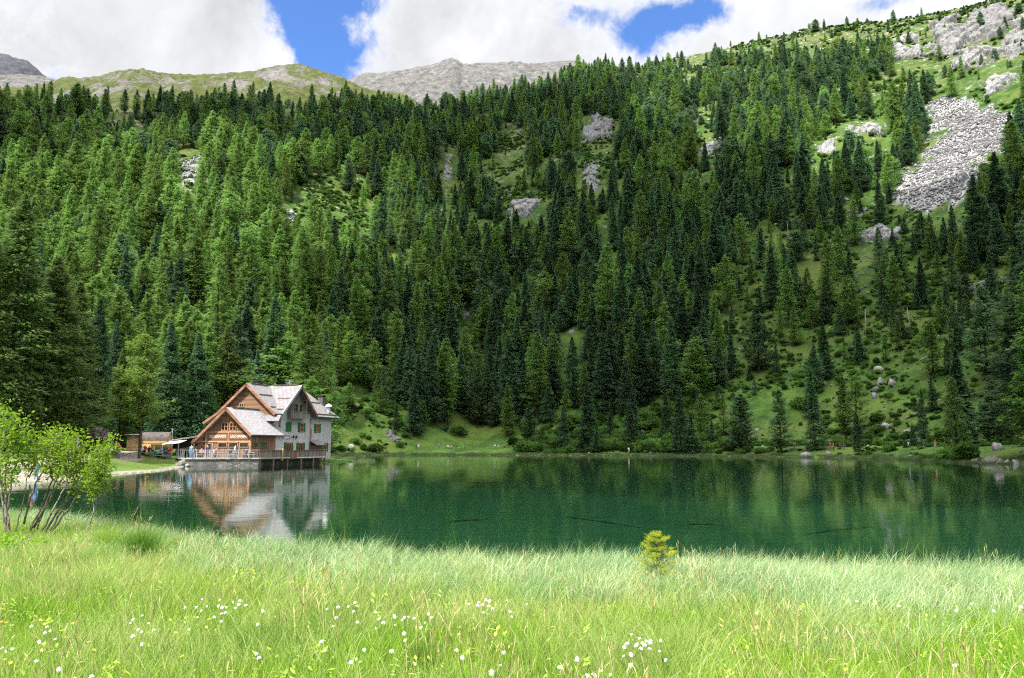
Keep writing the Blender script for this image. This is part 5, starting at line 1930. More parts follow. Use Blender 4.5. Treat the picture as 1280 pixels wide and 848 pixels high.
# steel railing of the stone terrace, with the steel sheet panel at its right end
s = MB()
e_ = (Q1 - Q0).normalized()
L0 = (Q1 - Q0).length
s.bar(tl(Q0, FLOOR + 1.05), tl(Q1, FLOOR + 1.05), 0.07, 0.06)
s.bar(tl(Q0, FLOOR + .12), tl(Q1, FLOOR + .12), 0.04, 0.03)
s.bar(tl(Q0, FLOOR + 1.05), tl(QL, FLOOR + 1.05), 0.07, 0.06)
for k in range(int(L0 / 1.25) + 1):
    c = tl(Q0 + e_ * (k * 1.25), 0)
    s.box((c.x - .03, c.y - .03, FLOOR), (c.x + .03, c.y + .03, FLOOR + 1.04))
for k in range(int(L0 / .16)):
    c = tl(Q0 + e_ * (k * .16 + .08), 0)
    s.box((c.x - .009, c.y - .009, FLOOR + .12), (c.x + .009, c.y + .009, FLOOR + 1.03))
for k in range(6):
    c = tl(Q0 + (QL - Q0).normalized() * (k * 1.4), 0)
    s.box((c.x - .03, c.y - .03, FLOOR), (c.x + .03, c.y + .03, FLOOR + 1.04))
s.build('steel_railing', GALV, terrace)

# tables and benches on the terrace and on the grass
def table_thing(loc, rz, label, group, L=1.9):
    t_ = empty('picnic_table', loc, rz, label, 'table', group)
    s = MB()
    s.box((-L / 2, -.38, .70), (L / 2, .38, .75))
    s.build('tabletop', W_PALE2, t_)
    for sx in (-1, 1):
        s = MB()
        s.bar((sx * L * .38, -.30, 0), (sx * L * .38, -.12, .70), .07)
        s.bar((sx * L * .38, .30, 0), (sx * L * .38, .12, .70), .07)
        s.box((sx * L * .38 - .03, -.3, .62), (sx * L * .38 + .03, .3, .699))
        s.build('leg', W_GREY, t_)
    return t_


def bench_thing(loc, rz, label, group, L=1.9):
    t_ = empty('bench', loc, rz, label, 'bench', group)
    s = MB()
    s.box((-L / 2, -.16, .41), (L / 2, .16, .46))
    s.build('seat', W_PALE2, t_)
    for sx in (-1, 1):
        s = MB()
        s.box((sx * L * .38 - .03, -.14, 0), (sx * L * .38 + .03, -.08, .409))
        s.box((sx * L * .38 - .03, .08, 0), (sx * L * .38 + .03, .14, .409))
        s.box((sx * L * .38 - .029, -.08, .3), (sx * L * .38 + .029, .08, .36))
        s.build('leg', W_GREY, t_)
    return t_


W_PALE2 = wood_mat('bench_wood', (0.30, 0.26, 0.21), (0.42, 0.38, 0.33), (0.52, 0.48, 0.43), 0.12, 1)
rz0 = math.atan2(e_.y, e_.x)
nq = Vector((-e_.y, e_.x, 0))
TT = ['terrace table left of the wing corner, nearest the steps', 'terrace table in front of the left dark window', 'terrace table in front of the middle dark window', 'terrace table at the right end of the steel railing']
for k, q in enumerate((1.4, 3.5, 5.5, 7.5)):
    c = Q0 + e_ * q + nq * 1.9
    c = (c.x, c.y, FLOOR + .001)
    table_thing(c, rz0, TT[k], 'tables on the stone terrace', 1.7)
    for sd, w_ in ((-1, 'lake'), (1, 'house')):
        bc = Vector(c) + nq * (0.72 * sd)
        bench_thing(bc, rz0, 'bench on the %s side of the %s' % (w_, TT[k].split(',')[0].replace('terrace table', 'table')), 'benches on the stone terrace', 1.7)

# ------------------------------------------------------------------ the shed with awning left of the chalet
shed = empty('shed', (-45.6, 113.5, 0.9), -CH_PHI, 'low grey roofed shed with a white awning against the left side of the chalet', 'shed')
s = MB()
s.box((-1.8, 0, -.2), (1.9, 3.4, 2.3))
s.build('wall', W_BROWN, shed)
s = MB()
s.slab([(-2.5, -0.7, 2.45), (2.2, -0.7, 3.0), (2.2, 3.8, 3.5), (-2.5, 3.8, 2.95)], 0.16)
s.build('roof', DARKROOF if False else ROOF_M, shed)
s = MB()
s.slab([(-2.2, -.72, 2.25), (-2.2, -2.3, 1.85), (0.6, -2.3, 2.05), (0.6, -.72, 2.45)], 0.05)
aw = s.build('awning', WHITE_P, shed)
s = MB()
s.box((-2.15, -2.3, -.2), (-2.09, -2.24, 1.83))
s.box((0.5, -2.3, -.2), (0.56, -2.24, 2.0))
s.build('awning_post', GALV, aw)

# ------------------------------------------------------------------ barrel sauna
zs = float(land(np.array([-51.6]), np.array([116.5]))[0])
sauna = empty('sauna_cabin', (-51.4, 116.0, zs - 0.1), 0.05, 'barrel shaped sauna of pale wood with a dark shingled back under the trees', 'sauna')
n = 28
R = 1.25
x0, x1 = -1.75, 2.4
cz = 1.45
s = MB()
ring = [(0, math.cos(2 * math.pi * k / n) * R, cz + math.sin(2 * math.pi * k / n) * R) for k in range(n)]
s.prism([(x0, y_, z_) for _, y_, z_ in ring], (x1 - x0, 0, 0))
s.build('barrel', W_PALE, sauna)
s = MB()
arc = [(math.cos(a) * (R + .05), cz + math.sin(a) * (R + .05)) for a in np.linspace(0.12, math.pi - 0.12, 15)]
arci = [(math.cos(a) * (R + .005), cz + math.sin(a) * (R + .005)) for a in np.linspace(math.pi - 0.12, 0.12, 15)]
s.prism([(x0 + .05, y_, z_) for y_, z_ in arc + arci], (x1 - x0 + .1, 0, 0))
s.build('roof', DARKROOF, sauna)
for xx in (x0 + .3, x1 - .15):
    s = MB()
    s.prism([(xx, y_ * 1.03, cz + (z_ - cz) * 1.03) for _, y_, z_ in ring], (0.07, 0, 0))
    s.build('hoop', W_PALE, sauna)
s = MB()
for xx in (-1.2, 1.6):
    s.box((xx, -.9, 0), (xx + .2, .9, .45))
s.build('cradle', W_GREY, sauna)
s = MB()
s.box((-3.3, -.95, 0.05), (-1.77, .95, 2.3))
pc = s.build('porch', W_PALE, sauna)
s = MB()
s.slab([(-3.6, -1.25, 2.42), (-1.72, -1.25, 2.48), (-1.72, 1.25, 2.48), (-3.6, 1.25, 2.42)], .12)
s.build('roof', WHITE_P, pc)
s = MB()
s.box((-2.5, -1.3, .0), (0.2, -1.26, 1.05))
s.build('screen', W_PALE, sauna)
s = MB()
s.tube([(2.55, 0.2, 0), (2.55, .2, 3.1)], .07, 8)
s.tube([(2.55, .2, 3.1), (2.55, .2, 3.25)], .12, 8)
s.build('stove_pipe', GALV, sauna)

# ------------------------------------------------------------------ brown roofed hut
hp = at_depth(112, 104)
hut = empty('hut', hp + np.array([0, 0, -0.2]), 0.15, 'low hut with a purple brown hipped metal roof behind the willows', 'hut')
s = MB()
s.box((-2.7, -1.8, 0), (2.7, 1.8, 2.0))
s.build('wall', pbr('olive_render', (0.20, 0.19, 0.13), 0.9, 0.2, 2.0), hut)
s = MB()
ez, rzz = 1.95, 3.4
A_, B_, C_, D_ = (-3.4, -2.4, ez), (3.4, -2.4, ez), (3.4, 2.4, ez), (-3.4, 2.4, ez)
E_, F_ = (-1.5, 0, rzz), (1.5, 0, rzz)
s.slab([A_, B_, F_, E_], .08)
s.slab([B_, C_, F_], .08)
s.slab([C_, D_, E_, F_], .08)
s.slab([D_, A_, E_], .08)
for k in range(13):
    xx = -3.2 + k * .53
    tt = 1.0 if abs(xx) <= 1.5 else max(.05, 1 - (abs(xx) - 1.5) / 1.9)
    s.bar((xx, -2.4, ez + .03), (xx, -2.4 + 2.4 * tt, ez + .03 + (rzz - ez) * tt), 0.06)
s.build('roof', pbr('brown_roof_sheet', (0.150, 0.100, 0.105), 0.5, 0.2, 1.5), hut)
s = MB()
s.box((-2.0, -1.84, .9), (-0.8, -1.79, 1.7))
wi = s.build('window', W_BROWN, hut)
s = MB()
s.box((-1.92, -1.85, .97), (-0.88, -1.842, 1.63))
s.build('pane', GLASS, wi)
s = MB()
s.box((0.8, -1.85, .1), (1.8, -1.79, 1.85))
s.build('door', W_BROWN, hut)

# ------------------------------------------------------------------ the tall trees of the left bank
BIGK = {
    'larch_tree': conifer('bank_larch', 61, 28, 5.6, 0.12, 66, 12, 18, 0.42, 0.25, 0.75, foliage_mat('bank_larch_needles', (0.075, 0.125, 0.040), (0.145, 0.210, 0.060), 0.2, 0.45, 0.8, open_=0.25), 0.78, 0.4, 0.15, 0.20, 0.0, 0.12, 1.4),
    'spruce_tree': conifer('bank_spruce', 62, 26, 4.2, 0.08, 64, 12, 16, 0.6, 0.35, 0.75, M_SPRUCE, 0.85, 0.3, 0.12, 0.22, 0.0, 0.08),
    'pine_tree': conifer('trunk_larch', 63, 15, 3.6, 0.30, 34, 9, 16, 0.15, 0.35, 0.55, foliage_mat('young_larch_needles', (0.105, 0.165, 0.035), (0.210, 0.290, 0.060), 0.15, 0.4, 1.2, open_=0.2), 0.62, 0.5, 0.3, 0.22, 0.15, 0.15),
    'fir_tree': conifer('slim_larch', 64, 15, 2.2, 0.14, 40, 9, 14, 0.3, 0.3, 0.55, M_LARCH, 0.8, 0.4, 0.2, 0.22, 0.1, 0.1),
}
bigp = {}
for px_, dp_, top_, kd, hh, wd_, lb in [
    (6, 88, 236, 'larch_tree', 28, 1.05, 'tallest dark larch at the left edge with a straight trunk'),
    (-40, 84, 262, 'larch_tree', 28, 1.1, 'wide larch cut by the left edge of the view'),
    (54, 93, 318, 'larch_tree', 28, 1.25, 'drooping dark larch just right of the tallest left larch'),
    (86, 99, 352, 'larch_tree', 28, 1.15, 'greyish broad larch above the brown roofed hut'),
    (28, 104, 300, 'spruce_tree', 26, 1.2, 'dark spruce filling the gap between the two left edge larches'),
    (113, 116, 372, 'spruce_tree', 26, 1.1, 'dark spruce standing behind the hut'),
    (174, 104, 418, 'pine_tree', 15, 1.0, 'open larch with a long bare trunk in front of the sauna'),
    (147, 106, 436, 'fir_tree', 15, 1.0, 'slim bare stemmed larch left of the sauna tree'),
    (136, 124, 400, 'spruce_tree', 26, 0.9, 'dark spruce behind the slim larch'),
    (206, 134, 402, 'spruce_tree', 26, 1.15, 'dark spruce rising straight behind the sauna roof'),
    (242, 138, 416, 'spruce_tree', 26, 1.25, 'dark spruce just left of the chalet gable'),
    (278, 146, 408, 'larch_tree', 28, 1.1, 'larch rising behind the chalet ridge'),
    (-90, 96, 250, 'larch_tree', 28, 1.1, None), (-140, 110, 280, 'spruce_tree', 26, 1.1, None),
]:
    P = at_depth(px_, dp_)
    ztop = EYE + (558 - top_) * dp_ / FPX
    k_ = (ztop - P[2]) / hh
    if px_ < -60:
        continue
    if kd not in bigp:
        e2 = empty(kd, P, px_ * .7, lb, 'tree')
        link('trunk', BIGK[kd][1], e2)
        link('crown', BIGK[kd][0], e2)
        e2.scale = (k_ * wd_, k_ * wd_, k_)
        bigp[kd] = e2
    else:
        copy_thing(bigp[kd], P, px_ * .7, (k_ * wd_, k_ * wd_, k_), lb)

# rocks at the steps of the quay
for k, (px_, dp_, w_, h_, zz_, lb) in enumerate([(233, 100.5, 1.3, 1.1, .35, 'tilted pale slab at the left foot of the terrace'), (227, 99.5, 0.8, .5, .2, 'white stone left of the tilted pale slab'), (240, 100.3, .9, .5, .1, 'low white stone at the waterline under the terrace'), (213, 91, .6, .4, .1, 'white stone on the gravel bank left of the terrace'), (206, 89, .4, .3, .1, 'small white stone at the end of the gravel bank')]):
    V, F = hull_rock(1200 + k, w_, w_ * .8, h_, 22)
    x = (px_ - PCX) / FPX * dp_
    props(link('boulder', np_mesh('boulder', V, Ft=F, mats=[M_ROCK]), loc=(x, dp_, zz_)), lb, 'boulder')
# ------------------------------------------------------------------ people
SKIN = pbr('skin', (0.50, 0.32, 0.24), 0.6, 0.08, 6.0)
HAIRM = [pbr('dark_hair', (0.035, 0.025, 0.02), 0.7, 0.2, 20.0), pbr('light_hair', (0.30, 0.22, 0.12), 0.7, 0.2, 20.0)]
CLOTH = {k: pbr(k + '_cloth', c, 0.85, 0.1, 5.0) for k, c in {
    'red': (0.45, 0.04, 0.05), 'white': (0.70, 0.70, 0.68), 'navy': (0.03, 0.045, 0.12), 'blue': (0.08, 0.22, 0.45), 'black': (0.03, 0.03, 0.032), 'grey': (0.25, 0.25, 0.26),
    'teal': (0.12, 0.32, 0.38), 'maroon': (0.20, 0.03, 0.05), 'jeans': (0.09, 0.12, 0.20), 'beige': (0.45, 0.38, 0.28), 'pink': (0.60, 0.25, 0.28)}.items()}


def skeleton(pose):
    """Joints of a figure that faces -Y, feet or seat at z = 0; values are (position, radius)."""
    J = {}
    up = Vector((0, 0, 1))
    if pose in ('stand', 'walk', 'bend'):
        pel = Vector((0, 0, 0.93))
        lean = {'stand': 0.0, 'walk': 0.06, 'bend': 1.0}[pose]
    elif pose == 'seat':
        pel = Vector((0, 0, 0.54))
        lean = 0.15
    elif pose == 'ground':
        pel = Vector((0, 0, 0.13))
        lean = -0.15
    else:
        pel = Vector((0, 0, 0.12))
        lean = -1.45
    d = Vector((0, -math.sin(lean), math.cos(lean)))
    fw = Vector((0, -math.cos(lean), -math.sin(lean)))
    J['pelvis'] = (pel, .135)
    J['spine'] = (pel + d * .22, .118)
    J['chest'] = (pel + d * .42, .140)
    J['neck'] = (pel + d * .56, .055)
    J['head'] = (pel + d * .65 + fw * .015, .083)
    J['crown'] = (pel + d * .76 + fw * .01, .078)
    J['nose'] = (pel + d * .665 + fw * .105, .014)
    for s, n in ((-1, 'L'), (1, 'R')):
        sh = pel + d * .485 + Vector((s * .175, 0, 0))
        J['shoulder' + n] = (sh, .064)
        if pose in ('stand', 'walk'):
            sw = .16 * s if pose == 'walk' else 0.02
            el, wr, hd = sh + Vector((s * .06, sw * .6 + .02, -.29)), sh + Vector((s * .07, sw * 1.1 - .06, -.53)), sh + Vector((s * .07, sw * 1.2 - .09, -.61))
        elif pose == 'bend':
            el, wr, hd = sh + Vector((s * .03, -.10, -.27)), sh + Vector((s * .02, -.2, -.48)), sh + Vector((s * .02, -.22, -.56))
        elif pose == 'lie':
            el, wr, hd = sh + Vector((s * .12, -.26, .0)), sh + Vector((s * .13, -.50, .0)), sh + Vector((s * .13, -.58, .0))
        else:
            el, wr, hd = sh + Vector((s * .07, -.04, -.28)), sh + Vector((s * .03, -.27, -.34)), sh + Vector((s * .02, -.35, -.35))
        J['elbow' + n], J['wrist' + n], J['hand' + n] = (el, .043), (wr, .031), (hd, .036)
        fd = (hd - wr).normalized()
        for q, off in enumerate((-.03, -.01, .01, .03)):
            J['finger%d%s' % (q, n)] = (hd + fd * (.085 - .012 * abs(q - 1)) + Vector((0, off, 0)), .009)
        J['thumb' + n] = (hd + fd * .03 + Vector((-s * .05, -.01, 0)), .010)
        hip = pel + Vector((s * .09, 0, -.03))
        J['hip' + n] = (hip, .098)
        if pose == 'stand':
            k, a = Vector((s * .10, -.02, .49)), Vector((s * .11, .03, .09))
        elif pose == 'walk':
            k, a = Vector((s * .09, -.10 if s > 0 else -.02, .50)), Vector((s * .09, -.24 if s > 0 else .30, .09 if s > 0 else .14))
        elif pose == 'bend':
            k, a = Vector((s * .11, .02, .49)), Vector((s * .12, .04, .09))
        elif pose == 'seat':
            k, a = Vector((s * .11, -.42, .53)), Vector((s * .11, -.40, .09))
        elif pose == 'ground':
            k, a = Vector((s * .14, -.38, .40)), Vector((s * .13, -.62, .09))
        else:
            k, a = Vector((s * .10, -.45, .10)), Vector((s * .11, -.88, .07))
        J['knee' + n], J['ankle' + n] = (k, .062), (a, .043)
        J['toe' + n] = (a + (Vector((0, -.17, -.045)) if pose != 'lie' else Vector((s * .03, -.06, .14))), .038)
    E = [('pelvis', 'spine'), ('spine', 'chest'), ('chest', 'neck'), ('neck', 'head'), ('head', 'crown'), ('head', 'nose')]
    for n in 'LR':
        E += [('chest', 'shoulder' + n), ('shoulder' + n, 'elbow' + n), ('elbow' + n, 'wrist' + n), ('wrist' + n, 'hand' + n), ('pelvis', 'hip' + n), ('hip' + n, 'knee' + n), ('knee' + n, 'ankle' + n), ('ankle' + n, 'toe' + n)]
        E += [('hand' + n, 'finger%d%s' % (q, n)) for q in range(4)] + [('hand' + n, 'thumb' + n)]
    return J, E


def figure(pose):
    J, E = skeleton(pose)
    names = list(J)
    me = bpy.data.meshes.new('figure')
    me.from_pydata([J[n][0] for n in names], [(names.index(a), names.index(b)) for a, b in E], [])
    o = bpy.data.objects.new('figure', me)
    COL.objects.link(o)
    o.modifiers.new('skin', 'SKIN')
    sd = o.modifiers.new('sub', 'SUBSURF')
    sd.levels = sd.render_levels = 1
    sv = me.skin_vertices[0].data
    for i, n in enumerate(names):
        sv[i].radius = (J[n][1], J[n][1])
        sv[i].use_root = (n == 'pelvis')
    dg = bpy.context.evaluated_depsgraph_get()
    body = bpy.data.meshes.new_from_object(o.evaluated_get(dg))
    bpy.data.objects.remove(o)
    nv = len(body.vertices)
    V = np.empty(nv * 3)
    body.vertices.foreach_get('co', V)
    V = V.reshape(-1, 3)
    Nn = np.empty(nv * 3)
    body.vertices.foreach_get('normal', Nn)
    Nn = Nn.reshape(-1, 3)
    F = [tuple(p.vertices) for p in body.polygons]
    # nearest bone of every face
    segs = [(np.array(J[a][0]), np.array(J[b][0]), b) for a, b in E]
    cen = np.array([V[list(f)].mean(0) for f in F])
    D = []
    for a, b, _ in segs:
        ab = b - a
        t_ = np.clip(((cen - a) @ ab) / (ab @ ab), 0, 1)
        D.append(np.linalg.norm(cen - a - t_[:, None] * ab, axis=1))
    near = np.argmin(np.array(D), 0)
    bone = np.array([s_[2] for s_ in segs])[near]

    def part(nm, test, off):
        fs = [f for f, k in zip(F, test) if k]
        used = sorted({i for f in fs for i in f})
        mp = {i: j for j, i in enumerate(used)}
        m2 = bpy.data.meshes.new(nm)
        m2.from_pydata([tuple(V[i] + Nn[i] * off) for i in used], [], [tuple(mp[i] for i in f) for f in fs])
        m2.polygons.foreach_set('use_smooth', np.ones(len(m2.polygons), bool))
        m2.materials.append(SKIN)
        m2.update()
        return m2
    top = np.isin(bone, ['spine', 'chest', 'shoulderL', 'shoulderR', 'elbowL', 'elbowR'])
    low = np.isin(bone, ['hipL', 'hipR', 'kneeL', 'kneeR', 'ankleL', 'ankleR'])
    shoe = np.isin(bone, ['toeL', 'toeR'])
    J0, J1 = np.array(J['head'][0]), np.array(J['crown'][0])
    hd = np.isin(bone, ['head', 'crown', 'nose'])
    fwv = np.array(J['nose'][0]) - J0
    fwv /= np.linalg.norm(fwv)
    upv = (J1 - J0) / np.linalg.norm(J1 - J0)
    rel = cen - J0
    hair = hd & ((rel @ upv > 0.075) | ((rel @ fwv < -0.015) & (rel @ upv > -0.05)))
    body.polygons.foreach_set('use_smooth', np.ones(len(body.polygons), bool))
    body.materials.clear()
    body.materials.append(SKIN)
    return {'body': body, 'shirt': part('shirt', top, .014), 'trousers': part('trousers', low, .012), 'shoes': part('shoes', shoe, .008), 'hair': part('hair', hair, .014)}


FIG = {}


def person(pose, loc, rz, label, shirt, trousers, group=None, hair=0, scale=1.0, bare=False):
    if pose not in FIG:
        FIG[pose] = figure(pose)
    b = link('person', FIG[pose]['body'], None, loc, (0, 0, rz), (scale,) * 3)
    props(b, label, 'person', group)
    for nm, mt_ in (('shirt', CLOTH[shirt] if shirt else None), ('trousers', CLOTH[trousers]), ('shoes', CLOTH['black']), ('hair', HAIRM[hair])):
        if mt_ is None:
            continue
        o = link(nm, FIG[pose][nm], b)
        o.material_slots[0].link = 'OBJECT'
        o.material_slots[0].material = mt_
    return b


def put(px, py, pose, rz, label, shirt, trousers, **kw):
    P = ground_at(px, py)
    if P is None:
        return
    person(pose, P + np.array([0, 0, 0.0]), rz, label, shirt, trousers, **kw)


put(1038, 563, 'walk', 1.4, 'walker in a red top on the right shore, beside two walkers in dark clothes', 'red', 'maroon')
put(1042, 563.4, 'stand', 0.6, 'second walker in red close behind the first on the right shore', 'red', 'navy')
put(1050, 562.4, 'walk', 1.4, 'walker in maroon between the red pair and the blue walker', 'maroon', 'black')
put(1055, 562.2, 'walk', 1.5, 'walker in dark blue left of the little fir on the right shore', 'navy', 'jeans')
put(1135.5, 559.2, 'walk', 1.2, 'walker in navy with white shorts on the hillside path', 'navy', 'white')
put(1149, 557.2, 'walk', 1.3, 'walker in pale blue highest on the hillside path', 'blue', 'grey')
put(1154.7, 559.8, 'walk', 1.3, 'walker in black and blue in the middle of the hillside path', 'navy', 'jeans')
put(1169, 560, 'walk', 1.3, 'walker in red with pale trousers on the hillside path', 'red', 'beige')
put(1190, 559, 'walk', 1.3, 'rightmost walker on the hillside path in a pink top', 'pink', 'red')
put(520, 562, 'stand', 0.4, 'person in black under the trees at the left end of the picnic meadow', 'black', 'black')
put(523, 562.4, 'stand', 0.2, 'person in white at the left end of the picnic meadow', 'white', 'grey')
put(548.6, 561, 'stand', 0.2, 'person standing in a teal top on the picnic meadow', 'teal', 'jeans')
put(560, 560, 'ground', 0.3, 'sunbather in white sitting left of the red towel', 'white', 'beige')
put(564, 560.4, 'ground', -.6, 'sunbather in pink sitting close to the one in white', 'pink', 'grey')
put(575, 560.4, 'lie', 1.2, 'sunbather lying on the meadow right of the sitting pair', None, 'red')
put(580, 560.6, 'ground', 0.9, 'sunbather in grey sitting beside the lying one', 'grey', 'navy')
put(618.6, 559, 'ground', 0.2, 'person in white sitting on the right half of the picnic meadow', 'white', 'grey')
put(623, 559, 'ground', 0.1, 'person in pale grey sitting beside the one in white on the meadow', 'grey', 'white')
put(630.6, 559.4, 'ground', -.2, 'person in maroon sitting alone at the right of the picnic meadow', 'maroon', 'black')
put(722.4, 566, 'ground', 0.2, 'left one of two red clad bathers sitting at the middle far shore', 'red', 'beige')
put(726.6, 566, 'ground', -.2, 'right one of two red clad bathers sitting at the middle far shore', 'pink', 'red')
put(786, 567, 'stand', 0.2, 'lone bather in white standing at the far shore', 'white', 'beige')
put(968.5, 563, 'bend', 1.2, 'person in red bending down beside a grey boulder', 'red', 'beige')
put(993, 561.5, 'stand', 0.3, 'person in pink standing right of the grey boulder', 'pink', 'maroon')


def put_d(px, depth, pose, rz, label, shirt, trousers, dz=0.0, **kw):
    P = at_depth(px, depth)
    person(pose, P + np.array([0, 0, dz]), rz, label, shirt, trousers, **kw)


put_d(41.5, 60.5, 'walk', 1.0, 'person in maroon walking on the pale beach behind the willows', 'maroon', 'black')
put_d(45, 58.5, 'stand', 0.5, 'child in blue on the pale beach behind the willows', 'blue', 'blue', scale=0.72)
put_d(148.5, 100, 'stand', 0.2, 'person in a red shirt beside the slim larch stem', 'red', 'grey')
# the picnic table in front of the sauna
for k, (px_, dp_) in enumerate(((184, 107.5), (204, 108.5))):
    P = at_depth(px_, dp_)
    rzt = 0.1
    tw = ('left', 'right')[k]
    table_thing(P, rzt, '%s wooden picnic table on the grass in front of the sauna' % tw, 'picnic tables by the sauna', 1.9)
    for sd, nm in ((-1, 'lake'), (1, 'sauna')):
        q = Vector(P) + Vector((-math.sin(rzt), math.cos(rzt), 0)) * (.74 * sd)
        q.z = float(land(np.array([q.x]), np.array([q.y]))[0])
        bench_thing(q, rzt, 'bench on the %s side of the %s picnic table' % (nm, tw), 'benches by the sauna', 1.9)
        for j, off in enumerate((-.55, .45)):
            cols = [[('white', 'black', 'person in white with back to the lake at the left picnic table'), ('black', 'jeans', 'person in black at the lake side of the left picnic table')],
                    [('red', 'black', 'person in red at the far side of the left picnic table'), ('beige', 'navy', 'person in beige at the far side of the left picnic table')],
                    [('teal', 'black', 'person in teal with back to the lake at the right picnic table'), ('navy', 'jeans', 'person in navy at the lake side of the right picnic table')],
                    [('blue', 'grey', 'person in bright blue at the far side of the right picnic table'), ('maroon', 'black', 'person in maroon at the far side of the right picnic table')]][k * 2 + (sd > 0)][j]
            s_ = q + Vector((math.cos(rzt) * off, math.sin(rzt) * off, 0))
            person('seat', s_ - Vector((0, 0, .0)), rzt + (math.pi if sd < 0 else 0), cols[2], cols[0], cols[1], hair=(j + k) % 2)
put_d(213, 108, 'stand', -.3, 'person in a red waistcoat standing at the right end of the picnic tables', 'red', 'grey')
# guests on the terrace
TP = [(0.6, 1.0, 'stand', 0.2, 'guest in blue shorts at the left end of the terrace railing', 'teal', 'blue'), (1.1, 1.9 - .72, 'seat', None, 'guest in maroon seated at the terrace table nearest the steps', 'maroon', 'grey'),
      (1.8, 1.9 + .72, 'seat', None, 'guest in pink seated on the house side of the table nearest the steps', 'pink', 'black'),
      (2.5, 3.3, 'stand', 0.1, 'guest in a navy shirt standing between the first two terrace tables', 'navy', 'navy'), (3.6, 1.9 + .72, 'seat', None, 'guest in red seated behind the terrace table at the left dark window', 'red', 'black'),
      (3.3, 1.9 - .72, 'seat', None, 'guest in grey seated with back to the lake at the left dark window', 'grey', 'jeans'), (5.2, 1.9 - .72, 'seat', None, 'guest in black seated with back to the lake at the middle dark window', 'black', 'grey'),
      (5.9, 3.4, 'walk', 1.3, 'waiter in a pale blue shirt walking along the terrace', 'white', 'jeans'), (7.2, 1.9 - .72, 'seat', None, 'guest in navy seated at the right end of the steel railing', 'navy', 'black'),
      (7.7, 1.9 + .72, 'seat', None, 'guest in white seated on the house side at the right terrace table', 'white', 'beige')]
for q, dpt, pose, rz_, lb, sh_, tr_ in TP:
    c = Q0 + e_ * q + nq * dpt
    rr = rz_ if rz_ is not None else rz0 + (math.pi if dpt < 1.9 else 0)
    person(pose, (c.x, c.y, FLOOR + .002), rr, lb, sh_, tr_)
# ------------------------------------------------------------------ meadow grass
def grass_mat(name, c1, c2, c3, gloss=0.0, rough=0.4, trans=0.35, straw=(0.42, 0.38, 0.16), straw_amt=0.2):
    m, t, out = new_mat(name)
    pos = t.n('ShaderNodeNewGeometry').outputs['Position']
    tone = t.n('ShaderNodeAttribute', {'attribute_name': 'tone'}).outputs['Fac']
    r = t.n('ShaderNodeObjectInfo').outputs['Random']
    big = t.noise(pos, 0.55, 4, 0.6)
    mid = t.noise(pos, 1.7, 4, 0.6)
    f = t.math('ADD', t.math('MULTIPLY', tone, 0.45), t.math('ADD', t.math('MULTIPLY', big, 0.55), t.math('MULTIPLY_ADD', mid, 0.45, -0.22)))
    c = t.ramp(f, [(0.22, c1), (0.50, c2), (0.80, c3)])
    s_ = t.math('MULTIPLY', t.math('GREATER_THAN', t.math('FRACT', t.math('MULTIPLY', tone, 7.31)), 1 - straw_amt), t.smooth(mid, 0.35, 0.6))
    c = t.mix(s_, c, straw)
    d = t.n('ShaderNodeBsdfDiffuse', {}, Color=c)
    tl_ = t.n('ShaderNodeBsdfTranslucent', {}, Color=c)
    sh = t.n('ShaderNodeMixShader', {}, i0=trans, i1=d.outputs[0], i2=tl_.outputs[0])
    if gloss:
        g_ = t.n('ShaderNodeBsdfGlossy', {}, Color=(0.9, 1.0, 0.9), Roughness=rough)
        lw = t.n('ShaderNodeLayerWeight', {}, Blend=0.35)
        sh = t.n('ShaderNodeMixShader', {}, i0=t.math('MULTIPLY_ADD', lw.outputs[1], gloss, gloss * .35), i1=sh.outputs[0], i2=g_.outputs[0])
    t.put(out.inputs[0], sh.outputs[0])
    return m


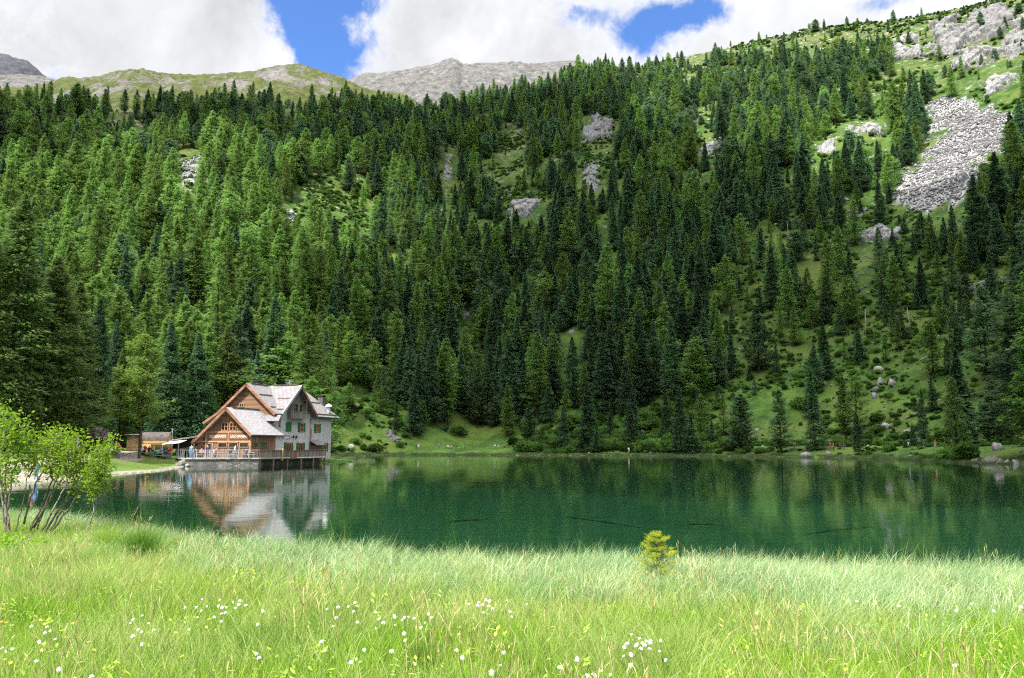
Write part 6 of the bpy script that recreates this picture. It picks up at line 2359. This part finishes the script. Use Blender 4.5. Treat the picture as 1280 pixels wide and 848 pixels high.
def blade_patch(name, seed, n, size, h0, h1, width, lean, curl, mat, wind=(1.0, -0.2), wind_amt=0.0, rows=5):
    g = np.random.default_rng(seed)
    bx, by = g.uniform(-size / 2, size / 2, n), g.uniform(-size / 2, size / 2, n)
    h = g.uniform(h0, h1, n)
    az = g.uniform(0, 2 * np.pi, n)
    lx_, ly_ = np.cos(az), np.sin(az)
    amt = np.abs(g.normal(0, lean, n))
    cu = np.abs(g.normal(curl, curl * .5, n))
    # unit direction of bend, pulled over by the wind
    dx, dy = lx_ * (amt + .02) + wind[0] * wind_amt, ly_ * (amt + .02) + wind[1] * wind_amt
    bend = np.hypot(dx, dy)
    ux, uy = dx / bend, dy / bend
    s = np.linspace(0, 1, rows)
    ang = bend[:, None] + (cu * 2.0)[:, None] * s[None, :] ** 1.6       # tilt from vertical along the blade
    seg = h[:, None] / (rows - 1)
    sxy = np.concatenate([np.zeros((n, 1)), np.cumsum(np.sin(ang[:, :-1]) * seg, 1)], 1)
    sz = np.concatenate([np.zeros((n, 1)), np.cumsum(np.cos(ang[:, :-1]) * seg, 1)], 1)
    cx_, cy_ = bx[:, None] + ux[:, None] * sxy, by[:, None] + uy[:, None] * sxy
    wa = az + g.uniform(-.8, .8, n)
    w_ = width * g.uniform(.6, 1.3, n)[:, None] * (1 - s[None, :] ** 2.2 * 0.93)
    ox, oy = np.cos(wa)[:, None] * w_ * .5, np.sin(wa)[:, None] * w_ * .5
    Lf = np.stack([cx_ - ox, cy_ - oy, sz], -1)
    Rt = np.stack([cx_ + ox, cy_ + oy, sz], -1)
    V = np.stack([Lf, Rt], 2).reshape(-1, 3)
    base = (np.arange(n) * rows * 2)[:, None] + (np.arange(rows - 1) * 2)[None, :]
    Q = np.stack([base, base + 1, base + 3, base + 2], -1).reshape(-1, 4)
    me = np_mesh(name, V, Fq=Q, smooth=True, mats=[mat])
    me.attributes.new('tone', 'FLOAT', 'POINT').data.foreach_set('value', np.repeat(g.random(n), rows * 2).astype(np.float32))
    return me


G_MEADOW = grass_mat('meadow_blades', (0.118, 0.245, 0.032), (0.275, 0.405, 0.085), (0.490, 0.550, 0.215), 0.03, 0.45, 0.5, straw_amt=0.15)
G_LUSH = grass_mat('lush_blades', (0.100, 0.230, 0.016), (0.200, 0.350, 0.030), (0.320, 0.440, 0.060), 0.03, 0.45, 0.4, straw_amt=0.06)
G_SEDGE = grass_mat('sedge_blades', (0.090, 0.205, 0.068), (0.200, 0.325, 0.135), (0.355, 0.450, 0.205), 0.07, 0.36, 0.35, (0.48, 0.47, 0.25), 0.22)
G_RUSH = grass_mat('rush_stems', (0.045, 0.120, 0.010), (0.085, 0.200, 0.015), (0.140, 0.270, 0.030), 0.05, 0.4, 0.25, straw_amt=0.03)
def herb_patch(name, seed, n):
    """Broad leaves of meadow herbs on short stalks."""
    g = np.random.default_rng(seed)
    P = np.stack([g.uniform(-.22, .22, n), g.uniform(-.22, .22, n), g.uniform(.06, .30, n)], -1)
    a = g.uniform(0, 6.28, n)
    D = np.stack([np.cos(a), np.sin(a), g.uniform(-.2, .8, n)], -1)
    D /= np.linalg.norm(D, axis=1)[:, None]
    S = np.stack([-np.sin(a), np.cos(a), 0 * a], -1)
    L = g.uniform(.03, .07, n)[:, None]
    V = np.stack([P, P + D * L * .5 + S * L * .22, P + D * L, P + D * L * .5 - S * L * .22], 1).reshape(-1, 3)
    me = np_mesh(name, V, Fq=np.arange(len(V)).reshape(-1, 4), mats=[G_LUSH])
    me.attributes.new('tone', 'FLOAT', 'POINT').data.foreach_set('value', np.repeat(g.uniform(.4, 1, n), 4).astype(np.float32))
    return me


def seed_heads(name, seed, n):
    """Thin stalks carrying narrow brownish seed heads."""
    g = np.random.default_rng(seed)
    s = MB()
    for k in range(n):
        x, y, h = g.uniform(-.23, .23), g.uniform(-.23, .23), g.uniform(.34, .56)
        dx, dy = g.normal(0, .07, 2)
        s.tube([(x, y, 0), (x + dx * .4, y + dy * .4, h * .6), (x + dx, y + dy, h)], [.0016, .0014, .001], 3, False)
        s.tube([(x + dx * .9, y + dy * .9, h - .03), (x + dx, y + dy, h), (x + dx * 1.2, y + dy * 1.2, h + .035)], [.002, .0042, .001], 4, False)
    me = s.mesh(name, M_SEED)
    me.attributes.new('tone', 'FLOAT', 'POINT').data.foreach_set('value', np.full(len(me.vertices), .5, np.float32))
    return me


M_SEED = pbr('seed_head_tan', (0.38, 0.33, 0.15), 0.9, 0.35, 6.0)
PATCH = [blade_patch('grass_patch', 1, 72, 0.46, .16, .40, .0080, .22, .30, G_MEADOW), blade_patch('grass_patch', 2, 64, 0.46, .18, .46, .0072, .34, .42, G_MEADOW),
         blade_patch('grass_patch', 3, 76, 0.46, .10, .34, .0085, .40, .30, G_MEADOW), blade_patch('grass_patch', 4, 80, 0.46, .14, .32, .0100, .26, .34, G_LUSH),
         blade_patch('sedge_tuft', 5, 90, 0.48, .34, .62, .0056, .14, .55, G_SEDGE, (1.0, -0.1), .10, 7), blade_patch('sedge_tuft', 6, 90, 0.48, .30, .56, .0058, .16, .70, G_SEDGE, (1.0, 0.2), .14, 7),
         blade_patch('sedge_tuft', 7, 24, 0.5, .55, .95, .0050, .08, .16, G_LUSH, (1, 0), .04, 6),
         herb_patch('herb_patch', 8, 34), seed_heads('seed_heads', 9, 14)]

pts, pid, psc = [], [], []
for (r0_, r1_, st) in ((2.2, 7.5, .15), (7.5, 13.0, .185), (13.0, 27.0, .23)):
    x, y = np.meshgrid(np.arange(-32, 34, st), np.arange(0.5, 32, st))
    x = (x + rng.uniform(-.5, .5, x.shape) * st).ravel()
    y = (y + rng.uniform(-.5, .5, y.shape) * st).ravel()
    r = np.hypot(x, y)
    k = (r >= r0_) & (r < r1_) & (np.abs(x) < 0.70 * y + 2.0)
    x, y = x[k], y[k]
    d = lake_dist(x, y)
    k = d > -0.45
    x, y, d = x[k], y[k], d[k]
    z = np.maximum(land(x, y, d), -0.12)
    # sedge belt along the water, wider to the right; lush patches in the hollows
    belt = 1.5 + 2.2 * ss(-8, 6, x) + (fbm2(x, y, 2.2, 61, 3) - .5) * 4.5
    p_s = ss(belt + 2.4, belt - 1.6, d)
    sed = rng.random(len(x)) < p_s
    lush = rng.random(len(x)) < 0.85 * ss(0.46, 0.62, fbm2(x, y, 1.7, 71, 3) + .06 * ss(1.5, -1.5, x)) * ss(0.40, 0.56, fbm2(x - 9, y, 4, 72, 2) + .14 * ss(2, -1, x))
    i = np.where(sed, rng.integers(4, 6, len(x)), np.where(lush, 3, rng.integers(0, 3, len(x))))
    i = np.where((d < 0.9) & (rng.random(len(x)) < .12), 6, i)
    i = np.where(~sed & (rng.random(len(x)) < np.where(lush, .10, .03)), 7, i)
    i = np.where((rng.random(len(x)) < .06 * ss(.45, .6, fbm2(x, y, 1.4, 87, 2))), 8, i)
    sc_ = rng.uniform(.75, 1.25, len(x)) * np.where(sed, 0.76 + 0.3 * fbm2(x, y, 1.6, 81, 3), 0.75 + 0.6 * fbm2(x, y, 2.6, 83, 3))
    sc_ = np.where(sed & (d < 0.2), sc_ * .85, sc_)
    pts.append(np.stack([x, y, z - .02], -1))
    pid.append(i)
    psc.append(sc_)
pts, pid, psc = np.concatenate(pts), np.concatenate(pid), np.concatenate(psc)
n_ = len(pts)
rzz_ = np.where((pid >= 4) & (pid < 7), rng.normal(0, .5, n_), rng.uniform(0, 6.28, n_))
scatter('meadow_grass', pts, pid, np.stack([rng.normal(0, .05, n_), rng.normal(0, .05, n_), rzz_], -1), psc, PATCH)


def near_ground(px, py, h=0.42):
    """Where a plant of height h stands whose top shows at this pixel of the near meadow."""
    d = pix_dir(px, py)
    zt = 0.5 + h
    for _ in range(6):
        tt = (zt - EYE) / d[2]
        x, y = d[0] * tt, d[1] * tt
        zg = float(land(np.array([x]), np.array([y]))[0])
        zt = zg + h
    return np.array([x, y, zg])


# ------------------------------------------------------------------ cotton grass
M_COTTON = pbr('cotton_fluff', (0.82, 0.82, 0.80), 0.95, 0.05, 30.0, spec=0.0)
M_STEM = pbr('grass_stem', (0.16, 0.24, 0.06), 0.7, 0.2, 10.0)
M_YEL = pbr('buttercup_petal', (0.75, 0.58, 0.02), 0.5, 0.1, 30.0)


def fluff(seed, droop=1.0):
    g = np.random.default_rng(seed)
    n = 150
    d = g.normal(size=(n, 3))
    d /= np.linalg.norm(d, axis=1)[:, None]
    d[:, 2] *= 0.9
    L = g.uniform(.6, 1.1, n)[:, None]
    sd = np.cross(d, g.normal(size=(n, 3)))
    sd /= np.linalg.norm(sd, axis=1)[:, None]
    V = np.stack([d * .15 - sd * .10, d * .15 + sd * .10, d * L * .75 + sd * .17 + [0, 0, -.1], d * L + [0, 0, -.22 * droop]], 1).reshape(-1, 3)
    return np_mesh('fluff', V * [1, 1, .92 * droop], Fq=np.arange(len(V)).reshape(-1, 4), mats=[M_COTTON])


FL = [fluff(1), fluff(2, 1.25), fluff(3, 0.9)]
s = MB()
s.tube([(0, 0, -.02), (.004, 0, .15), (.002, .004, .30), (0, 0, .42)], [.0022, .0020, .0017, .0015], 5)
STEM_ME = s.mesh('stem', M_STEM)
CA = [(116, 423), (176, 425), (168, 447), (187, 440), (146, 480), (205, 471), (8, 503), (22, 517), (46, 507), (136, 552), (220, 581), (343, 610), (495, 398), (487, 411), (553, 412), (514, 437), (528, 443), (570, 439), (495, 460), (528, 489), (529, 384),
      (753, 323), (818, 325), (770, 350), (748, 366), (730, 352), (735, 390), (798, 389), (815, 348), (826, 354), (842, 352), (867, 333), (875, 355), (889, 342), (893, 328), (915, 345), (825, 377), (824, 406), (840, 373), (979, 367), (689, 354), (704, 435),
      (959, 416), (1217, 361), (1257, 353), (1252, 391), (1240, 423), (1196, 480), (1211, 513), (955, 525), (963, 540), (278, 617)]
CB = [(47, 350), (70, 335), (64, 368), (8, 353), (80, 408), (149, 371), (160, 396), (148, 431), (177, 410), (217, 385), (220, 418), (246, 400), (254, 390), (270, 388), (291, 393), (344, 376), (355, 391), (330, 410), (317, 427), (254, 450), (257, 475),
      (56, 556), (76, 545), (104, 510), (207, 515), (449, 512), (470, 538), (578, 592), (494, 340), (527, 347), (530, 335), (546, 343), (557, 325), (572, 328), (567, 348), (582, 358), (548, 372), (637, 327), (650, 369), (655, 388), (711, 341), (832, 575),
      (897, 543), (936, 607), (958, 600), (965, 607), (987, 588), (1020, 603), (1083, 488), (1073, 501), (1071, 533), (1097, 526), (1100, 453), (1130, 468), (1120, 490), (1140, 485), (1155, 478), (1170, 478), (1167, 506), (1148, 492), (1210, 476),
      (1204, 515), (1226, 548), (1097, 566), (1135, 505), (1115, 495), (624, 521), (613, 568)]
CC = [(1035, 355), (1030, 555), (670, 322), (825, 340), (1170, 357), (1270, 343), (1088, 332), (308, 365)]
heads = [(x / 2.977, 640 + y / 2.977) for x, y in CA] + [(420 + x / 2.977, 640 + y / 2.977) for x, y in CB] + [(840 + x / 2.909, 640 + y / 2.909) for x, y in CC]
CLUST = [((0, 120), 'white cotton grass head in the loose group at the lower left corner'), ((120, 205), 'white cotton grass head in the small group below the rush tuft'),
         ((205, 345), 'white cotton grass head in the group right of the rush tuft'), ((345, 432), 'white cotton grass head in the sparse group left of centre'),
         ((432, 560), 'white cotton grass head in the big group at the centre of the meadow'), ((560, 670), 'white cotton grass head in the row at mid meadow behind the big group'),
         ((670, 840), 'white cotton grass head in the dense clump below the yellow little spruce'), ((840, 1300), 'lone white cotton grass head in the right half of the meadow')]
cp = None
for i, (px_, py_) in enumerate(heads):
    P = near_ground(px_, py_, 0.44)
    if lake_dist(np.array([P[0]]), np.array([P[1]]))[0] < 0.1:
        continue
    lb = [l for (a, b), l in CLUST if a <= px_ < b][0]
    e3 = empty('cotton_flower', P, rng.uniform(0, 6.28), lb, 'wildflower', 'cotton grass in flower on the meadow')
    link('stem', STEM_ME, e3)
    sz = rng.uniform(.011, .020)
    link('flower_head', FL[i % 3], e3, (0, 0, .435), (rng.uniform(-.8, .8), rng.uniform(-.8, .8), 0), (sz, sz * rng.uniform(.7, 1.1), sz * rng.uniform(.8, 1.3)))
bmx = bmesh.new()
for k in range(5):
    a = k * 2 * math.pi / 5
    vs = [bmx.verts.new(p_) for p_ in ((0, 0, 0), (math.cos(a - .5) * .008, math.sin(a - .5) * .008, .002), (math.cos(a) * .012, math.sin(a) * .012, .004), (math.cos(a + .5) * .008, math.sin(a + .5) * .008, .002))]
    bmx.faces.new(vs)
bc_me = bpy.data.meshes.new('petals')
bmx.to_mesh(bc_me)
bmx.free()
bc_me.materials.append(M_YEL)
for (x, y) in [(5, 412), (22, 415), (150, 405), (165, 420), (230, 445), (270, 418), (285, 412), (350, 517), (600, 395), (632, 405), (660, 388), (320, 300), (40, 565), (452, 580), (470, 607), (678, 540), (768, 432), (240, 470)]:
    P = near_ground(x / 2.977, 640 + y / 2.977, 0.42)
    e3 = empty('buttercup', P, rng.uniform(0, 6), 'tiny yellow buttercup among the grass of the left meadow', 'wildflower', 'buttercups in the left meadow')
    link('stem', STEM_ME, e3)
    link('flower', bc_me, e3, (0, 0, .425), (rng.uniform(.2, .8), rng.uniform(-.4, .4), 0), (1.3,) * 3)

# ------------------------------------------------------------------ rush tufts
def tuft(px, py, R, H, n, label, mat, seed, name='rush_tuft'):
    P = near_ground(px, py, 0.02)
    g = np.random.default_rng(seed)
    me = blade_patch(name, seed, n, R * .9, H * .7, H * 1.1, .0055, .38, .22, mat, rows=6)
    o = link(name, me, loc=P)
    return props(o, label, 'grass tuft')


tuft(176, 702, .50, .66, 1100, 'dark green round rush tuft standing out in the left meadow', G_RUSH, 41)
tuft(131, 692, .44, .62, 460, 'bright green loose tuft just left of the dark rush tuft', G_LUSH, 42, 'grass_tuft')
tuft(222, 676, .22, .60, 120, 'tall upright bright tuft on the shore right of the rush tuft', G_LUSH, 43, 'grass_tuft')
tuft(528, 846, .22, .40, 260, 'dark green tuft at the bottom edge of the meadow', G_RUSH, 44)

# dead reed arching over the water edge
P = near_ground(938, 702, .05)
s = MB()
s.tube([(-.06, 0, 0), (-.05, 0, .18), (-.01, 0, .27), (.03, 0, .25), (.045, 0, .12)], [.008, .012, .014, .012, .006], 5)
props(s.build('dead_reed', pbr('dead_reed_brown', (0.34, 0.24, 0.15), 0.9, 0.3, 20)), 'curled brown dead reed sticking up at the water edge', 'reed').location = P

# ------------------------------------------------------------------ willows on the left
M_WLEAF = foliage_mat('willow_leaves', (0.130, 0.270, 0.022), (0.290, 0.450, 0.040), 0.25, 0.5, 6.0)
M_WBARK = pbr('willow_bark', (0.22, 0.195, 0.165), 0.9, 0.35, 14.0, 0.4, 30.0)


def leafy(pts, seed, n, rad, leaf, mat, name='foliage'):
    g = np.random.default_rng(seed)
    pts = np.asarray(pts, float)
    k = g.integers(0, len(pts), n)
    P = pts[k] + g.normal(0, rad, (n, 3))
    ax = g.normal(size=(n, 3)) * [1, 1, .8] + [0, 0, .35]
    ax /= np.linalg.norm(ax, axis=1)[:, None]
    sd = np.cross(ax, g.normal(size=(n, 3)))
    sd /= np.linalg.norm(sd, axis=1)[:, None]
    L = (leaf * g.uniform(.6, 1.3, n))[:, None]
    nn = np.cross(ax, sd)
    V = np.stack([P, P + ax * L * .35 + sd * L * .24 + nn * L * .05, P + ax * L * .75 + sd * L * .17 + nn * L * .03, P + ax * L, P + ax * L * .75 - sd * L * .17 + nn * L * .03, P + ax * L * .35 - sd * L * .24 + nn * L * .05], 1).reshape(-1, 3)
    b = np.arange(n)[:, None] * 6
    Q = np.concatenate([b + [[0, 1, 2, 5]], b + [[5, 2, 3, 4]]]).reshape(-1, 4)
    Q = np.concatenate([np.concatenate([b, b + 1, b + 2, b + 5], 1), np.concatenate([b + 5, b + 2, b + 3, b + 4], 1)])
    # keep each leaf a little folded: two quads sharing the midrib points
    return np_mesh(name, V, Fq=Q, mats=[mat])


def willow(name, base_px, depth, stems, nleaf, label, seed, leaf=.075, rad=.10):
    """Stems as rows of photo pixels at given depths, with leaves along their upper twigs."""
    g = np.random.default_rng(seed)
    B = at_depth(base_px[0], depth)
    e4 = empty(name, B, 0, label, 'shrub')
    mb, twigs = MB(), []

    def wp(px, py, dp):
        d = pix_dir(px, py)
        q = d * (dp / d[1]) + np.array([0, 0, EYE])
        return q - B
    for st, leafy_from, r0 in stems:
        pts = [wp(px, py, depth + off) for px, py, off in st]
        # resample smoothly
        P = np.array(pts)
        tt = np.linspace(0, len(P) - 1, 4 * (len(P) - 1) + 1)
        Q = np.stack([np.interp(tt, np.arange(len(P)), P[:, c]) for c in range(3)], -1)
        Q = Q + g.normal(0, .012, Q.shape)
        Q[0] = P[0]
        rr = np.linspace(r0, .005, len(Q))
        mb.tube(Q, list(rr), 6)
        m0 = int(len(Q) * leafy_from)
        for j in range(m0, len(Q)):
            for q in range(5):
                a = g.normal(size=3) * [1, 1, .8] + [0, 0, .5]
                a /= np.linalg.norm(a)
                ln = g.uniform(.08, .28)
                p1 = Q[j] + a * ln
                mb.tube([Q[j], (Q[j] + p1) / 2 + g.normal(0, .015, 3), p1], [.006, .004, .002], 4, False)
                for w_ in (.45, .6, .75, .9, 1.0):
                    twigs.append(Q[j] + a * ln * w_)
    mb.build('stems', M_WBARK, e4, True)
    link('foliage', leafy(twigs, seed + 1, nleaf, rad, leaf, M_WLEAF), e4)
    return e4


willow('willow_shrub', (60, 672), 17.0, [
    ([(38, 665, 0), (52, 630, .1), (66, 600, .1), (60, 570, 0), (58, 552, 0)], .52, .026), ([(42, 660, .1), (62, 625, 0), (82, 590, -.1), (80, 560, 0), (78, 545, .1)], .52, .026),
    ([(56, 666, .2), (74, 636, .1), (92, 606, 0), (100, 580, -.1), (98, 552, 0)], .52, .024), ([(62, 664, 0), (84, 628, .2), (92, 600, .3), (92, 570, .3), (94, 548, .2)], .54, .022),
    ([(30, 655, 0), (38, 622, -.2), (52, 590, -.3), (66, 562, -.3), (70, 548, -.2)], .54, .022), ([(52, 664, -.2), (70, 632, -.3), (84, 600, -.3), (84, 575, -.3), (88, 560, -.3)], .52, .02),
    ([(46, 664, .3), (58, 628, .4), (74, 594, .4), (74, 566, .4), (66, 550, .4)], .52, .02), ([(64, 666, .1), (82, 640, 0), (100, 615, 0), (108, 595, 0), (106, 575, 0)], .5, .02)],
    2800, 'rounded leafy willow with many bare slanting stems, middle of the left shore willows', 61)
willow('willow_shrub', (8, 672), 16.4, [
    ([(6, 680, 0), (8, 640, 0), (6, 600, 0), (12, 560, 0), (14, 522, 0)], .45, .03), ([(14, 676, .1), (10, 640, .1), (14, 600, .2), (24, 565, .2), (26, 532, .1)], .5, .026),
    ([(-4, 676, 0), (-6, 640, -.1), (-12, 600, 0), (-8, 560, 0), (-2, 520, 0)], .42, .026), ([(10, 672, -.2), (2, 630, -.3), (0, 590, -.3), (4, 550, -.3), (6, 518, -.2)], .45, .024),
    ([(-14, 676, .2), (-24, 630, .2), (-26, 580, .2), (-22, 540, .2)], .4, .024), ([(18, 670, .2), (26, 640, .2), (34, 600, .2), (36, 575, .2), (36, 550, .2)], .62, .014)],
    2600, 'tall willow cut by the left edge of the view', 71)
willow('willow_shrub', (106, 670), 16.8, [
    ([(105, 668, 0), (116, 645, 0), (119, 620, 0), (121, 590, 0), (124, 560, 0)], .5, .016), ([(119, 620, 0), (126, 600, .1), (132, 580, .1), (134, 558, .1)], .35, .009), ([(119, 618, 0), (114, 603, -.1), (118, 584, -.1)], .4, .008)],
    1300, 'slender young willow right of the rounded willow', 81, .07, .075)
willow('willow_sapling', (162, 652), 17.6, [([(161, 650, 0), (170, 638, 0), (180, 625, 0), (187, 613, 0)], .88, .010)], 60, 'single bare leaning shoot with a few leaves at its tip above the water', 91, .055, .035)
willow('willow_sapling', (136, 660), 17.0, [([(75, 678, 0), (80, 662, 0), (84, 650, .1)], .95, .014)], 8, 'short bare crooked stem in front of the rounded willow', 93, .04, .03)
# low leaves at the willow's foot and pale dead branches on the ground
P = near_ground(18, 684, .2)
props(link('willow_shrub', bush_mesh('willow_shrub', 95, 1.1, .55, 620, .07, M_WLEAF, 7), loc=P), 'low bright regrowth at the foot of the left edge willow', 'shrub')
s = MB()
B = near_ground(14, 690, .1)


def lp(px, py, h):
    return Vector(near_ground(px, py, h)) + Vector((0, 0, h)) - Vector(B)


s.tube([lp(0, 691, .12), lp(12, 684, .2), lp(22, 675, .28)], [.022, .020, .012], 6)
s.tube([lp(-6, 679, .15), lp(6, 684, .18), lp(14, 688, .1)], [.02, .018, .012], 6)
s.tube([lp(22, 677, .22), lp(32, 678, .2), lp(38, 674, .3)], [.02, .018, .01], 6)
props(s.build('dead_branch', pbr('bleached_wood', (0.36, 0.32, 0.27), 0.9, 0.25, 12, .3), smooth=True), 'bleached dead branches lying at the lower left under the willows', 'branch').location = B

# ------------------------------------------------------------------ the little yellow green spruce
P = near_ground(822, 738, .02)
e5 = empty('young_spruce', P, 0, 'little yellow green spruce standing alone at the edge of the sedge', 'tree')
g = np.random.default_rng(5)
HS = 0.74
mb, tw, tips = MB(), [], []
mb.tube([(0, 0, 0), (.01, 0, .3), (0, .01, .6), (.0, .0, HS)], [.014, .011, .008, .004], 6)
for lv, zf in enumerate(np.linspace(.12, .985, 7)):
    nb = 8 if zf < .9 else 4
    L = .42 * (1 - zf) ** .62 + .06
    for k in range(nb):
        a = k * 2 * math.pi / nb + lv * .7 + g.uniform(-.25, .25)
        l = L * g.uniform(.45, 1.2)
        p0 = np.array([0, 0, zf * HS])
        d = np.array([math.cos(a), math.sin(a), .25 + .5 * zf])
        p1 = p0 + d / np.linalg.norm(d) * l
        mb.tube([p0, (p0 + p1) / 2 - [0, 0, .01], p1], [.005, .004, .002], 4, False)
        for q in np.linspace(.25, 1, 9):
            (tips if q > .6 else tw).append(p0 + (p1 - p0) * q)
            if q > .4:
                sd = np.cross(d, [0, 0, 1])
                for sg in (-1, 1):
                    (tips if q > .5 else tw).append(p0 + (p1 - p0) * q + sd * sg * .045 * g.uniform(.4, 1.2) + (p1 - p0) * .08)


def needles(pts, seed, per, L, wd, mat, name):
    g = np.random.default_rng(seed)
    P = np.repeat(np.array(pts), per, 0) + g.normal(0, .010, (len(pts) * per, 3))
    n = len(P)
    ax = g.normal(size=(n, 3)) + [0, 0, .5]
    ax /= np.linalg.norm(ax, axis=1)[:, None]
    sd = np.cross(ax, g.normal(size=(n, 3)))
    sd /= np.linalg.norm(sd, axis=1)[:, None]
    l = (L * g.uniform(.6, 1.2, n))[:, None]
    V = np.stack([P - sd * wd, P + sd * wd, P + ax * l], 1).reshape(-1, 3)
    return np_mesh(name, V, Ft=np.arange(len(V)).reshape(-1, 3), mats=[mat])


mb.build('trunk', M_BARKG, e5, True)
link('old_needles', needles(tw, 7, 14, .024, .0019, foliage_mat('old_spruce_needles', (0.035, 0.085, 0.012), (0.09, 0.16, 0.02), .1, .25, 8), 'old_needles'), e5)
link('new_needles', needles(tips, 8, 14, .026, .0020, foliage_mat('new_spruce_needles', (0.22, 0.27, 0.02), (0.42, 0.44, 0.04), .1, .35, 9), 'new_needles'), e5)

# ------------------------------------------------------------------ sunken logs seen through the clear water
M_LOG = pbr('waterlogged_wood', (0.034, 0.068, 0.041), 0.9, 0.3, 5, stretch=(.3, 1, 1))
for k, (pa, pb_, lb) in enumerate([((707, 646), (802, 660), 'sunken brown log lying under water left of the little spruce'), ((1010, 667), (1092, 659), 'sunken thin log under water right of centre'), ((860, 655), (905, 657), 'short sunken branch between the two sunken logs'),
                                   ((560, 652), (610, 650), 'dark sunken branch near the middle of the lake')]):
    def bedp(px, py):
        d = pix_dir(px, py)
        q = -1.15
        tt = (q - EYE) / d[2]
        return np.array([d[0] * tt, d[1] * tt, q])
    A_, B_ = bedp(*pa), bedp(*pb_)
    s = MB()
    md = (A_ + B_) / 2
    s.tube([A_ - md, (A_ - md) * .3 + [0, 0, .03], (B_ - md) * .4 + [0, .05, .02], B_ - md], [.05, .045, .035, .015], 8)
    s.tube([(A_ - md) * .3, (A_ - md) * .25 + [.3, .5, .1]], [.03, .01], 5)
    props(s.build('sunken_log', M_LOG, smooth=True), lb, 'log').location = md
